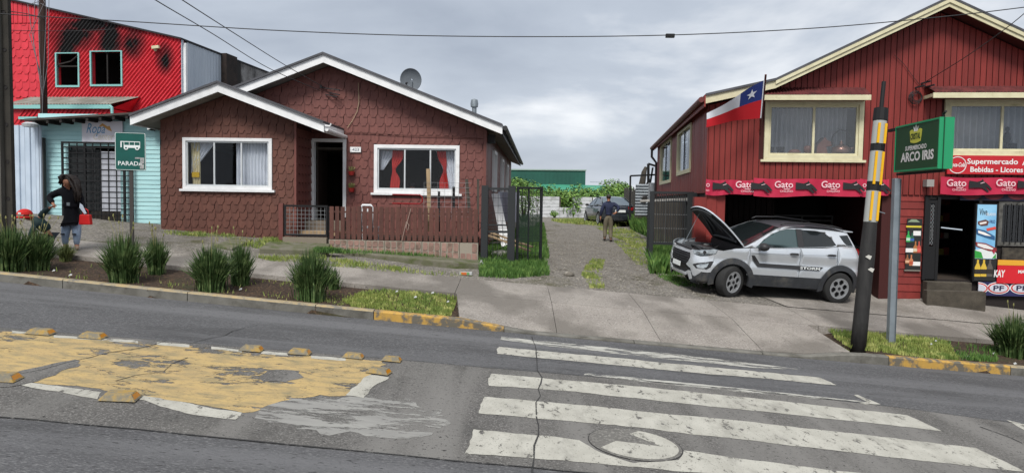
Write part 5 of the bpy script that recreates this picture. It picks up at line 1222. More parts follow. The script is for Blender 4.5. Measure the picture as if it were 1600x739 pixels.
# ================================================================== POLES
cp = at(2, 428, 12.15); cz = zground(cp.x, cp.y) - .1
cpo = empty('concrete_pole', (at(5, 400, 12.15).x, 12.15, cz), 0, 'dark grey concrete power pole with a recessed channel, at the left edge', 'pole')
CPM = mat('pole concrete', rgb('#5a5751'), rgb('#48453f'), sc=2, rough=.95, bump=.4, stretch=(3, 3, .5)); CPD = mat('pole concrete dark', rgb('#35322d'), rgb('#2a2824'), sc=3, rough=.95, bump=.4)
def tbox(x0, x1, y0, y1, h, tp): return MB().add([(x0, y0, 0), (x1, y0, 0), (x1, y1, 0), (x0, y1, 0), (x0 * tp, y0 * tp, h), (x1 * tp, y0 * tp, h), (x1 * tp, y1 * tp, h), (x0 * tp, y1 * tp, h)], [(3, 2, 1, 0), (4, 5, 6, 7), (0, 1, 5, 4), (1, 2, 6, 5), (2, 3, 7, 6), (3, 0, 4, 7)])
tbox(-.28, .08, -.13, .13, 9, .8).build('shaft', CPM, cpo); tbox(.081, .10, .02, .13, 9, .8).build('web', CPD, cpo)
tbox(.081, .20, -.03, .06, 9, .8).build('flange', CPD, cpo)
for k in range(14): MB().lathe([(.032, 0), (.032, .006), (0, .006)], (.13 * (1 - .022 * k), -.036, .6 + k * .62), 12, 'y').build('climbing_hole', DARKIN, cpo)
MB().bar((-.8, .0, 8.3), (.9, .0, 8.3), .1).build('crossarm', OLDW, cpo)
wp = at(69, 200, 21.0); wpo = empty('wooden_pole', (wp.x, 21.0, zlot(wp.x, 21)), 0, 'brown wooden service pole tangled with wires in front of the bright red wall', 'pole')
zt_ = 9.0; t_ = at(66, 0, 21.0)
MB().tube([(0, 0, -.3), (t_.x - wp.x, 0, t_.z - wpo.location.z), ((t_.x - wp.x) * 1.15, 0, t_.z - wpo.location.z + .9)], [.10, .085, .08], 12).build('shaft', mat('brown pole', rgb('#41302b'), rgb('#33251f'), sc=4, rough=.9, stretch=(3, 3, .5)), wpo, smooth='all')
random.seed(11)
for k in range(6):
    zz = t_.z - wpo.location.z + U(-.2, .6); P = [(t_.x - wp.x, -.09, zz)]
    x = U(-.5, .5); P += [(x * .6 + U(-.2, .2), -.2, zz - U(.1, .5)), (x * .3 + .1 * (k - 3), -.14, zz - 1.2 - k * .3), (.02, -.1, zz - 2.4 - k * .25)]
    MB().tube([Vector(P[0]).lerp(Vector(P[1]), t) for t in (0, .5, 1)] + [Vector(P[1]).lerp(Vector(P[2]), t) for t in (.5, 1)] + [Vector(P[3])], .009, 5).build('loose_wire', mat('grey wire', rgb('#6d6d70')), wpo)

# bus stop sign
b0 = gp(206, 412); b0.y = 12.1; b0.x = at(206, 405, 12.1).x; b0.z = zground(b0.x, b0.y)
bs = empty('bus_stop_sign', b0, radians(14), 'dark green bus stop sign on a thin dark post among the plants', 'sign')
tc_ = at(206, 237, 12.1); hz_ = tc_.z - b0.z
MB().bar((0, .03, -.2), (0, .03, hz_ + .25), .055).build('post', mat('rusty post', rgb('#3a3634'), rough=.7), bs)
sw2_, sh2 = .235, .315
P = []
for (x, z) in ((-1, -1), (1, -1), (1, 1), (-1, 1)):
    for k in range(4): a = {(-1, -1): 180, (1, -1): 270, (1, 1): 0, (-1, 1): 90}[(x, z)] + k * 30; P.append((x * (sw2_ - .02) + .02 * cos(radians(a)), hz_ + z * (sh2 - .02) + .02 * sin(radians(a))))
MB().prism(P, -.012, .0).build('plate', SIGNG, bs)
mb = MB().holed([(x * .985, hz_ + (z - hz_) * .985) for x, z in P], [[(x * .955, hz_ + (z - hz_) * .967) for x, z in P]], -.0145, -.0122); mb.build('border', SIGNW, bs)
def bsb(x0, x1, z0, z1, m=SIGNW, y=-.0155): return MB().box(x0, x1, y, -.0122, hz_ + z0, hz_ + z1).build('bus_symbol', m, bs)
bsb(-.15, .15, .155, .168); bsb(-.15, -.13, .065, .155); bsb(-.10, .15, .06, .105); bsb(-.02, -.012, .105, .155); bsb(.06, .068, .105, .155); bsb(-.10, -.092, .105, .155); bsb(.142, .15, .105, .155)
for x in (-.065, .105): MB().lathe([(0, -.003), (.034, -.003), (.034, 0), (0, 0)], (x, -.0165, hz_ + .058), 18, 'y').build('bus_wheel', SIGNW, bs); MB().lathe([(0, -.002), (.014, -.002), (.014, 0), (0, 0)], (x, -.021, hz_ + .058), 12, 'y').build('bus_hub', SIGNG, bs)
txt('PARADA', -.19, .19, hz_ - .235, hz_ - .165, -.0135, SIGNW, bs, off=.01)
ST = mat('sticker', rgb('#a9a9a6'), rgb('#77787a'), sc=20, rough=.6)
for a in ((.07, .155, -.12, -.095), (.15, .21, -.20, -.10), (.145, .205, -.285, -.215)): MB().box(a[0], a[1], -.0175, -.0152, hz_ + a[2], hz_ + a[3]).build('torn_sticker', ST, bs)

# ================================================================== FENCES AND GATES OF THE HOUSE
PF = empty('picket_fence', A.o, A.a, 'low brown picket fence on a pink stone base in front of the brown house', 'fence')
FD = -1.75
fa, fb_ = A.px(514, 350, FD), A.px(748, 350, FD); ftop = A.px(513, 322, FD)[1]; ftop2 = A.px(748, 326, FD)[1]; fbot = A.px(513, 373, FD)[1]; fbot2 = A.px(748, 379, FD)[1]
n = 27; PKT = mat('dark brown picket paint', rgb('#4f3029'), rgb('#5a382f'), sc=5, rough=.6, bump=.2, rnd=.14, stretch=(3, 3, .6), dirt=rgb('#38221e'), dsc=4, dlo=.5, dhi=.8)
pm = None
for i in range(n):
    u = fa[0] + (fb_[0] - fa[0]) * (i + .5) / n; t = i / n; zt1 = ftop + (ftop2 - ftop) * t + U(-.012, .012); zb_ = fbot + (fbot2 - fbot) * t
    MB().box(-.046, .046, -.012, .010, zb_, zt1).build('picket', PKT, PF).location = (u, FD, 0)
for z in (.16, .62): MB().bar((fa[0], FD + .03, fbot + z), (fb_[0], FD + .03, fbot2 + z), .06, .035).build('rail', PKT, PF)
nt_ = 8
for i in range(nt_):
    u0_, u1_ = fa[0] + (fb_[0] - fa[0]) * i / nt_, fa[0] + (fb_[0] - fa[0]) * (i + 1) / nt_; zb_ = fbot + (fbot2 - fbot) * i / nt_
    gz1 = A.g((u0_ + u1_) / 2, FD - .1) - .15
    MB().box(u0_ + .005, u1_ - .005, FD - .03, FD + .06, gz1, zb_ - .015).build('base_panel', MORT, PF)
    # irregular stones in each panel
    random.seed(100 + i); cols = 3; W_ = (u1_ - u0_ - .03) / cols; H_ = (zb_ - .03 - gz1 - .12) / 2
    for c in range(cols):
        for r in range(2):
            x0, z0 = u0_ + .015 + c * W_, gz1 + .13 + r * H_; j = lambda: U(-.018, .018)
            Pq = [(x0 + .008 + abs(j()), z0 + .008 + abs(j())), (x0 + W_ * .5 + j(), z0 + .006 + abs(j()) * .5), (x0 + W_ - .008 - abs(j()), z0 + .008 + abs(j())), (x0 + W_ - .006 - abs(j()) * .5, z0 + H_ * .5 + j()), (x0 + W_ - .008 - abs(j()), z0 + H_ - .008 - abs(j())), (x0 + W_ * .5 + j(), z0 + H_ - .006), (x0 + .008 + abs(j()), z0 + H_ - .008), (x0 + .006 + abs(j()) * .5, z0 + H_ * .5 + j())]
            if i == nt_ - 1 and r == 1 and c < 2: continue
            MB().prism(Pq, FD - .042, FD - .029, back=False).build('stone', STONE, PF)
# mossy ledges
led = tag(MB().prismz([(A.o.x + fa[0] - .1, 15.95), (A.o.x + fb_[0] - 1.5, 15.3), (A.o.x + fb_[0] - .5, 15.25), (A.o.x + fb_[0] + .05, 15.45), (A.o.x + fb_[0] + .02, 16.28), (A.o.x + fa[0], 16.45)], lambda x, y: zlot(x, y) - .3, lambda x, y: zlot(x, 15.9) + .05 + (.04 if x > -2.2 else 0)).build('concrete_ledge', MOSS, bevel=.03), 'long mossy concrete ledge under the picket fence', 'ledge')
gp0 = gp(412, 394); q = [gp(405, 396), gp(510, 400), gp(516, 388), gp(420, 385)]
tag(MB().prismz([(p.x, p.y) for p in q], lambda x, y: zlot(x, y) - .2, lambda x, y: zlot(x, y) + .11).build('concrete_block', MOSS, bevel=.02), 'low concrete step slab lying in the grass before the small mesh gate', 'step')
q = [gp(334, 386), gp(362, 392), gp(395, 377), (gp(372, 372))]
tag(MB().prismz([(p.x, p.y) for p in q], lambda x, y: zlot(x, y) - .2, lambda x, y: zlot(x, y) + .05).build('concrete_block', MOSS, bevel=.02), 'small sunken concrete slab before the wing of the brown house', 'step')
# small mesh gate
sg_ = empty('mesh_gate', A.o, A.a, 'small black framed wire mesh gate between the house wing and the picket fence', 'gate')
ga, gb = A.px(444, 368, FD), A.px(512, 321, FD)
MB().holed(rect(ga[0], gb[0], ga[1], gb[1]), [rect(ga[0] + .04, gb[0] - .04, ga[1] + .04, gb[1] - .045)], FD - .02, FD + .02).build('frame', BLACK, sg_)
def meshpanel(par, x0, x1, z0, z1, y, st, r, m, name='wire_mesh', stz=None):
    mb = MB(); x = x0
    while x < x1: mb.bar((x, y, z0), (x, y, z1), r); x += st
    z = z0
    while z < z1: mb.bar((x0, y + r, z), (x1, y + r, z), r); z += (stz or st)
    return stuff(mb.build(name, m, par))
WIRE = mat('galvanised wire', rgb('#85888a'), rough=.5, metal=.3)
meshpanel(sg_, ga[0] + .04, gb[0] - .04, ga[1] + .04, gb[1] - .05, FD, .09, .007, WIRE)
MB().box(ga[0] - .12, ga[0] - .02, FD - .03, FD + .06, ga[1] - .1, gb[1] + .03).build('gate_post', BROWN, sg_); MB().box(gb[0] - .02, gb[0] + .04, FD + .03, FD + .09, ga[1] - .1, gb[1] - .02).build('gate_post', BLACK, sg_)
MB().box(ga[0], gb[0], FD - .1, FD + .1, ga[1] - .35, ga[1] - .03).build('threshold', mat('worn threshold', rgb('#7a7164'), rough=.9), sg_)
# side gate by the house: two posts, mesh, one leaf open
DK = mat('dark steel', rgb('#232628'), rough=.55)
sgt_ = empty('side_gate', A.o, A.a, 'black steel gate with mesh panel at the corner of the brown house', 'gate')
gA, gB = A.px(757, 360, FD), A.px(799, 360, FD); gzt, gzb = A.px(775, 293, FD)[1], A.g(.5, FD) - .2
for u, w_ in ((gA[0], .15), (gB[0], .16)): MB().box(u - w_ / 2, u + w_ / 2, FD - .07, FD + .07, gzb, gzt + .04).build('gate_post', DK, sgt_)
MB().bar((gA[0], FD, gzt - .03), (gB[0], FD, gzt - .03), .05).build('top_rail', DK, sgt_); MB().bar((gA[0], FD, gzt - 1.0), (gB[0], FD, gzt - 1.0), .05).build('middle_rail', DK, sgt_); MB().bar((gA[0], FD, gzt - .85), (gB[0], FD, gzt - .85), .035).build('middle_rail', DK, sgt_)
meshpanel(sgt_, gA[0] + .08, gB[0] - .08, gzb + .35, gzt - .05, FD, .11, .008, DK, stz=.17)
leaf = empty('open_leaf'); leaf.parent = sgt_; leaf.location = (gB[0] + .12, FD + .02, 0); leaf.rotation_euler = (0, 0, radians(48))
LW = .85; MB().holed(rect(0, LW, gzb + .2, gzt + .03), [rect(.05, LW - .05, gzb + .25, gzt - .02)], -.02, .02).build('leaf_frame', DK, leaf)
meshpanel(leaf, .05, LW - .05, gzb + .25, gzt - .03, 0, .12, .008, DK, stz=.2)
MB().box(.06, LW - .06, -.005, .0, gzb + .7, gzt - .6).build('green_netting', mat('dark green net', rgb('#2a3f2f'), rough=.9, alpha_wear=(.5, .52), wsc=120), leaf)
MB().bar((LW * .45, -.0, gzb + .2), (LW * .45, -.0, gzt), .03).build('leaf_bar', DK, leaf)

# ================================================================== RIGHT GATE
gR = gp(1016, 421); rg_ = empty('driveway_gate', gR, radians(-4), 'tall dark barred gate leaf standing open beside the silver car', 'gate')
zR = at(1016, 299, gR.y).z - gR.z; wR = (at(1083, 300, gR.y).x - gR.x)
MB().box(-.05, .05, -.05, .05, -.2, zR).build('leaf_post', DK, rg_); MB().box(wR - .14, wR + .2, -.07, .07, -.2, zR - .02).build('gate_post', DK, rg_)
zmid = at(1016, 380, gR.y).z - gR.z
for z in (zR - .03, zmid, .05): MB().bar((0, 0, z), (wR, 0, z), .06).build('rail', DK, rg_)
n = 15
for i in range(1, n): x = (wR - .14) * i / n; MB().bar((x, .0, zmid), (x, .0, zR - .03), .018).build('bar', DK, rg_)
meshpanel(rg_, .05, wR - .14, zmid + .03, zR - .05, .03, .3, .01, WIRE, stz=.35)
wf = empty('white_pipe_frame', at(1000, 314, gR.y + 1.2), 0, 'peeling white metal pipe frame behind the barred gate', 'frame')
l1_ = at(1080, 311, gR.y + 1.2) - wf.location; l2_ = at(1076, 376, gR.y + 1.2) - wf.location
MB().bar((0, 0, 0), l1_, .09, .06).build('top_rail', mat('peeling white', rgb('#a9a8a4'), rgb('#7d7a74'), sc=8, rough=.8), wf); MB().bar(l1_, l2_, .12, .05).build('hanging_strut', MATS['peeling white'], wf); 
MB().bar((.25, 0, -.0), (.25, .0, wf.location.z * 0 - 1.3), .08).build('leg', DK, wf); MB().bar((l1_.x - .1, .1, 0), (l1_.x - .1, .1, -1.4), .08).build('leg', DK, wf)

# ================================================================== BACK OF THE YARD
FY = 50
wfen = empty('white_sheet_fence', (0, FY, .8), 0, 'whitewashed fence of horizontal sheets closing the far end of the driveway', 'fence')
def fx(x, Y=FY): return at(x, 320, Y).x
ztop_ = at(850, 307, FY).z - .8; zbot_ = zlot(2, FY) - .8 - .05
rows = 6
for (xa, xb) in ((770, 805), (806, 840), (841, 874), (894, 925), (926, 958), (959, 1000)):
    for r in range(rows):
        z0 = zbot_ + (ztop_ - zbot_) * r / rows; z1 = zbot_ + (ztop_ - zbot_) * (r + 1) / rows
        MB().box(fx(xa) + .01, fx(xb) - .01, -.02 - U(0, .03), .0, z0 + .012, z1 - .006).build('sheet', FENW, wfen)
for r in (0, 1, 2):
    z0 = zbot_ + (ztop_ - zbot_) * r / rows; z1 = zbot_ + (ztop_ - zbot_) * (r + 1) / rows; MB().box(fx(874), fx(894), -.03, 0, z0 + .012, z1 - .006).build('sheet', FENW, wfen)
for x in (806, 841, 875, 894, 926, 959): MB().box(fx(x) - .05, fx(x) + .05, .02, .1, zbot_, ztop_ - .02).build('fence_post', OLDW, wfen)
# green warehouse
GY = 95; GG = mat('dark green cladding', rgb('#1c5145'), rgb('#19493f'), sc=.5, rough=.6); GL = mat('pale green roof', rgb('#3e8c72'), rgb('#37826a'), sc=.4, rough=.6)
gw = empty('green_warehouse', (0, GY, 0), 0, 'long dark green warehouse beyond the trees with a paler green lower roof', 'warehouse')
pa, pb_, pc, pd = at(700, 276, GY), at(915, 267, GY), at(915, 286, GY), at(700, 290, GY)
mb = MB().prism([(pa.x - 18, pa.z + .8), (pb_.x, pb_.z), (pb_.x, .5), (pa.x - 18, .5)][::-1], 0, 20); mb.build('wall', GG, gw)
for i in range(34): x = pa.x + (pb_.x - pa.x) * i / 34; MB().box(x, x + .08, -.06, -.001, 1, pa.z + (pb_.z - pa.z) * i / 34 - .05).build('cladding_rib', GG, gw)
MB().prism([(pa.x - 18, pa.z + .8), (pb_.x + .1, pb_.z), (pb_.x + .1, pb_.z + .15), (pa.x - 18, pa.z + .95)], -.15, 20).build('roof_edge', mat('pale flashing', rgb('#8b9a92')), gw)
r0, r1 = at(860, 286, GY - 6), at(985, 289, GY - 6)
mb = MB().add([(r0.x - 10, -6, at(860, 300, GY - 6).z), (r1.x, -6, at(985, 301, GY - 6).z), (r1.x, 0, r1.z), (r0.x - 10, 0, r0.z)], [(0, 1, 2, 3)]); mb.build('lower_roof', GL, gw)
MB().box(r0.x - 10, r1.x, -5.95, -5.8, .5, at(860, 300, GY - 6).z - .05).build('lower_wall', GG, gw)
MB().bar((pb_.x + .5, -1, pc.z + .1), (pb_.x + 3, -1, pc.z + .1), .06).build('pipe_rail', GREYM, gw); MB().bar((pb_.x + 3, -1, pc.z - 1), (pb_.x + 3, -1, pc.z + .15), .06).build('pipe_rail', GREYM, gw)
# old board fence on the right of the yard
of = empty('board_fence', (0, 0, 0), 0, 'grey weathered board fence behind the dark sedan', 'fence')
p0, p1 = at(975, 300, 44), at(1030, 300, 29.8)
n = 44
random.seed(5)
for i in range(n):
    t = i / n; p = p0.lerp(p1, t); q = p0.lerp(p1, t + .9 / n); zt1 = at(990, 298, p.y).z + U(-.12, .12) + .1; z0 = zlot(p.x, p.y) - .1
    MB().add([(p.x, p.y, z0), (q.x, q.y, z0), (q.x, q.y, zt1 - U(0, .05)), (p.x, p.y, zt1), (p.x + .03, p.y + .02, z0), (q.x + .03, q.y + .02, z0), (q.x + .03, q.y + .02, zt1 - .05), (p.x + .03, p.y + .02, zt1)], [(0, 1, 2, 3), (5, 4, 7, 6), (3, 2, 6, 7), (0, 3, 7, 4), (1, 5, 6, 2)]).build('board', OLDW, of)
st2 = empty('stump_post', at(1002, 300, 33), 0, 'broken old timber post rising over the board fence', 'post')
MB().tube([(-.1, 0, -1.2), (0, 0, .2), (.1, 0, .9), (.18, 0, 1.15)], [.22, .17, .12, .06], 7).build('trunk', OLDW, st2); MB().tube([(.3, .1, -1.2), (.28, .05, .3), (.35, 0, .6)], [.12, .1, .05], 6).build('trunk', OLDW, st2)
fm_ = empty('steel_frame', (0, 0, 0), 0, 'black steel frame standing over the board fence', 'frame')
fy = 31.0; P = [at(985, 300, fy), at(985, 275, fy), at(1028, 273, fy)]; MB().bar(P[0] - Vector((0, 0, 1.2)), P[1], .07).build('upright', BLACK, fm_); MB().bar(P[1], P[2], .07).build('beam', BLACK, fm_)
P = [at(1013, 330, fy), at(1013, 256, fy), at(1032, 262, fy)]; MB().bar(P[0], P[1], .10).build('upright', BLACK, fm_); MB().bar(P[1], P[2], .08).build('beam', BLACK, fm_); MB().bar(at(1020, 262, fy), at(1016, 286, fy), .07).build('brace', BLACK, fm_)
hs_ = empty('sheet_hut', (0, 0, 0), 0, 'rusty grey sheet panel standing upright under the steel frame', 'panel'); a, b = at(1012, 318, 30), at(1034, 286, 30)
x = a.x
while x < b.x: MB().box(x, x + .10, 29.98 - .03 * (int((x - a.x) / .11) % 2), 30, a.z - .4, b.z).build('sheet', GALV, hs_); x += .11
cs = empty('corrugated_panel', (0, 0, 0), 0, 'low corrugated grey sheet panel with a dark hole beside the dark sedan', 'panel'); a, b = at(992, 330, 28.5), at(1013, 288, 28.5); n = 11
for i in range(n):
    z0 = a.z - .2 + (b.z - a.z + .2) * i / n; h = (b.z - a.z + .2) / n; MB().add([(a.x, 28.5, z0), (b.x, 28.5, z0), (b.x, 28.44, z0 + h / 2), (a.x, 28.44, z0 + h / 2), (b.x, 28.5, z0 + h), (a.x, 28.5, z0 + h)], [(0, 1, 2, 3), (3, 2, 4, 5)]).build('sheet', GALV, cs)
p = at(1005, 312, 28.4); MB().prism([(p.x - .1, p.z - .1), (p.x + .1, p.z - .15), (p.x + .16, p.z + .15), (p.x - .02, p.z + .12)], 28.4, 28.43).build('rust_hole', CHAR, cs)
# shed wall of grey boards behind the gate
bh2 = empty('board_shed', (0, 0, 0), 0, 'low grey board shed wall behind the driveway gate', 'shed'); a = at(1018, 330, 22); b = at(1102, 318, 20.5); n = 22
for i in range(n):
    p = a.lerp(b, i / n); q = a.lerp(b, (i + .93) / n); z0 = zlot(p.x, p.y) - .1; zt1 = at(1050, 316, p.y).z
    MB().add([(p.x, p.y, z0), (q.x, q.y, z0), (q.x, q.y, zt1), (p.x, p.y, zt1), (p.x, p.y + .03, zt1), (q.x, q.y + .03, zt1)], [(0, 1, 2, 3), (3, 2, 5, 4)]).build('board', OLDW, bh2)
# ================================================================== SILVER CAR WITH ITS BONNET UP
SIL = mat('silver paint', rgb('#ccd1d6'), rgb('#c5cad0'), sc=2, rough=.25, metal=.45, spec=.5, coat=.8, dirt=rgb('#b9bab9'), dsc=3, dlo=.6, dhi=.9)
CLAD = mat('grey black cladding', rgb('#34363a'), rgb('#2b2d30'), sc=5, rough=.65, dirt=rgb('#57544e'), dsc=4, dlo=.5, dhi=.8)
TYRE = mat('tyre rubber', rgb('#2b2b2b'), rgb('#222222'), sc=5, rough=.9, bump=.2, bsc=40); RIM = mat('rim graphite', rgb('#a2a5a8'), rough=.35, metal=.55); RIMD = mat('rim black', (.012, .012, .013), rough=.5)
CGL = mat('car glass', (.010, .013, .014), rough=.04, spec=.6, coat=0); CGF = mat('front door glass', rgb('#3b4b4d'), rough=.06, spec=.6)
LENS = mat('headlamp lens', rgb('#aab2b8'), rgb('#7f888f'), sc=14, rough=.08, spec=.6, coat=1); ROOFG = mat('car roof', rgb('#5d5c63'), rough=.3, metal=.3, coat=.6)
TAILR = mat('tail lamp red', rgb('#8c1218'), rough=.2, coat=.8)
CHR = mat('chrome grey', rgb('#9aa0a4'), rough=.25, metal=.8)
class Body:
    """plan outline of a car (front at x=0, s=0 in the middle of the nose) and its vertical sections; panels drawn in (s,z) are laid on it"""
    def __init__(s, plan, front, side, rear=None):
        P = [Vector(p) for p in plan]; pts = []
        Q = [Vector((P[0].x + (P[0].x - P[1].x) * -1, -P[1].y))] + P + [Vector((P[-1].x - (P[-2].x - P[-1].x) * -1 * 0 + 0, -P[-2].y))]
        for i in range(1, len(Q) - 2):
            a, b, c, d = Q[i - 1], Q[i], Q[i + 1], Q[i + 2]
            for k in range(10):
                t = k / 10; pts.append(.5 * ((2 * b) + (c - a) * t + (2 * a - 5 * b + 4 * c - d) * t * t + (3 * b - a - 3 * c + d) * t ** 3))
        pts.append(P[-1]); s.p = pts; s.L = [0]
        for a, b in zip(pts, pts[1:]): s.L.append(s.L[-1] + (b - a).length)
        s.front = front; s.side = side; s.rear = rear or front; s.T = s.L[-1]
    def at(s, q):
        q = max(0, min(s.T - 1e-4, q)); i = 0
        lo, hi = 0, len(s.L) - 1
        while hi - lo > 1:
            m = (lo + hi) // 2
            if s.L[m] <= q: lo = m
            else: hi = m
        t = (q - s.L[lo]) / (s.L[lo + 1] - s.L[lo]); p = s.p[lo].lerp(s.p[lo + 1], t)
        a = s.p[max(0, lo - 1)]; b = s.p[min(len(s.p) - 1, lo + 2)]; d = (b - a).normalized(); return p, Vector((d.y, -d.x))   # inward normal
    def S(s, q, z, off=0):
        p, n = s.at(q); wf = max(0, 1 - q / 1.05); wr = max(0, 1 - (s.T - q) / 1.05)
        ins = lerp(z, s.side) * (1 - max(wf, wr)) + lerp(z, s.front) * wf + lerp(z, s.rear) * wr; r = p + n * (ins - off); return (r.x, r.y, z)
    def sx(s, x):       # arc length where the side reaches x
        lo, hi = 0, s.T
        for _ in range(30):
            m = (lo + hi) / 2
            if s.at(m)[0].x < x: lo = m
            else: hi = m
        return lo
    def panel(s, name, poly, m, par, off=0, step=.055, holes=(), mir=1, conv=True, th=.02, q=False):
        if conv: poly = [(s.sx(x), z) for x, z in poly]; holes = [[(s.sx(x), z) for x, z in h] for h in holes]
        v, t = fill(poly, holes, step); mb = MB(); vs = [s.S(a, b, off) for a, b in v]
        mb.add([(x, y * -mir, z) for x, y, z in vs], t)
        for lp in [poly] + list(holes):        # folded edges
            # subdivide so that the fold follows the panel
            E = []
            for a, b in zip(lp, lp[1:] + lp[:1]):
                k = max(1, int(math.hypot(b[0] - a[0], b[1] - a[1]) / step)); E += [(a[0] + (b[0] - a[0]) * i / k, a[1] + (b[1] - a[1]) * i / k) for i in range(k)]
            n = len(E); o = [s.S(a, b, off) for a, b in E]; i_ = [s.S(a, b, off - th) for a, b in E]
            mb.add([(x, y * -mir, z) for x, y, z in o + i_], [(i, (i + 1) % n, (i + 1) % n + n, i + n) for i in range(n)])
        bm = bmesh.new(); me = mb.build(name, m, par, recalc=False)
        bm.from_mesh(me.data); bmesh.ops.remove_doubles(bm, verts=bm.verts, dist=.0008); bmesh.ops.recalc_face_normals(bm, faces=bm.faces); bm.to_mesh(me.data); bm.free()
        me.data.polygons.foreach_set('use_smooth', [True] * len(me.data.polygons)); me.data.set_sharp_from_angle(angle=radians(35)); return me
def arc(cx, cz, r, a0, a1, n=14): return [(cx + r * cos(radians(a0 + (a1 - a0) * i / n)), cz + r * sin(radians(a0 + (a1 - a0) * i / n))) for i in range(n + 1)]
def wheel(par, x, y, z, r, w, side, steer=0, rim_r=.225, spokes=6):
    wr_ = empty('wheel'); wr_.parent = par; wr_.location = (x, y, z); wr_.rotation_euler = (0, 0, steer)
    o = side    # outward -y for side=-1
    prof = [(rim_r, .5), (rim_r + .015, .52), (r - .05, .52), (r - .012, .44), (r, .33), (r, -.33), (r - .012, -.44), (r - .05, -.52), (rim_r, -.5)]
    MB().lathe([(a, b * w) for a, b in prof], (0, 0, 0), 40, 'y').build('tyre', TYRE, wr_, smooth=True)
    rim = MB().lathe([(rim_r, .5 * w), (rim_r - .012, .49 * w), (rim_r - .018, .1 * w), (rim_r - .018, -.49 * w), (rim_r, -.5 * w)], (0, 0, 0), 40, 'y').build('rim', RIM, wr_, smooth=True)
    outer = [((rim_r - .012) * cos(2 * pi * i / 48), (rim_r - .012) * sin(2 * pi * i / 48)) for i in range(48)]; holes = []
    for k in range(spokes):
        a = 2 * pi * k / spokes + .26; c = rim_r * .60; hr = rim_r * .275
        holes.append([(c * cos(a) + hr * cos(a + pi / 3 * j + pi / 6) * 1.0, c * sin(a) + hr * sin(a + pi / 3 * j + pi / 6)) for j in range(6)])
    f = MB().holed(outer, holes, o * .47 * w, o * .34 * w); f.build('spoke_face', RIM, wr_)
    MB().lathe([(0, 0), (rim_r - .02, 0)], (0, o * .2 * w, 0), 30, 'y').build('brake_back', RIMD, wr_); MB().lathe([(.0, 0), (.035, 0), (.03, o * .012), (0, o * .014)], (0, o * .475 * w, 0), 16, 'y').build('hub_cap', RIMD, wr_)
    return wr_
suv = empty('silver_car', (0, 0, 0), 0, 'silver and black compact crossover car with its bonnet propped open', 'car')
BD = Body([(0, 0), (.015, .30), (.06, .55), (.17, .73), (.40, .83), (.85, .865), (1.6, .88), (2.6, .88), (3.3, .87), (3.7, .83), (3.93, .70), (4.0, .45), (4.02, 0)],
          [(.2, .07), (.40, .03), (.55, .0), (.72, .0), (.85, .03), (.98, .10), (1.1, .2)], [(.2, .05), (.45, .015), (.62, 0), (.69, .004), (.80, .034), (.955, .002), (1.0, .004), (1.12, .05), (1.3, .15), (1.5, .27), (1.62, .36)],
          [(.2, .06), (.5, .0), (.8, .0), (1.1, .06), (1.3, .16), (1.5, .27), (1.6, .33)])
WX0, WX1, WZ, WR = .84, 3.36, .33, .335
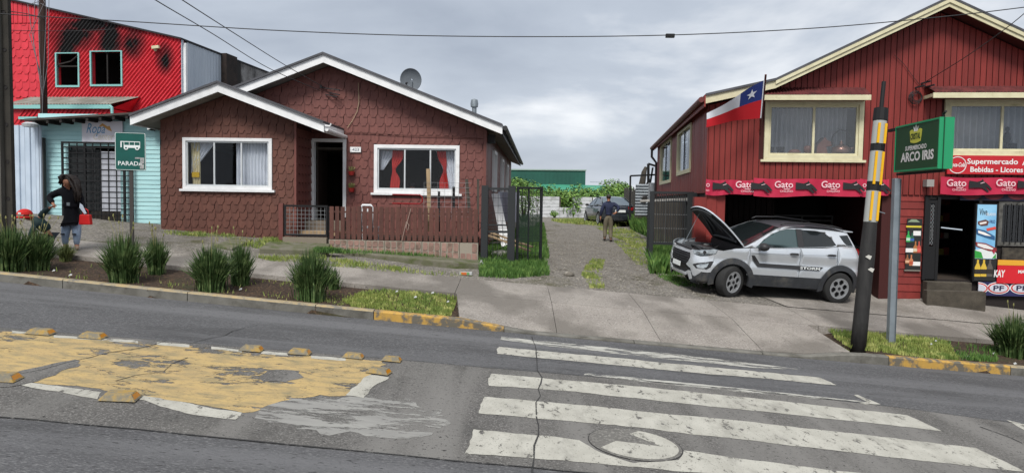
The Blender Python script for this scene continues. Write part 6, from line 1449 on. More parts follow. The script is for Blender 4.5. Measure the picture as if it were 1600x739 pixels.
for m in (1, -1):
    ac = arc(WX0, WZ, .475, 26, 168); ar = arc(WX1, WZ, .475, 16, 152)
    BD.panel('wing', [(.42, .86), (.60, .97), (.85, 1.03), (1.17, 1.06), (1.17, .50), (1.25, .50)] + ac[1:] + [(.36, .62)], SIL, suv, mir=m)
    dA = BD.panel('front_door', [(1.18, 1.06), (1.7, 1.09), (2.35, 1.13), (2.35, .52), (1.26, .52), (1.18, .56)], SIL, suv, mir=m)
    rdo = [(2.36, 1.13), (2.9, 1.165), (3.26, 1.21), (3.26, .81)] + [q for q in arc(WX1, WZ, .475, 102, 152) if q[0] < 3.24] + [(2.9, .52), (2.36, .52)]
    dB = BD.panel('rear_door', rdo, SIL, suv, mir=m)
    BD.panel('rear_quarter', [(3.27, 1.21), (3.5, 1.235), (3.76, 1.22), (3.84, .95), (3.88, .75), (3.84, .56)] + [q for q in arc(WX1, WZ, .475, 20, 100) if q[0] > 3.27], SIL, suv, mir=m)
    BD.panel('sill', [(1.24, .515), (2.95, .515), (2.93, .28), (1.24, .28)], CLAD, suv, off=.012, mir=m)
    for cx in (WX0, WX1):
        BD.panel('wheel_arch', arc(cx, WZ, .50, -12, 192, 22) + arc(cx, WZ, .385, 190, -10, 22), CLAD, suv, off=.028, mir=m, th=.06, step=.07)
    BD.panel('side_stripe', [(1.20, .92), (1.28, .92), (1.42, .765), (2.92, .765), (2.82, .685), (1.38, .685)], BLKP, suv, off=.016, mir=m, th=.004, step=.04)
    BD.panel('door_crease_shade', [(1.19, .965), (3.2, 1.035), (3.2, 1.028), (1.19, .958)], mat('shadow grey', rgb('#777b80'), rough=.4, metal=.3), suv, off=.004, mir=m, th=.004)  # shade along the door crease, painted on as a thin darker strip
    # glasshouse
    gh = [(1.02, 1.065), (1.30, 1.20), (1.62, 1.37), (1.86, 1.485), (2.05, 1.545), (2.5, 1.585), (3.0, 1.575), (3.45, 1.535), (3.60, 1.52), (3.70, 1.35), (3.76, 1.225), (3.5, 1.24), (3.26, 1.215), (2.35, 1.135), (1.7, 1.095), (1.18, 1.065)]
    wf = [(1.30, 1.085), (1.50, 1.245), (1.72, 1.375), (1.92, 1.455), (2.10, 1.495), (2.32, 1.505), (2.30, 1.145), (1.7, 1.105)]
    wr2 = [(2.42, 1.15), (2.44, 1.505), (2.75, 1.50), (2.98, 1.475), (3.13, 1.38), (3.24, 1.245), (3.15, 1.215)]
    wq = [(3.36, 1.44), (3.60, 1.46), (3.70, 1.245), (3.50, 1.255), (3.44, 1.31)]
    BD.panel('pillar_frame', gh, SIL, suv, holes=[wf, wr2, wq], mir=m, step=.07)
    for nm, w_, mt in (('front_window', wf, CGF), ('rear_window', wr2, CGL), ('quarter_window', wq, CGL)): BD.panel(nm, w_, mt, suv, off=-.010, mir=m, step=.1, th=.004)
    BD.panel('black_pillar', [(2.29, 1.148), (2.31, 1.515), (2.45, 1.515), (2.43, 1.155)], BLKP, suv, off=.008, mir=m, th=.004)
    hnd = MB()
    for x in (2.18, 3.07):
        a = BD.S(BD.sx(x - .09), 1.0, .028); b = BD.S(BD.sx(x + .1), 1.0, .028); z = 1.005 + (x - 2.18) * .03
        MB().tube([(a[0], -m * (a[1] - .02), z), (a[0] + .03, -m * a[1], z + .006), (b[0] - .03, -m * b[1], z + .006), (b[0], -m * (b[1] - .02), z)], [.015, .021, .021, .015], 8).build('door_handle', BLKP, suv, smooth='all')
    # mirror
    mb = MB().grid(lambda u, v: (1.40 + .12 * cos(u * 2 * pi) * sin(v * pi) * (.8 if cos(u * 2 * pi) < 0 else 1), -m * (.98 + .115 * -cos(v * pi)), 1.12 + .085 * sin(u * 2 * pi) * sin(v * pi)), 16, 8); mb.build('mirror', BLKP, suv, smooth='all')
    MB().bar((1.38, -m * .82, 1.06), (1.40, -m * .93, 1.075), .05).build('mirror_stalk', BLKP, suv)
    MB().tube([(1.95, -m * .60, 1.575), (2.05, -m * .60, 1.62), (2.6, -m * .605, 1.655), (3.2, -m * .60, 1.63), (3.42, -m * .585, 1.59)], .016, 8).build('roof_rail', BLKP, suv, smooth='all')
    wheel(suv, WX0, -m * .79, WZ, WR, .215, -m, steer=radians(22)); wheel(suv, WX1, -m * .79, WZ, WR, .215, -m)
    # front end in (s,z)
    hl = [(.50, .905), (.62, .915), (.98, .985), (1.08, .985), (1.04, .90), (.92, .85), (.70, .82), (.56, .835)]
    BD.panel('headlamp', hl, LENS, suv, off=.006, conv=False, mir=m, step=.06, th=.02)
    BD.panel('headlamp_eye', arc(.82, .895, .036, 0, 340, 12), BLKP, suv, off=.010, conv=False, mir=m, th=.003)
    fg_ = [(.58, .61), (.70, .655), (.98, .73), (1.03, .73), (.97, .60), (.90, .55), (.68, .545)]
    BD.panel('fog_lamp_frame', fg_, BLKP, suv, off=.006, conv=False, mir=m, step=.06); BD.panel('fog_lamp', [(.68, .60), (.76, .645), (.93, .685), (.90, .60), (.84, .57), (.71, .57)], LENS, suv, off=.014, conv=False, mir=m, step=.06)
    sq = lambda x, z: (BD.sx(x), z)
    bump = [(0, .86), (.40, .87), (.49, .90), (.54, .83), (.70, .81), (.92, .84), (1.05, .895), (1.10, .98), sq(.42, .86)[:1] + (.985,)] 
    sA = BD.sx(.355)
    bump = [(0, .80), (.42, .80), (.46, .905), (.55, .825), (.72, .80), (.93, .835), (1.06, .89), (1.09, .985), (BD.sx(.60), .965), (BD.sx(.42), .855), (sA, .62), (BD.sx(.37), .50), (.95, .47), (.80, .47), (.66, .38), (.58, .42), (.50, .50), (.38, .56), (0, .56)]
    grl = [(0, .815), (.40, .815), (.455, .74), (.40, .62), (.30, .575), (0, .575)]
    bump = [(.47, .905), (.55, .825), (.72, .80), (.93, .835), (1.06, .89), (1.085, .975), (BD.sx(.60), .965), (BD.sx(.42), .855), (sA, .62), (BD.sx(.375), .50), (.93, .485), (.80, .485), (.66, .36), (.60, .36), (.52, .52), (.36, .575), (.43, .64), (.475, .74), (.43, .83), (.0, .83), (.0, .885), (.42, .885)]
    BD.panel('front_bumper', bump, SIL, suv, conv=False, mir=m, step=.07, th=.03)
    BD.panel('grille', grl, BLKP, suv, off=-.012, conv=False, mir=m, step=.08)
    for k in range(4): z = .63 + k * .05; BD.panel('grille_bar', [(0, z), (.42 if k in (1, 2) else .38, z), (.42 if k in (1, 2) else .38, z + .012), (0, z + .012)], mat('grille grey', rgb('#3b3d40'), rough=.4), suv, off=.002, conv=False, mir=m, th=.01)
    BD.panel('lower_intake', [(0, .575), (.35, .57), (.51, .51), (.57, .34), (0, .34)], BLKP, suv, off=-.01, conv=False, mir=m, step=.08)
    BD.panel('skid_plate', [(0, .40), (.34, .40), (.46, .46), (.52, .46), (.58, .30), (.50, .27), (.44, .38), (.34, .33), (0, .33)], SIL, suv, off=.012, conv=False, mir=m, step=.06)
    BD.panel('bumper_cladding', [(.60, .37), (.66, .37), (.80, .475), (.96, .475), (BD.sx(.38), .49), (BD.sx(.42), .30), (.80, .22), (.5, .23), (.58, .33)], CLAD, suv, off=.006, conv=False, mir=m, step=.07)
    # rear end
    T = BD.T
    BD.panel('rear_bumper', [(T, .80), (T - .5, .80), (BD.sx(3.87), .74), (BD.sx(3.83), .52), (BD.sx(3.80), .30), (T, .30)], CLAD, suv, off=.004, conv=False, mir=m)
    BD.panel('tail_lamp', [(BD.sx(3.78), 1.20), (BD.sx(3.92), 1.19), (BD.sx(3.95), .98), (BD.sx(3.85), .94)], TAILR, suv, off=.006, conv=False, mir=m)
    BD.panel('tailgate', [(T, 1.19), (BD.sx(3.93), 1.18), (BD.sx(3.955), .98), (BD.sx(3.94), .81), (T, .81)], SIL, suv, conv=False, mir=m)
def rg(fn, nm, m, par, nu=16, nv=10): return MB().grid(fn, nu, nv).build(nm, m, par, smooth='all')
crown = lambda y, w: -.035 * (y / w) ** 2
def ws(u, v): x = 1.04 + (1.90 - 1.04) * v - .10 * (2 * u - 1) ** 2 * -1 * (1 - v * .5); h = .80 + (.615 - .80) * v; y = (2 * u - 1) * h; return (x, y, 1.075 + (1.53 - 1.075) * v ** .92 + crown(y, h) * .6)
rg(ws, 'windscreen', CGL, suv)
def rf_(u, v): x = 1.90 + 1.72 * v; h = .615 - .03 * v; y = (2 * u - 1) * h; z = lerp(x, [(1.9, 1.532), (2.1, 1.575), (2.5, 1.612), (3.0, 1.605), (3.45, 1.565), (3.62, 1.54)]); return (x + .10 * (2 * u - 1) ** 2 * (1 - v), y, z + crown(y, h))
rg(rf_, 'roof', ROOFG, suv, 16, 16)
rg(lambda u, v: (3.62 + .34 * v, (2 * u - 1) * (.585 + .13 * v), 1.52 - .33 * v + crown((2 * u - 1) * .6, .6)), 'rear_screen', CGL, suv)
MB().prism([(3.50, 1.555), (3.72, 1.545), (3.74, 1.525), (3.50, 1.515)], -.56, .56).build('spoiler', SIL, suv, bevel=.008)
# floor, engine bay, wheel wells
MB().box(.25, 3.85, -.66, .66, .25, .42).build('underbody', BLKP, suv)
MB().box(.30, 1.12, -.62, .62, .421, .60).box(1.08, 1.14, -.72, .72, .60, 1.06).box(.16, .28, -.6, .6, .45, .86).build('engine_bay', BLKP, suv)
for m in (1, -1): MB().box(.40, 1.08, m * .63 - .0 if m > 0 else -.70, m * .70 if m > 0 else -.63, .62, .93).build('inner_wing', mat('inner wing', rgb('#55585b'), rough=.5), suv)
MB().box(1.12, 3.5, -.7, .7, .43, .62).box(3.4, 3.85, -.6, .6, .45, 1.1).box(1.2, 1.35, -.7, .7, .62, 1.02).build('cabin_floor', BLKP, suv)
en = empty('engine'); en.parent = suv
EG = mat('engine grey', rgb('#4b4d4f'), rough=.5, metal=.4)
MB().box(.42, .82, -.22, .30, .60, .88).build('engine_block', BLKP, en, bevel=.03); MB().box(.48, .74, -.16, .2, .881, .93).build('engine_cover', EG, en, bevel=.02)
MB().box(.45, .72, -.58, -.34, .60, .90).build('battery', BLACK, en, bevel=.01); MB().lathe([(0, 0), (.075, 0), (.08, .18), (.05, .21), (0, .21)], (.85, .45, .72), 14).build('coolant_tank', mat('tank white', rgb('#a8a9a2')), en, smooth=True); MB().box(.70, .95, .2, .55, .62, .91).build('air_box', BLKP, en, bevel=.02)
MB().tube([(.4, -.3, .86), (.35, -.1, .93), (.38, .2, .92), (.5, .4, .86)], .03, 8).tube([(.6, -.35, .93), (.8, -.2, .98), (.95, .1, .95)], .018, 6).build('hose', BLKP, en, smooth=True)
MB().box(.14, .24, -.60, .60, .865, .90).build('slam_panel', BLKP, suv, bevel=.01)
# bonnet: hinged at the scuttle, raised
HA = radians(46); hx, hz = 1.10, 1.06
def hood(off):
    def fn(u, v):
        L_ = 1.03 * v; hw = .70 - .09 * v - .10 * max(0, v - .75) * 4 * .5; y = (2 * u - 1) * hw
        zl_ = off + .03 * (1 - (y / hw) ** 2) - .10 * v ** 2 + .02 * v; x = -L_ + .09 * (2 * u - 1) ** 2 * v
        c, s = cos(HA), sin(HA); return (hx + x * c + zl_ * s * 1.0, y, hz - x * s + zl_ * c)
    return fn
hd = empty('bonnet'); hd.parent = suv
rg(hood(.03), 'outer_skin', SIL, hd, 20, 14); rg(hood(.0), 'inner_skin', mat('bonnet underside', rgb('#2b2d30'), rough=.7), hd, 20, 14)
def edge(side):
    f1, f2 = hood(.03), hood(.0)
    return [(f1(side, v / 14), f2(side, v / 14)) for v in range(15)]
mb = MB()
for side in (0, 1):
    e = edge(side); b = len(mb.v); mb.add([p for q in e for p in q], [(2 * i, 2 * i + 1, 2 * i + 3, 2 * i + 2) for i in range(14)])
f1, f2 = hood(.03), hood(.0); e = [(f1(u / 20, 1), f2(u / 20, 1)) for u in range(21)]; mb.add([p for q in e for p in q], [(2 * i, 2 * i + 1, 2 * i + 3, 2 * i + 2) for i in range(20)])
mb.build('bonnet_edge', SIL, hd)
f3 = hood(-.022); mb = MB()
for u, v0, v1 in ((.12, .08, .93), (.88, .08, .93), (.36, .3, .93), (.64, .3, .93)): mb.tube([f3(u + (.5 - u) * .12 * k, v0 + (v1 - v0) * k / 6) for k in range(7)], .022, 6)
mb.tube([f3(.1 + .8 * k / 8, .93) for k in range(9)], .025, 6); mb.tube([f3(.1 + .8 * k / 8, .12) for k in range(9)], .025, 6)
mb.build('bonnet_ribs', mat('rib grey', rgb('#4a4d50'), rough=.6), hd, smooth='all')
MB().bar((.30, .45, .9), Vector(hood(0)(.80, .78)), .01).build('prop_rod', GREYM, suv)
# registration plate and stripe lettering
pm_ = BD.S(0, .6, .03); plt = MB().box(pm_[0] - .012, pm_[0], -.20, .16, .50, .60); plt.build('number_plate', SIGNW, suv)
txt('KK 54 78', -.18, .14, .53, .57, 0, mat('plate black', (.02, .02, .02)), suv, off=.01, M=Matrix(((0, 1, 0, pm_[0] - .014), (-1, 0, 0, -.02), (0, 0, 1, 0), (0, 0, 0, 1)))) if False else None
ys = -(BD.S(BD.sx(2.65), .72, .011)[1]); txt('STORM', 2.36, 2.83, .70, .755, ys - .016, SIGNW, suv, off=.03)
# place: front toward the lot on the left, slightly turned to the street
sc_ = 1.0; TH = radians(-15)
fw = gp(1141, 463); fwx = fw
def place_car(o, wx, wy, px, py, th, zf=None):
    p = march(zlot, px, py, 11); R_ = Matrix.Rotation(th, 3, 'Z'); d = R_ @ Vector((wx, wy, 0)); o.location = (p.x - d.x, p.y - d.y, 0)
    # rest the wheels on the ground
    return p
p = place_car(suv, WX0, -.84, 1139, 464, radians(11.5))
th = radians(11.5); Rz = Matrix.Rotation(th, 3, 'Z')
def gw_(lx, ly): q = Vector(suv.location) + Rz @ Vector((lx, ly, 0)); return zlot(q.x, q.y) + (.006 if q.x > 5 else 0)
zfL, zrL, zfR, zrR = gw_(WX0, -.79), gw_(WX1, -.79), gw_(WX0, .79), gw_(WX1, .79)
pit_ = math.atan2((zrL + zrR - zfL - zfR) / 2, WX1 - WX0); rol_ = math.atan2((zfR + zrR - zfL - zrL) / 2, 1.58)
M_ = Matrix.Rotation(th, 4, 'Z') @ Matrix.Rotation(-pit_, 4, 'Y') @ Matrix.Rotation(rol_, 4, 'X'); suv.rotation_euler = M_.to_euler()
suv.location.z = (zfL + zrL + zfR + zrR) / 4 + sin(pit_) * -(WX0 + WX1) / 2 - .005

# ================================================================== DARK SALOON AT THE BACK
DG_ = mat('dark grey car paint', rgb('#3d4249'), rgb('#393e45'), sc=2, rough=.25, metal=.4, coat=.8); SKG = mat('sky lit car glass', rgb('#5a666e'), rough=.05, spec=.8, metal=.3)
sed = empty('dark_saloon', (0, 0, 0), 0, 'dark grey saloon parked facing away at the far end of the driveway', 'car')
SB = Body([(0, 0), (.05, .45), (.25, .74), (.8, .85), (1.6, .87), (3.0, .87), (3.9, .82), (4.22, .68), (4.34, .35), (4.36, 0)],
          [(.2, .05), (.5, .0), (.7, .03), (.85, .12)], [(.2, .04), (.5, 0), (.75, 0), (.95, .03), (1.1, .10), (1.3, .22), (1.42, .30)], [(.2, .08), (.45, .0), (.75, .0), (.95, .04), (1.02, .08)])
for m in (1, -1):
    lowr = [(.30, .78), (.9, .88), (1.4, .93), (2.4, .96), (3.4, .98), (4.15, .98), (4.26, .75), (4.22, .45), (3.95, .32)] + arc(3.45, .32, .38, 5, 175, 12) + [(3.0, .25), (1.2, .25)] + arc(.85, .32, .38, 5, 175, 12) + [(.32, .4)]
    SB.panel('body_side', lowr, DG_, sed, mir=m, step=.12)
    SB.panel('pillar_frame', [(1.15, .915), (1.8, 1.28), (2.1, 1.39), (2.7, 1.43), (3.2, 1.37), (3.75, 1.06), (3.95, .985), (2.4, .96)], DG_, sed, mir=m, step=.12, holes=[[(1.45, .96), (1.88, 1.26), (2.12, 1.33), (2.38, 1.35), (2.38, .99)], [(2.46, .99), (2.46, 1.36), (2.72, 1.36), (3.08, 1.3), (3.35, 1.08), (3.2, 1.01)]])
    SB.panel('side_window', [(1.45, .96), (1.88, 1.26), (2.12, 1.33), (2.38, 1.35), (2.38, .99)], SKG, sed, mir=m, off=-.01, th=.004); SB.panel('side_window', [(2.46, .99), (2.46, 1.36), (2.72, 1.36), (3.08, 1.3), (3.35, 1.08), (3.2, 1.01)], SKG, sed, mir=m, off=-.01, th=.004)
    T = SB.T
    SB.panel('rear_bumper', [(T, .60), (SB.sx(4.26), .60), (SB.sx(4.22), .45), (SB.sx(3.95), .30), (T, .25)], DG_, sed, off=.02, conv=False, mir=m); SB.panel('boot_lid', [(T, .985), (SB.sx(4.2), .975), (SB.sx(4.27), .61), (T, .61)], DG_, sed, conv=False, mir=m)
    SB.panel('tail_lamp', [(SB.sx(4.10), .95), (T - .42, .93), (T - .46, .75), (SB.sx(4.22), .77)], TAILR, sed, off=.012, conv=False, mir=m); SB.panel('nose', [(0, .78), (SB.sx(.30), .78), (SB.sx(.32), .4), (SB.sx(.35), .25), (0, .25)], DG_, sed, conv=False, mir=m)
    MB().grid(lambda u, v: (1.5 + .09 * cos(u * 2 * pi) * sin(v * pi), -m * (.95 + .10 * -cos(v * pi)), 1.0 + .07 * sin(u * 2 * pi) * sin(v * pi)), 12, 6).build('mirror', BLKP, sed, smooth='all')
    wheel(sed, .85, -m * .78, .32, .32, .2, -m, spokes=5); wheel(sed, 3.45, -m * .78, .32, .32, .2, -m, spokes=5)
rg(lambda u, v: (2.05 + 1.0 * v, (2 * u - 1) * .60, 1.41 + .045 * sin(pi * v) - .03 * (2 * u - 1) ** 2 - .02 * v), 'roof', DG_, sed)
rg(lambda u, v: (3.05 + .85 * v, (2 * u - 1) * (.60 + .1 * v), 1.39 - .38 * v ** 1.05 - .03 * (2 * u - 1) ** 2), 'rear_screen', SKG, sed); rg(lambda u, v: (1.1 + .95 * v, (2 * u - 1) * (.76 - .16 * v), .95 + .46 * v - .03 * (2 * u - 1) ** 2), 'windscreen', SKG, sed)
rg(lambda u, v: (.05 + 1.1 * v + .25 * (2 * u - 1) ** 4 * (1 - v), (2 * u - 1) * (.68 + .1 * v), .80 + .15 * v ** .6 - .03 * (2 * u - 1) ** 2), 'bonnet', DG_, sed); rg(lambda u, v: (3.88 + .40 * v, (2 * u - 1) * (.72 - .06 * v), 1.0 - .01 * v - .02 * (2 * u - 1) ** 2), 'boot_top', DG_, sed)
MB().box(.3, 4.2, -.65, .65, .2, .5).build('underbody', BLKP, sed); q = SB.S(SB.T, .7, .02); MB().box(q[0], q[0] + .02, -.26, .26, .66, .78).build('number_plate', SIGNW, sed)
for y in (-.25,): MB().lathe([(.03, 0), (.03, .1)], (4.3, y, .27), 10, 'x').build('exhaust', CHR, sed)
MB().bar((3.02, 0, 1.42), (3.2, 0, 1.6), .012).build('aerial', BLKP, sed)
# rear toward the camera, left flank visible
ths = radians(-107)        # local +x (tail) points toward the street
Rs = Matrix.Rotation(radians(-82), 3, 'Z'); tgt = at(968, 353, 35.0); d = Rs @ Vector((4.3, 0, 0)); sed.location = (tgt.x - d.x, 35.0 - d.y, 0); sed.rotation_euler = (0, 0, radians(-82))
sed.location.z = zlot(tgt.x, 36.5)
# ================================================================== VEGETATION
def inpoly(p, poly):
    c = False; j = len(poly) - 1
    for i in range(len(poly)):
        a, b = poly[i], poly[j]
        if (a[1] > p[1]) != (b[1] > p[1]) and p[0] < (b[0] - a[0]) * (p[1] - a[1]) / (b[1] - a[1]) + a[0]: c = not c
        j = i
    return c
def gpv(x, y): return march(zground, x, y, 10.8)
def patch(name, pix, dens, h, m, zf=zground, w=.008, lean=.5, clump=.0, seed=1):
    rr = random.Random(seed); P = [gpv(x, y) for x, y in pix]; P = [(p.x, p.y) for p in P]
    x0, x1 = min(p[0] for p in P), max(p[0] for p in P); y0, y1 = min(p[1] for p in P), max(p[1] for p in P)
    n = int((x1 - x0) * (y1 - y0) * dens); mb = MB(); vs = mb.v; fs = mb.f
    cl = [(rr.uniform(x0, x1), rr.uniform(y0, y1)) for _ in range(max(4, int((x1 - x0) * (y1 - y0) * 3)))]
    for _ in range(n):
        if rr.random() < clump: c = rr.choice(cl); p = (c[0] + rr.gauss(0, .12), c[1] + rr.gauss(0, .12))
        else: p = (rr.uniform(x0, x1), rr.uniform(y0, y1))
        if not inpoly(p, P): continue
        a = rr.uniform(0, 6.283); hh = h * rr.uniform(.45, 1.25); l = hh * lean * rr.uniform(.2, 1); b = rr.uniform(0, 6.283); z = zf(*p); ww = w * rr.uniform(.6, 1.4)
        i = len(vs); ca, sa = cos(a) * ww, sin(a) * ww; dx, dy = cos(b) * l, sin(b) * l
        vs += [(p[0] - ca, p[1] - sa, z - .01), (p[0] + ca, p[1] + sa, z - .01), (p[0] + dx * .4 + ca * .6, p[1] + dy * .4 + sa * .6, z + hh * .6), (p[0] + dx, p[1] + dy, z + hh)]
        fs += [(i, i + 1, i + 2), (i, i + 2, i + 3)]
    mb.mi = [0] * len(fs); return stuff(mb.build(name, m, recalc=False))
patch('grass', [(535, 470), (570, 456), (640, 453), (716, 459), (737, 497), (690, 496), (600, 486), (548, 479)], 2600, .060, GRASS, seed=1, clump=.35)
patch('grass', [(480, 462), (560, 458), (600, 486), (500, 474)], 500, .05, GRASS, seed=2, clump=.7)
patch('grass', [(1278, 506), (1340, 513), (1420, 524), (1480, 534), (1500, 563), (1440, 559), (1322, 552)], 2800, .065, GRASS, seed=3, clump=.35)
patch('grass', [(1480, 536), (1560, 545), (1560, 566), (1500, 563)], 900, .09, GRASS2, seed=4, clump=.7)
patch('grass', [(120, 412), (500, 445), (560, 480), (0, 425)], 50, .07, GRASS, seed=5, clump=.8)
patch('grass', [(372, 384), (440, 372), (520, 384), (520, 398), (430, 392)], 1500, .10, GRASS, seed=6, clump=.5)
patch('grass', [(490, 398), (745, 403), (745, 409), (560, 402), (490, 403)], 1800, .10, GRASS2, seed=7, clump=.5, zf=lambda x, y: zlot(x, 15.9) + .05)
patch('grass', [(400, 402), (510, 403), (640, 422), (745, 432), (640, 432), (560, 422), (420, 410)], 900, .08, GRASS, seed=8, clump=.7)
patch('weeds', [(748, 432), (752, 402), (800, 404), (832, 400), (852, 412), (858, 430), (800, 436)], 2400, .16, GRASS2, seed=9, clump=.4)
patch('weeds', [(752, 410), (765, 380), (800, 365), (834, 360), (848, 400), (800, 410)], 1200, .22, GRASS2, seed=10, clump=.5)
patch('grass', [(922, 450), (908, 430), (925, 405), (945, 408), (940, 430), (945, 450)], 1100, .07, GRASS, seed=11, clump=.8)
patch('grass', [(960, 378), (985, 372), (1015, 400), (1018, 424), (995, 415)], 260, .08, GRASS, seed=12, clump=.5)
patch('grass', [(930, 356), (985, 358), (1012, 378), (1012, 390), (960, 372)], 260, .08, GRASS, seed=13, clump=.6, w=.012)
patch('tall_weeds', [(1016, 428), (1018, 385), (1075, 385), (1075, 430)], 1500, .45, GRASS2, seed=14, clump=.4, w=.016, lean=.45)
patch('tall_weeds', [(984, 358), (992, 342), (1012, 345), (1014, 372)], 420, .65, GRASS2, seed=15, clump=.3, w=.022)
patch('tall_weeds', [(1016, 385), (1018, 365), (1090, 365), (1090, 385)], 500, .55, GRASS2, seed=25, clump=.4, w=.022, lean=.5)
patch('grass', [(1020, 430), (1075, 432), (1120, 452), (1060, 448)], 900, .07, GRASS2, seed=16, clump=.8)
patch('grass', [(860, 345), (900, 344), (1000, 350), (960, 356), (880, 349)], 260, .16, GRASS, seed=17, clump=.6, w=.02)
patch('grass', [(806, 400), (840, 350), (850, 350), (858, 405)], 900, .13, GRASS2, seed=18, clump=.7, w=.012)
patch('grass', [(250, 366), (440, 378), (440, 372), (252, 362)], 500, .07, GRASS, seed=19, clump=.8)
# iris clumps along the kerb
def clump(x, y, wpx, hpx, n, label, seed, stalks=0, tint=BLADE):
    rr = random.Random(seed); b = gpv(x, y); sc = 1120 / b.y; H = hpx / sc; Wd = wpx / sc / 2 * 1.12; n = int(n * 2.1); o = empty('iris_plant', b, 0, label, 'plant', 'spiky plants along the verge'); mb = MB()
    for i in range(n):
        a = rr.uniform(0, 6.283); r0 = abs(rr.gauss(0, .35)) * Wd * .55; q = min(1, (rr.random() ** .7)); sp = Wd * q * rr.uniform(.7, 1.1); hh = H * (1.05 - .42 * q ** 2) * rr.uniform(.72, 1.08); ww = rr.uniform(.007, .016)
        bx, by = cos(a) * r0, sin(a) * r0; tx, ty = bx * .3 + cos(a) * sp, by * .3 + sin(a) * sp; px, py = -sin(a) * ww, cos(a) * ww; t2 = rr.uniform(0, pi); px, py = px * cos(t2) + py * sin(t2), py * cos(t2) - px * sin(t2)
        droop = rr.random() < .15; vs = []; ks = (0, .4, .75, 1)
        for k in ks:
            e = k ** 1.7; z = hh * (k if not droop else k - .35 * k ** 3); f = (1, .9, .6, .06)[ks.index(k)]; cx, cy = bx + (tx - bx) * e, by + (ty - by) * e
            vs += [(cx - px * f, cy - py * f, z - .02), (cx + px * f, cy + py * f, z - .02)]
        mb.add(vs, [(0, 1, 3, 2), (2, 3, 5, 4), (4, 5, 7, 6)])
    mb.build('leaves', tint, o, recalc=False)
    if stalks:
        st = MB(); tips = MB()
        for i in range(stalks):
            a = rr.uniform(0, 6.28); sp = Wd * rr.uniform(.1, .8); hh = H * rr.uniform(1.05, 1.4); e = (cos(a) * sp, sin(a) * sp, hh); st.tube([(0, 0, 0), (e[0] * .4, e[1] * .4, hh * .6), e], [.004, .003, .003], 4); tips.lathe([(0, -.03), (.012, -.01), (.010, .02), (0, .035)], e, 5)
        st.build('stalks', BLADE2, o, recalc=False)['kind'] = 'stuff'; tips.build('seed_heads', BLADE2, o, recalc=False)['kind'] = 'stuff'
    return o
clump(14, 423, 80, 70, 420, 'spiky iris plant growing round the foot of the concrete pole', 1, 10)
clump(56, 421, 75, 62, 380, 'spiky iris plant beside the crouching child', 2, 12)
clump(103, 408, 34, 30, 120, 'smallest spiky iris plant, in front of the woman', 3, 2, mat('pale iris leaves', rgb('#5c6438'), rgb('#45502a'), sc=3, rough=.6, world=True))
clump(193, 440, 74, 74, 420, 'spiky iris plant just left of the bus stop post', 4, 6)
clump(244, 428, 44, 58, 240, 'narrower spiky iris plant just right of the bus stop post', 5, 8)
clump(330, 454, 78, 72, 440, 'broad spiky iris plant under the left window of the brown house', 6, 6)
clump(376, 445, 50, 64, 280, 'spiky iris plant touching the right side of the broad one under the left window', 7, 5)
clump(486, 469, 78, 78, 480, 'large dark spiky iris plant before the picket fence', 8, 0)
clump(520, 452, 30, 36, 90, 'small spiky iris plant behind the large dark one', 9, 0)
clump(1582, 556, 86, 66, 420, 'spiky iris plant at the right edge beyond the steel post', 10, 2)
# bushes behind the white fence
def bush(x0, x1, ytop, ybot, Y, label, seed, n=1500, ls=.20, name='bush'):
    n = int(n * 1.5)
    rr = random.Random(seed); a, b = at(x0, ybot, Y), at(x1, ytop, Y); o = empty(name, (a.x * .5 + b.x * .5, Y, zlot(0, Y)), 0, label, 'bush', 'bushes behind the sheet fence'); base = o.location.z
    W_ = (b.x - a.x) / 2; top = b.z - base; lob = [(rr.uniform(-.8, .8) * W_, rr.uniform(-.8, .8), rr.uniform(.30, .74) * top, rr.uniform(.26, .42) * top) for _ in range(max(6, int(W_ * 5)))]
    mb = MB()
    for i in range(n):
        c = rr.choice(lob); d = Vector((rr.gauss(0, 1), rr.gauss(0, 1), rr.gauss(0, 1))).normalized() * c[3] * rr.uniform(.65, 1.12); p = Vector(c[:3]) + Vector((d.x, d.y, d.z * .85))
        if p.z < .1: continue
        s = ls * rr.uniform(.6, 1.3); n_ = (d.normalized() + Vector((rr.uniform(-.7, .7), rr.uniform(-.7, .7), rr.uniform(-.2, .9)))).normalized(); u = n_.cross(Vector((rr.random(), rr.random(), rr.random()))).normalized(); v = n_.cross(u)
        mb.add([p - u * s * .5, p + v * s * .28, p + u * s * .5, p - v * s * .28], [(0, 1, 2, 3)])
    mb.build('foliage', LEAF, o, recalc=False); st = MB()
    for c in lob[:10]: st.tube([(c[0] * .3, c[1] * .3, 0), (c[0] * .8, c[1], c[2] * .6), c[:3]], [.05, .035, .015], 5)
    st.build('stems', OLDW, o); return o
bush(800, 848, 277, 318, 54, 'light green bush rising over the left end of the white fence', 1, 2600)
bush(838, 884, 288, 318, 53, 'bush leaning over the middle of the white fence', 2, 1900)
bush(876, 905, 297, 325, 51, 'bush growing through the gap in the white fence', 3, 1300)
bush(895, 930, 289, 318, 54, 'low bush right of the fence gap', 4, 1500)
bush(922, 982, 281, 322, 52, 'tallest rounded bush above the dark saloon', 5, 3200)
bush(968, 1000, 300, 330, 50, 'bush between the dark saloon and the board fence', 6, 900)
bush(804, 834, 280, 330, 36, 'tangled bush at the back corner of the brown house', 7, 1400, .09)
bush(862, 872, 328, 347, 48.5, 'small shrub in front of the white fence', 8, 260, .10)
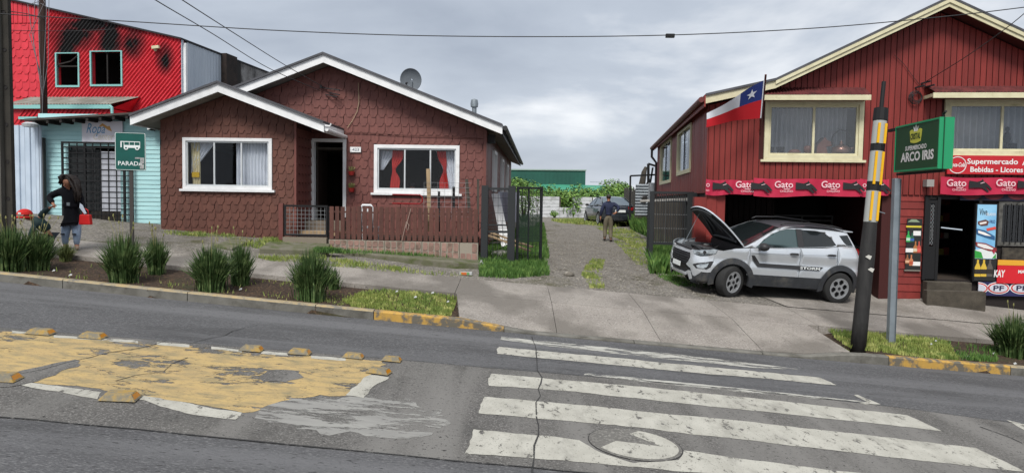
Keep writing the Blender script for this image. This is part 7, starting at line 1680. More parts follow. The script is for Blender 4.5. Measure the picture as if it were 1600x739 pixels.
# ================================================================== GRAVEL STONES
STN = mat('loose stone', rgb('#716c64'), rgb('#5a554d'), sc=1.5, rough=.95, world=True, c3=rgb('#8a857c'), sc3=6)
rr = random.Random(3); base = [(1, 0, 0), (0, 1, 0), (-1, 0, 0), (0, -1, 0), (0, 0, .8), (0, 0, -.5)]; fcs = [(0, 1, 4), (1, 2, 4), (2, 3, 4), (3, 0, 4)]
def stones(name, pix, n, s0, s1, m=STN, zf=zlot):
    P = [gp(x, y) for x, y in pix]; P = [(p.x, p.y) for p in P]; x0, x1 = min(p[0] for p in P), max(p[0] for p in P); y0, y1 = min(p[1] for p in P), max(p[1] for p in P); mb = MB(); k = 0
    while k < n:
        p = (rr.uniform(x0, x1), y0 + (y1 - y0) * rr.random() ** 1.6)
        if not inpoly(p, P): k += .2; continue
        s = rr.uniform(s0, s1) * (.6 + .9 * rr.random() ** 3); a = rr.uniform(0, 6.28); c_, s_ = cos(a), sin(a); e = rr.uniform(.6, 1); z = zf(*p)
        mb.add([(p[0] + (v[0] * c_ - v[1] * s_ * e) * s, p[1] + (v[0] * s_ + v[1] * c_ * e) * s, z + v[2] * s * .7) for v in base[:5]], fcs); k += 1
    return stuff(mb.build(name, m, recalc=False))
stones('gravel_stones', [(740, 436), (860, 400), (850, 352), (930, 352), (1010, 420), (1160, 466), (1000, 456), (860, 444)], 5200, .012, .034)
stones('gravel_stones', [(120, 388), (250, 372), (440, 392), (560, 420), (740, 434), (560, 420), (400, 408), (200, 394)], 1800, .008, .02)
stones('soil_clods', [(110, 408), (290, 424), (540, 446), (530, 472), (280, 452), (60, 430)], 1500, .008, .022, mat('clod', rgb('#5b4835'), rgb('#43352a'), sc=5, rough=1, world=True), zground)
stones('soil_clods', [(1480, 530), (1640, 545), (1640, 572), (1480, 562)], 500, .008, .022, MATS['clod'], zground)
def rock(x, y, s, label, m=STN):
    p = gp(x, y); r2 = random.Random(x); mb = MB().grid(lambda u, v: (s * cos(u * 6.283) * sin(v * pi) * (1 + .15 * sin(u * 19)), s * .8 * sin(u * 6.283) * sin(v * pi), s * .6 * cos(v * pi) * -1), 12, 7)
    o = mb.build('rock', m, smooth='all'); o.location = p + Vector((0, 0, s * .25)); return tag(o, label, 'rock')
rock(889, 431, .12, 'grey rock lying at the mouth of the driveway'); rock(532, 391, .09, 'small grey stone at the foot of the picket fence')
# litter
LIT = mat('white litter', rgb('#a5a7a6'), rough=.8)
for i, (x, y) in enumerate(((110, 433), (84, 426), (376, 455), (649, 470), (700, 477), (715, 486), (676, 463), (620, 461), (1455, 543), (1462, 538), (1513, 560), (1553, 555), (1586, 571))):
    p = gpv(x, y); mb = MB(); s = rr.uniform(.014, .03); mb.add([(-s, -s * .6, .0), (s, -s * .5, .012), (s * .8, s * .6, .03), (-s * .9, s * .5, .02), (0, 0, .035)], [(0, 1, 4), (1, 2, 4), (2, 3, 4), (3, 0, 4)]); o = mb.build('paper_scrap', LIT, recalc=False); o.location = p + Vector((0, 0, .02 if x < 540 or x > 1500 else .05)); k9 = 0 if x < 540 else 1 if x < 800 else 2; tag(o, ('scrap of white litter on the bare soil between the left plants', 'scrap of white litter on the left grass patch by the kerb', 'scrap of white litter in the verge beyond the steel post')[k9], 'litter', ('litter on the soil', 'litter on the grass patch', 'litter in the right verge')[k9])
p = gp(728, 430); ctn = empty('drink_carton', p + Vector((0, 0, .035)), radians(-8), 'crushed drink carton with orange print lying before the ledge', 'litter'); MB().box(-.13, .13, -.035, .035, -.03, .035).build('carton', LIT, ctn, bevel=.01); MB().box(-.10, .02, -.038, -.0351, -.025, .03).build('orange_print', mat('carton orange', rgb('#b5602c'), rough=.6), ctn); MB().box(.025, .08, -.038, -.0351, -.02, .03).build('green_print', mat('carton green', rgb('#5f8a52'), rough=.6), ctn)
p = gp(752, 417); tag(MB().lathe([(0, 0), (.05, .0), (.055, .09), (.02, .12), (.02, .15), (0, .15)], (0, 0, 0), 10).build('plastic_bottle', LIT, smooth=True), 'white plastic bottle standing in the weeds by the side gate', 'bottle').location = p

# ================================================================== THINGS IN THE FRONT YARD
def wA(x, y, d): u, z = A.px(x, y, d); return A.o + A.ux * u + A.uy * d + Vector((0, 0, z))
WPL = mat('white plastic', rgb('#d0d2d4'), rough=.4)
def thing_at(name, x, y, d, label, cat, g=None): return empty(name, wA(x, y, d), A.a, label, cat, g)
ch = thing_at('white_chair', 573, 345, -1.45, 'white plastic chair whose rounded back rises over the picket fence', 'chair'); z0 = wA(573, 320, -1.45).z - ch.location.z
MB().tube([(-.13, 0, -.3), (-.13, 0, z0 - .06), (-.10, 0, z0 - .01), (.10, 0, z0 - .01), (.13, 0, z0 - .06), (.13, 0, -.3)], .026, 8).build('back_frame', WPL, ch, smooth='all'); MB().box(-.13, .13, -.01, .01, z0 - .16, z0 - .09).build('back_slat', WPL, ch); MB().box(-.2, .2, .02, .42, -.18, -.14).build('seat', WPL, ch)
for x_ in (-.18, .18):
    for y_ in (.05, .38): MB().bar((x_, y_, -.18), (x_, y_, -.62), .03).build('leg', WPL, ch)
rdb = thing_at('red_tube_frame', 613, 318, -1.1, 'red metal tube frame lying across the top of the picket fence', 'frame'); a = Vector((0, 0, 0)); RT = mat('red tube', rgb('#8c1f22'), rough=.4)
L_ = (A.px(660, 318, -1.1)[0] - A.px(613, 318, -1.1)[0]); H_ = A.px(613, 304, -1.1)[1] - A.px(613, 318, -1.1)[1]
MB().tube([(0, 0, 0), (L_ - .06, 0, 0), (L_, 0, .06), (L_, 0, H_ - .06), (L_ - .06, 0, H_), (0, 0, H_)], .016, 8).build('tube', RT, rdb, smooth='all')
MB().bar((0, 0, H_ * .5), (L_, 0, H_ * .5), .008).build('strut', RT, rdb)
for (x, yt, yb, wd, m, lab, dx) in ((669, 264, 335, .085, NEWW, 'tall pale timber stake behind the picket fence', 3), (686, 299, 335, .05, BLACK, 'thin black post behind the fence, left of the right window edge', 0), (709, 292, 360, .06, BLACK, 'thin black post rising before the right end of the window', 0), (729, 280, 330, .07, OLDW, 'grey weathered stake leaning near the house corner', 7), (747, 280, 335, .05, OLDW, 'short grey stick at the house corner', 0)):
    b = wA(x + dx, yb, -1.5); t = wA(x, yt, -1.5); o = MB().bar((0, 0, -.4), t - b, wd, wd * .6).build('stake', m); o.location = b; tag(o, lab, 'post')
wm = thing_at('wire_trellis', 662, 345, -1.55, 'sagging wire mesh trellis standing behind the picket fence', 'trellis'); w1_ = A.px(735, 345, -1.55)[0] - A.px(662, 345, -1.55)[0]; meshpanel(wm, 0, w1_, .0, wA(670, 285, -1.55).z - wm.location.z, 0, .16, .005, WIRE, stz=.11)
for yy, lb in ((270, 'upper red wall pot beside the front door'), (296, 'lower red wall pot beside the front door')):
    o = thing_at('wall_pot', 549, yy + 4, -.10, lb, 'plant pot', 'red pots on the wall'); MB().lathe([(0, 0), (.06, 0), (.09, .10), (.08, .10), (.055, .02), (0, .02)], (0, 0, 0), 12).build('pot', mat('red pot', rgb('#9a2c28'), rough=.5), o, smooth=True)
    mb = MB(); r3 = random.Random(yy)
    for i in range(60): a = r3.uniform(0, 6.28); e = Vector((cos(a) * .08, sin(a) * .05, r3.uniform(.08, .22))); mb.add([(0, 0, .08), e, e + Vector((.02, 0, .01))], [(0, 1, 2)])
    mb.build('dry_plant', BLADE2, o, recalc=False)
# side yard: leaning white planks, pile of boards, rubble sack, washing
for (xa, ya, xb, yb_, d, lab) in ((771, 303, 787, 385, .9, 'white plank leaning on the house side, the left of two'), (777, 303, 794, 382, 1.1, 'white plank leaning on the house side, the right of two'), (800, 315, 806, 342, 5, 'short white board leaning further back along the house')):
    a = wA(xa, ya, d + .5); b = wA(xb, yb_, d); o = MB().bar((0, 0, 0), a - b, .11, .03, up=(0, 1, 0)).build('plank', WHITE); o.location = b; tag(o, lab, 'plank')
for i, (xa, ya, xb, yb_, d) in enumerate(((764, 368, 828, 392, -.6), (768, 364, 832, 386, -.4), (766, 373, 815, 380, -.2), (772, 379, 820, 372, .2))):
    a = wA(xa, ya, d); b = wA(xb, yb_, d - .5); o = MB().bar((0, 0, 0), b - a, .12, .03).build('plank', NEWW if i < 2 else OLDW); o.location = a; tag(o, ('upper orange timber plank on the pile behind the side gate', 'second orange timber plank on the pile behind the side gate', 'grey plank lying level in the pile behind the side gate', 'grey plank slanting up in the pile behind the side gate')[i], 'plank')
sk = tag(MB().grid(lambda u, v: (.30 * cos(u * 6.283) * sin(v * pi) * (1 + .12 * sin(u * 25)), .2 * sin(u * 6.283) * sin(v * pi), .16 * -cos(v * pi) * (1 + .1 * sin(u * 17))), 20, 10).build('rubble_sack', mat('sack', rgb('#9c9a96'), rgb('#77746e'), sc=8, rough=.95), smooth='all'), 'grey sack slumped in the weeds behind the side gate', 'sack'); sk.location = wA(783, 402, -.9)
lr = thing_at('laundry', 795, 300, 3.5, 'white shirt hanging in the side yard', 'laundry'); MB().grid(lambda u, v: ((u - .5) * .5 * (1 + .3 * (v < .3)), .05 * sin(u * 9), -.9 * v), 12, 8).build('shirt', mat('shirt', rgb('#a9abba'), rough=.9), lr, smooth='all')
wn_ = wA(814, 285, 4)
# ================================================================== ROAD BLOCKS
RBK = mat('yellow block paint', rgb('#94793f'), rgb('#857a5e'), sc=9, rough=.8, bump=.3, dirt=rgb('#6c675a'), dsc=9, dlo=.42, dhi=.58); AMB = mat('amber reflector', rgb('#b5781c'), rough=.2)
blk = empty('road_block'); L2, W2_, H2 = .165, .11, .062
mb = MB().add([(-L2, -W2_, 0), (L2, -W2_, 0), (L2, W2_, 0), (-L2, W2_, 0), (-L2 * .68, -W2_ * .62, H2), (L2 * .68, -W2_ * .62, H2), (L2 * .68, W2_ * .62, H2), (-L2 * .68, W2_ * .62, H2)], [(4, 5, 6, 7), (0, 1, 5, 4), (1, 2, 6, 5), (2, 3, 7, 6), (3, 0, 4, 7)]); mb.build('body', RBK, blk, bevel=.006)
MB().add([(L2 * .93, -W2_ * .75, H2 * .22), (L2 * .93, W2_ * .75, H2 * .22), (L2 * .75, W2_ * .6, H2 * .85), (L2 * .75, -W2_ * .6, H2 * .85)], [(0, 1, 2, 3)]).build('reflector', AMB, blk, recalc=False)
MB().add([(-L2 * .7, -W2_ * .96, H2 * .15), (L2 * .7, -W2_ * .96, H2 * .15), (L2 * .5, -W2_ * .72, H2 * .8), (-L2 * .5, -W2_ * .72, H2 * .8)], [(0, 1, 2, 3)]).build('reflector', AMB, blk, recalc=False) if False else None
labs = ['leftmost yellow road block on the far edge of the painted island', 'second yellow road block on the far edge of the painted island', 'third yellow road block on the far edge, near the middle of the island', 'fourth yellow road block on the far edge of the island', 'fifth yellow road block on the far edge of the island', 'yellow road block at the far tip of the painted island, furthest right', 'worn road block just in front of the tip of the island', 'largest yellow road block, on the near edge of the painted island', 'yellow road block at the left frame edge on the near side of the island']
for i, (x, y, rot, sc) in enumerate(((64, 522, 4, 1), (145, 528, 4, 1), (393, 548, 4, .95), (468, 553, 3, .95), (552, 559, 0, .9), (612, 564, 0, .85), (592, 583, -10, .95), (188, 624, 10, 1.1), (2, 594, 8, 1.1))):
    o = blk if i == 0 else copy_tree(blk); p = rp(x, y, .014); o.location = p; sc *= .82; o.scale = (sc, sc, sc); o.rotation_euler = (Matrix.Rotation(atan(.077), 4, 'Y') @ Matrix.Rotation(radians(rot), 4, 'Z')).to_euler(); tag(o, labs[i], 'road block', 'yellow road blocks round the painted island')
# ================================================================== WIRES
WR_ = mat('black cable', (.02, .02, .022), rough=.6)
def wire(pts, r, label, name='cable'):
    P = [at(*p) for p in pts]; Q = []
    for i in range(len(P) - 1):
        a = P[max(0, i - 1)]; b = P[i]; c = P[i + 1]; d = P[min(len(P) - 1, i + 2)]
        for k in range(8): t = k / 8; Q.append(.5 * ((2 * b) + (c - a) * t + (2 * a - 5 * b + 4 * c - d) * t * t + (3 * b - a - 3 * c + d) * t ** 3))
    Q.append(P[-1]); o = MB().tube([q - Q[0] for q in Q], r, 5).build(name, WR_, smooth='all'); o.location = Q[0]; return tag(o, label, 'cable')
lc = wire([(-140, 8, 11.5), (0, 22, 11.5), (200, 34, 11.5), (450, 49, 11.5), (700, 57, 11.5), (1000, 56.5, 11.5), (1250, 46, 11.5), (1450, 29, 11.5), (1600, 12, 11.5), (1760, -10, 11.5)], .008, 'long black cable sagging across the sky between the two houses')
sbx = at(1047, 56.5, 11.5); o = MB().box(-.07, .07, -.03, .03, -.03, .03).build('splice_box', BLACK, bevel=.008); o.location = sbx - Vector((0, 0, .0)); tag(o, 'small black splice box clipped on the long cable', 'box')
br_w = A.o + A.ux * bx[0] * 0 + Vector((0, 0, 0))
wire([(200, -30, 9), (242, 0, 9.8), (330, 52, 12.5), (420, 107, 15.5), (500, 142, 17.5)], .008, 'left of two service cables running down to the brown house gable')
wire([(240, -30, 9), (284, 0, 9.8), (370, 55, 12.5), (445, 102, 15.5), (508, 138, 17.5)], .008, 'right of two service cables running down to the brown house gable')
wire([(1640, -25, 12), (1600, 22, 12.8), (1520, 82, 14.3), (1440, 132, 16.0)], .008, 'service cable dropping from the right to the shop gable bracket')
wire([(-20, 46, 19), (20, 48, 19.5), (110, 49, 20.5), (180, 46, 21), (300, 28, 21)] [:4], .008, 'thin cable along the front of the burnt red building')
wire([(-20, 18, 18), (20, 19, 18.5), (50, 24, 20), (69, 30, 20.9)], .012, 'short cable from the left edge to the brown wooden pole')
# ================================================================== PEOPLE
def skin(name, J, E, m, par=None, sub=1, root=None):
    me = bpy.data.meshes.new(name); ks = list(J); ix = {k: i for i, k in enumerate(ks)}; me.from_pydata([tuple(J[k][0]) for k in ks], [(ix[a], ix[b]) for a, b in E], []); me.materials.append(m)
    o = bpy.data.objects.new(name, me); COL.objects.link(o); o.parent = par; md = o.modifiers.new('skin', 'SKIN'); md.use_smooth_shade = True; md.branch_smoothing = .4
    for k in ks: r = J[k][1]; me.skin_vertices[0].data[ix[k]].radius = r if isinstance(r, tuple) else (r, r)
    me.skin_vertices[0].data[ix[root or ks[0]]].use_root = True
    s = o.modifiers.new('sub', 'SUBSURF'); s.levels = sub; s.render_levels = sub
    # turn the grown surface into a plain mesh
    dg = bpy.context.evaluated_depsgraph_get(); ev = bpy.data.meshes.new_from_object(o.evaluated_get(dg)); o.modifiers.clear(); o.data = ev; ev.materials.clear(); ev.materials.append(m)
    return o
def hand(J, E, wrist, k, d, up, sz=.085):
    d = d.normalized(); side = d.cross(up).normalized(); w = J[wrist][0]; pc = w + d * sz * .6; J[k + 'palm'] = (pc, (.028, .022)); E.append((wrist, k + 'palm'))
    for i, (s, l) in enumerate(((-1.2, .75), (-.4, .95), (.4, 1.0), (1.2, .9))):
        b = pc + d * sz * .35 + side * s * .013; m_ = b + d * sz * .3 * l; t = m_ + (d * .8 - up.normalized() * .5) * sz * .32 * l; J[k + f'f{i}a'] = (b, .008); J[k + f'f{i}b'] = (m_, .0075); J[k + f'f{i}c'] = (t, .0065); E += [(k + 'palm', k + f'f{i}a'), (k + f'f{i}a', k + f'f{i}b'), (k + f'f{i}b', k + f'f{i}c')]
    tb = pc - side * .032; J[k + 'ta'] = (tb, .009); J[k + 'tb'] = (tb - side * .012 + d * .03, .008); E += [(k + 'palm', k + 'ta'), (k + 'ta', k + 'tb')]
SKN = mat('skin', rgb('#a9765c'), rgb('#9a6850'), sc=12, rough=.6); SKD = mat('dark hair', rgb('#1c1513'), rgb('#2a1f1a'), sc=14, rough=.55, bump=.6, bsc=30)
def face(par, c, fwd, r, skinm=SKN):
    fwd = fwd.normalized(); rt = fwd.cross(Vector((0, 0, 1))).normalized(); up = rt.cross(fwd); mb = MB()
    mb.tube([c + fwd * r * .92 + up * r * .15, c + fwd * r * 1.12 - up * r * .12, c + fwd * r * .95 - up * r * .2], [r * .09, r * .15, r * .12], 6); mb.build('nose', skinm, par, smooth='all')
    for s in (-1, 1): q = c + fwd * r * .90 + rt * s * r * .34 + up * r * .12; MB().lathe([(0, -r * .09), (r * .12, 0), (0, r * .09)], q, 8).build('eye', BLACK, par, smooth='all')
    q = c + fwd * r * .9 - up * r * .48; MB().bar(q - rt * r * .28, q + rt * r * .28, r * .12).build('mouth', mat('lips', rgb('#8a4a42'), rough=.6), par)
def thin(J):     # the body is slimmer than the clothes over it
    for k, f in (('pelvis', .62), ('waist', .62), ('chest', .55), ('hipR', .7), ('hipL', .7), ('knR', .8), ('knL', .8), ('shR', .7), ('shL', .7), ('shU', .7), ('shD', .7), ('elR', .8), ('elL', .8), ('elU', .8), ('elD', .8)):
        if k in J: r = J[k][1]; r = r if isinstance(r, tuple) else (r, r); J[k] = (J[k][0], (r[0] * f, r[1] * f))
def person(name, label): o = empty(name, (0, 0, 0), 0, label, 'person'); return o
V = Vector
# ---- woman
wf_ = gp(110, 389); YW = wf_.y
W = empty('person', (wf_.x, wf_.y, wf_.z), 0, 'person with long dark hair in a belted black coat and ripped jeans', 'person')
k_ = lambda x, y, d=0: at(x, y, YW + d) - W.location
J = {'pelvis': (k_(112, 340), (.12, .095)), 'waist': (k_(112, 320), (.10, .08)), 'chest': (k_(110, 303, -.02), (.125, .095)), 'neck': (k_(107, 292, -.06), .05), 'head': (k_(105.5, 286, -.11), (.078, .085)), 'crown': (k_(105, 279, -.12), (.075, .085)),
     'shR': (k_(97, 297), .055), 'elR': (k_(76, 308, -.02), .043), 'wrR': (k_(84, 320, -.12), .030), 'shL': (k_(121, 297), .055), 'elL': (k_(126, 314, .02), .043), 'wrL': (k_(131, 329, -.06), .030),
     'hipR': (k_(105, 347), .085), 'knR': (k_(102, 366, -.04), .06), 'anR': (k_(102, 384), .042), 'toR': (k_(100, 388, -.12), .035), 'hipL': (k_(119, 347), .085), 'knL': (k_(120, 366, -.04), .06), 'anL': (k_(120, 384), .042), 'toL': (k_(121, 388.5, -.12), .035)}
E = [('pelvis', 'waist'), ('waist', 'chest'), ('chest', 'neck'), ('neck', 'head'), ('head', 'crown'), ('chest', 'shR'), ('shR', 'elR'), ('elR', 'wrR'), ('chest', 'shL'), ('shL', 'elL'), ('elL', 'wrL'), ('pelvis', 'hipR'), ('hipR', 'knR'), ('knR', 'anR'), ('anR', 'toR'), ('pelvis', 'hipL'), ('hipL', 'knL'), ('knL', 'anL'), ('anL', 'toL')]
J0, E0 = dict(J), list(E)
hand(J, E, 'wrR', 'r', V((.3, -.4, -.2)), V((0, 0, 1))); hand(J, E, 'wrL', 'l', V((.15, -.1, -1)), V((0, -1, 0)))
thin(J); skin('body', J, E, SKN, W)
BC = mat('black coat', (.008, .008, .011), rough=.9, spec=.15, bump=.2, bsc=14); JN = mat('pale jeans', rgb('#94a5bb'), rgb('#7d8fa8'), sc=10, rough=.85)
def pick(keys, edges, grow, over=None):
    r = {k: (J0[k][0], tuple(v + grow for v in (J0[k][1] if isinstance(J0[k][1], tuple) else (J0[k][1],) * 2))) for k in keys}
    if over: r.update(over)
    return r
Jc = pick(['waist', 'chest', 'shR', 'elR', 'shL', 'elL'], None, .03); Jc['pelvis'] = (J0['pelvis'][0], (.165, .14)); Jc['hem'] = (k_(113, 348), (.175, .15)); Jc['cuR'] = (J0['wrR'][0].lerp(J0['elR'][0], .12), .048); Jc['cuL'] = (J0['wrL'][0].lerp(J0['elL'][0], .12), .048); Jc['coll'] = (k_(108, 293.5, -.04), .075)
skin('coat', Jc, [('pelvis', 'hem'), ('pelvis', 'waist'), ('waist', 'chest'), ('chest', 'coll'), ('chest', 'shR'), ('shR', 'elR'), ('elR', 'cuR'), ('chest', 'shL'), ('shL', 'elL'), ('elL', 'cuL')], BC, W, root='pelvis')
MB().lathe([(.15, -.03), (.155, 0), (.15, .03)], k_(112, 321), 18).build('belt', BC, W, smooth=True); b_ = k_(107, 319, -.16); MB().box(b_.x - .03, b_.x + .03, b_.y - .01, b_.y + .01, b_.z - .03, b_.z + .03).build('buckle', CHR, W)
Jj = pick(['hipR', 'knR', 'hipL', 'knL'], None, .016); Jj['pelvis'] = (J0['pelvis'][0], (.15, .12)); Jj['anR'] = (J0['anR'][0], .05); Jj['anL'] = (J0['anL'][0], .05)
skin('jeans', Jj, [('pelvis', 'hipR'), ('hipR', 'knR'), ('knR', 'anR'), ('pelvis', 'hipL'), ('hipL', 'knL'), ('knL', 'anL')], JN, W)
for q in ('knR', 'knL'): c = J0[q][0]; MB().box(c.x - .04, c.x + .035, c.y - .083, c.y - .07, c.z - .01, c.z + .015).build('jeans_tear', BLACK, W)
for q in ('R', 'L'): a, b = J0['an' + q][0], J0['to' + q][0]; skin('shoe', {'a': (a - V((0, 0, .03)), .045), 'b': (a.lerp(b, .6), .045), 'c': (b, .034)}, [('a', 'b'), ('b', 'c')], mat('shoe beige', rgb('#8d7a6b'), rough=.6), W)
# hair: many curled locks round the head and down one shoulder
rr = random.Random(4); mb = MB(); hc = J0['head'][0]
mb.grid(lambda u, v: tuple(hc + V((.092 * cos(u * 6.283) * sin(v * pi), .05 + .09 * sin(u * 6.283) * sin(v * pi), .05 + .115 * -cos(v * pi)))), 14, 8)
for i in range(70):
    s = rr.choice((1, 1, 1, -1)); a = hc + V((rr.uniform(-.06, .08), rr.uniform(.0, .08), .12)); e = hc + V((s * rr.uniform(.08, .20) + (.03 if s > 0 else .03), rr.uniform(-.04, .1), rr.uniform(-.36, -.05) if s > 0 else rr.uniform(-.10, .02))); m_ = a.lerp(e, .5) + V((s * .045, rr.uniform(-.04, .04), .05)); mb.tube([a, a.lerp(m_, .6) + V((0, 0, .03)), m_, m_.lerp(e, .5) + V((rr.uniform(-.03, .03), 0, 0)), e], [.02, .026, .03, .024, .008], 5)
mb.build('hair', SKD, W, smooth='all'); face(W, hc, V((-.25, -1, -.55)), .085)
bg = empty('handbag', W.location + k_(134, 351, -.1), 0, 'bright red handbag hanging from the hand of the person in black', 'bag'); RD = mat('red bag', rgb('#c0201f'), rough=.4)
MB().prism([(-.11, 0), (.11, 0), (.09, .19), (-.09, .19)], -.05, .05).build('bag_body', RD, bg, bevel=.015); MB().tube([(-.05, 0, .18), (-.045, 0, .27), (0, 0, .30), (.045, 0, .27), (.05, 0, .18)], .009, 6).build('handle', RD, bg, smooth='all')
pp_ = empty('papers', W.location + k_(129, 326, -.16), 0, 'folded pale papers held against the black coat', 'papers'); MB().prism([(-.05, .10), (.0, .06), (.07, -.09), (.03, -.10), (-.06, .02)], 0, .012).build('sheets', mat('paper', rgb('#b9c2cf'), rough=.7), pp_)
# ---- child bending over
cf = gp(68, 391); YC = cf.y
Cc = empty('person', (cf.x, cf.y, cf.z), 0, 'child in a dark green jacket and red knitted hat, bent over behind the iris plants', 'person'); k_ = lambda x, y, d=0: at(x, y, YC + d) - Cc.location
J0 = {'pelvis': (k_(76, 362), (.10, .09)), 'waist': (k_(69, 354, -.03), (.095, .085)), 'chest': (k_(60, 346, -.06), (.105, .09)), 'neck': (k_(51, 342, -.1), .04), 'head': (k_(43, 339, -.12), (.075, .075)), 'crown': (k_(38, 335, -.12), (.07, .075)),
      'shU': (k_(62, 340, -.02), .042), 'elU': (k_(70, 330, -.04), .034), 'wrU': (k_(79, 324, -.08), .025), 'shD': (k_(56, 352, -.14), .042), 'elD': (k_(50, 364, -.16), .034), 'wrD': (k_(46, 374, -.18), .025),
      'hipR': (k_(73, 368, -.06), .07), 'knR': (k_(70, 379, -.08), .05), 'anR': (k_(71, 389, -.04), .036), 'hipL': (k_(80, 368, .06), .07), 'knL': (k_(78, 379, .04), .05), 'anL': (k_(79, 389, .06), .036), 'toR': (k_(66, 391, -.1), .03), 'toL': (k_(74, 391, .02), .03)}
E = [('pelvis', 'waist'), ('waist', 'chest'), ('chest', 'neck'), ('neck', 'head'), ('head', 'crown'), ('chest', 'shU'), ('shU', 'elU'), ('elU', 'wrU'), ('chest', 'shD'), ('shD', 'elD'), ('elD', 'wrD'), ('pelvis', 'hipR'), ('hipR', 'knR'), ('knR', 'anR'), ('anR', 'toR'), ('pelvis', 'hipL'), ('hipL', 'knL'), ('knL', 'anL'), ('anL', 'toL')]
J = dict(J0); hand(J, E, 'wrU', 'u', V((1, -.1, .4)), V((0, 0, 1)), .06); hand(J, E, 'wrD', 'd', V((-.2, 0, -1)), V((0, -1, 0)), .06); thin(J); skin('body', J, E, SKN, Cc)
GJ = mat('dark green jacket', rgb('#1f3a38'), rgb('#1a2f33'), sc=8, rough=.7)
Jc = pick(['pelvis', 'waist', 'chest', 'shU', 'elU', 'shD', 'elD'], None, .025); Jc['col'] = (k_(51, 342, -.1), .085); Jc['chest'] = (J0['chest'][0], (.15, .13)); Jc['waist'] = (J0['waist'][0], (.14, .125)); Jc['cu'] = (J0['wrU'][0].lerp(J0['elU'][0], .12), .038); Jc['cd'] = (J0['wrD'][0].lerp(J0['elD'][0], .12), .038)
skin('jacket', Jc, [('pelvis', 'waist'), ('waist', 'chest'), ('chest', 'col'), ('chest', 'shU'), ('shU', 'elU'), ('elU', 'cu'), ('chest', 'shD'), ('shD', 'elD'), ('elD', 'cd')], GJ, Cc)
Jj = pick(['pelvis', 'hipR', 'knR', 'anR', 'hipL', 'knL', 'anL'], None, .012); skin('trousers', Jj, [('pelvis', 'hipR'), ('hipR', 'knR'), ('knR', 'anR'), ('pelvis', 'hipL'), ('hipL', 'knL'), ('knL', 'anL')], mat('navy trousers', rgb('#1d2632'), rough=.8), Cc)
RH = mat('red knit', rgb('#c0231f'), rgb('#a91d1b'), sc=14, rough=.9, bump=.5, bsc=60); hc = J0['head'][0].lerp(J0['crown'][0], .5)
ht = MB().grid(lambda u, v: tuple(hc + V((-.02 + .135 * cos(u * 6.283) * sin(v * pi * .5), .12 * sin(u * 6.283) * sin(v * pi * .5), .105 * cos(v * pi * .5) + .02))), 18, 9); o = ht.build('hat', RH, Cc, smooth='all')
MB().tube([hc + V((-.12 + .01 * cos(t), .12 * sin(t) * 1.0, -.03)) if False else hc + V((-.02 + .13 * cos(t), .115 * sin(t), -.03)) for t in [i * 6.283 / 16 for i in range(17)]], .022, 6).build('hat_brim', RH, Cc, smooth='all')
MB().box(hc.x - .06, hc.x - .01, hc.y - .125, hc.y - .112, hc.z + .03, hc.z + .06).build('hat_patch', SIGNW, Cc); face(Cc, hc - V((.02, 0, .05)), V((-.5, -.7, -.6)), .075)
# ---- man walking away
mf = gp(950, 377); YM = mf.y
Mn = empty('person', (mf.x, mf.y, mf.z), 0, 'person in navy jumper and khaki trousers walking up the driveway, hand on hip', 'person'); k_ = lambda x, y, d=0: at(x, y, YM + d) - Mn.location
J0 = {'pelvis': (k_(951, 338), (.15, .12)), 'waist': (k_(951.5, 331), (.14, .11)), 'chest': (k_(951.5, 320), (.17, .125)), 'neck': (k_(951, 313, .02), .05), 'head': (k_(951, 309, .03), (.078, .09)), 'crown': (k_(951, 305.5, .02), (.074, .085)),
      'shL': (k_(944.5, 318), .062), 'elL': (k_(940, 329.5, -.03), .048), 'wrL': (k_(938.3, 339.5, .02), .034), 'shR': (k_(958.5, 318), .062), 'elR': (k_(968, 325, -.12), .048), 'wrR': (k_(962.5, 332.5, -.14), .034),
      'hipL': (k_(947.5, 343), .095), 'knL': (k_(945.5, 358, .08), .068), 'anL': (k_(944.8, 372, .0), .05), 'toL': (k_(944, 374.5, .12), .04), 'hipR': (k_(954.5, 343), .095), 'knR': (k_(954, 359, .02), .068), 'anR': (k_(954.2, 374, -.12), .05), 'toR': (k_(955, 377, .02), .04)}
E = [('pelvis', 'waist'), ('waist', 'chest'), ('chest', 'neck'), ('neck', 'head'), ('head', 'crown'), ('chest', 'shR'), ('shR', 'elR'), ('elR', 'wrR'), ('chest', 'shL'), ('shL', 'elL'), ('elL', 'wrL'), ('pelvis', 'hipR'), ('hipR', 'knR'), ('knR', 'anR'), ('anR', 'toR'), ('pelvis', 'hipL'), ('hipL', 'knL'), ('knL', 'anL'), ('anL', 'toL')]
J = dict(J0); hand(J, E, 'wrL', 'l', V((0, .05, -1)), V((-1, 0, 0))); hand(J, E, 'wrR', 'r', V((-.8, -.1, -.3)), V((0, -1, 0))); thin(J); skin('body', J, E, SKN, Mn)
NV2 = mat('navy jumper', rgb('#232a45'), rgb('#1c2238'), sc=6, rough=.85, bump=.2); KH = mat('khaki trousers', rgb('#6b6454'), rgb('#5b5547'), sc=6, rough=.9, bump=.2)
Jc = pick(['waist', 'chest', 'shL', 'elL', 'shR', 'elR'], None, .025); Jc['pelvis'] = (k_(951, 336.5), (.175, .145)); Jc['cL'] = (J0['wrL'][0].lerp(J0['elL'][0], .1), .046); Jc['cR'] = (J0['wrR'][0].lerp(J0['elR'][0], .1), .046); Jc['col'] = (k_(951, 314.6, .01), .092)
skin('jumper', Jc, [('pelvis', 'waist'), ('waist', 'chest'), ('chest', 'col'), ('chest', 'shR'), ('shR', 'elR'), ('elR', 'cR'), ('chest', 'shL'), ('shL', 'elL'), ('elL', 'cL')], NV2, Mn)
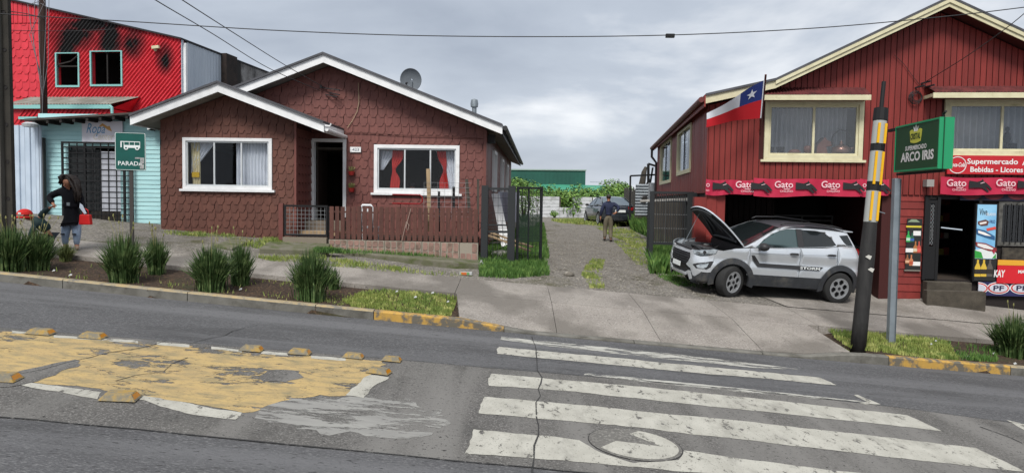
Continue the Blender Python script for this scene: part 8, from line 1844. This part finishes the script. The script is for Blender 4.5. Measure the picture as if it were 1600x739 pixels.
Jj = pick(['hipR', 'knR', 'anR', 'hipL', 'knL', 'anL'], None, .02); Jj['pelvis'] = (J0['pelvis'][0], (.16, .13)); skin('trousers', Jj, [('pelvis', 'hipR'), ('hipR', 'knR'), ('knR', 'anR'), ('pelvis', 'hipL'), ('hipL', 'knL'), ('knL', 'anL')], KH, Mn)
for q in ('R', 'L'): a, b = J0['an' + q][0], J0['to' + q][0]; skin('shoe', {'a': (a - V((0, .04, .02)), .055), 'b': (a.lerp(b, .6) - V((0, 0, .01)), .052), 'c': (b, .04)}, [('a', 'b'), ('b', 'c')], mat('brown shoe', rgb('#33261f'), rough=.6), Mn)
hc = J0['head'][0]; MB().grid(lambda u, v: tuple(hc + V((.088 * cos(u * 6.283) * sin(v * pi * .66), -.01 + .10 * sin(u * 6.283) * sin(v * pi * .66), .035 + .095 * cos(v * pi * .66)))), 16, 8).build('hair', SKD, Mn, smooth='all')
for s in (-1, 1): MB().lathe([(0, -.025), (.012, 0), (0, .025)], hc + V((s * .088, .0, 0)), 8).build('ear', SKN, Mn, smooth='all')
face(Mn, hc, V((0, 1, 0)), .088)
# ---- somebody sitting behind the right window of the brown house
iw = wA(645, 300, 1.0); In = empty('person', iw, 0, 'person in dark clothes sitting inside behind the right window of the brown house', 'person'); q_ = lambda x, y, d=0: wA(x, y, 1.0 + d) - iw
J = {'pelvis': (q_(648, 345), (.15, .11)), 'chest': (q_(646, 315), (.15, .10)), 'neck': (q_(645, 300), .05), 'head': (q_(644, 293, -.03), (.075, .085)), 'crown': (q_(644, 285, -.03), (.07, .08)), 'shR': (q_(633, 310), .06), 'elR': (q_(630, 330), .045), 'wrR': (q_(640, 338, -.2), .03), 'shL': (q_(659, 310), .06), 'elL': (q_(662, 330), .045), 'wrL': (q_(650, 338, -.2), .03)}
E = [('pelvis', 'chest'), ('chest', 'neck'), ('neck', 'head'), ('head', 'crown'), ('chest', 'shR'), ('shR', 'elR'), ('elR', 'wrR'), ('chest', 'shL'), ('shL', 'elL'), ('elL', 'wrL')]
J0 = dict(J); hand(J, E, 'wrR', 'r', V((.5, -.6, 0)), V((0, 0, 1))); hand(J, E, 'wrL', 'l', V((-.5, -.6, 0)), V((0, 0, 1))); thin(J); skin('body', J, E, SKN, In)
Jc = pick(['pelvis', 'chest', 'shR', 'elR', 'shL', 'elL'], None, .02); skin('jumper', Jc, [('pelvis', 'chest'), ('chest', 'shR'), ('shR', 'elR'), ('chest', 'shL'), ('shL', 'elL')], BC, In)
hc = J0['head'][0]; MB().grid(lambda u, v: tuple(hc + V((.088 * cos(u * 6.283) * sin(v * pi * .6), .015 + .10 * sin(u * 6.283) * sin(v * pi * .6), .045 + .09 * cos(v * pi * .6)))), 16, 8).build('hair', SKD, In, smooth='all'); face(In, hc, V((-.2, -1, -.3)), .085)
# string knotted round two pickets
p0 = wA(642, 326, -1.80); o = MB().tube([V((0, 0, 0)), wA(636, 348, -1.80) - p0, wA(634, 356, -1.82) - p0, wA(637, 360, -1.82) - p0, wA(639, 352, -1.82) - p0, wA(635, 346, -1.80) - p0, wA(628, 376, -1.80) - p0], .006, 5).build('string', mat('pale string', rgb('#a08f84'), rough=.9)); o.location = p0; tag(o, 'pale knotted string tied on the picket fence', 'string')
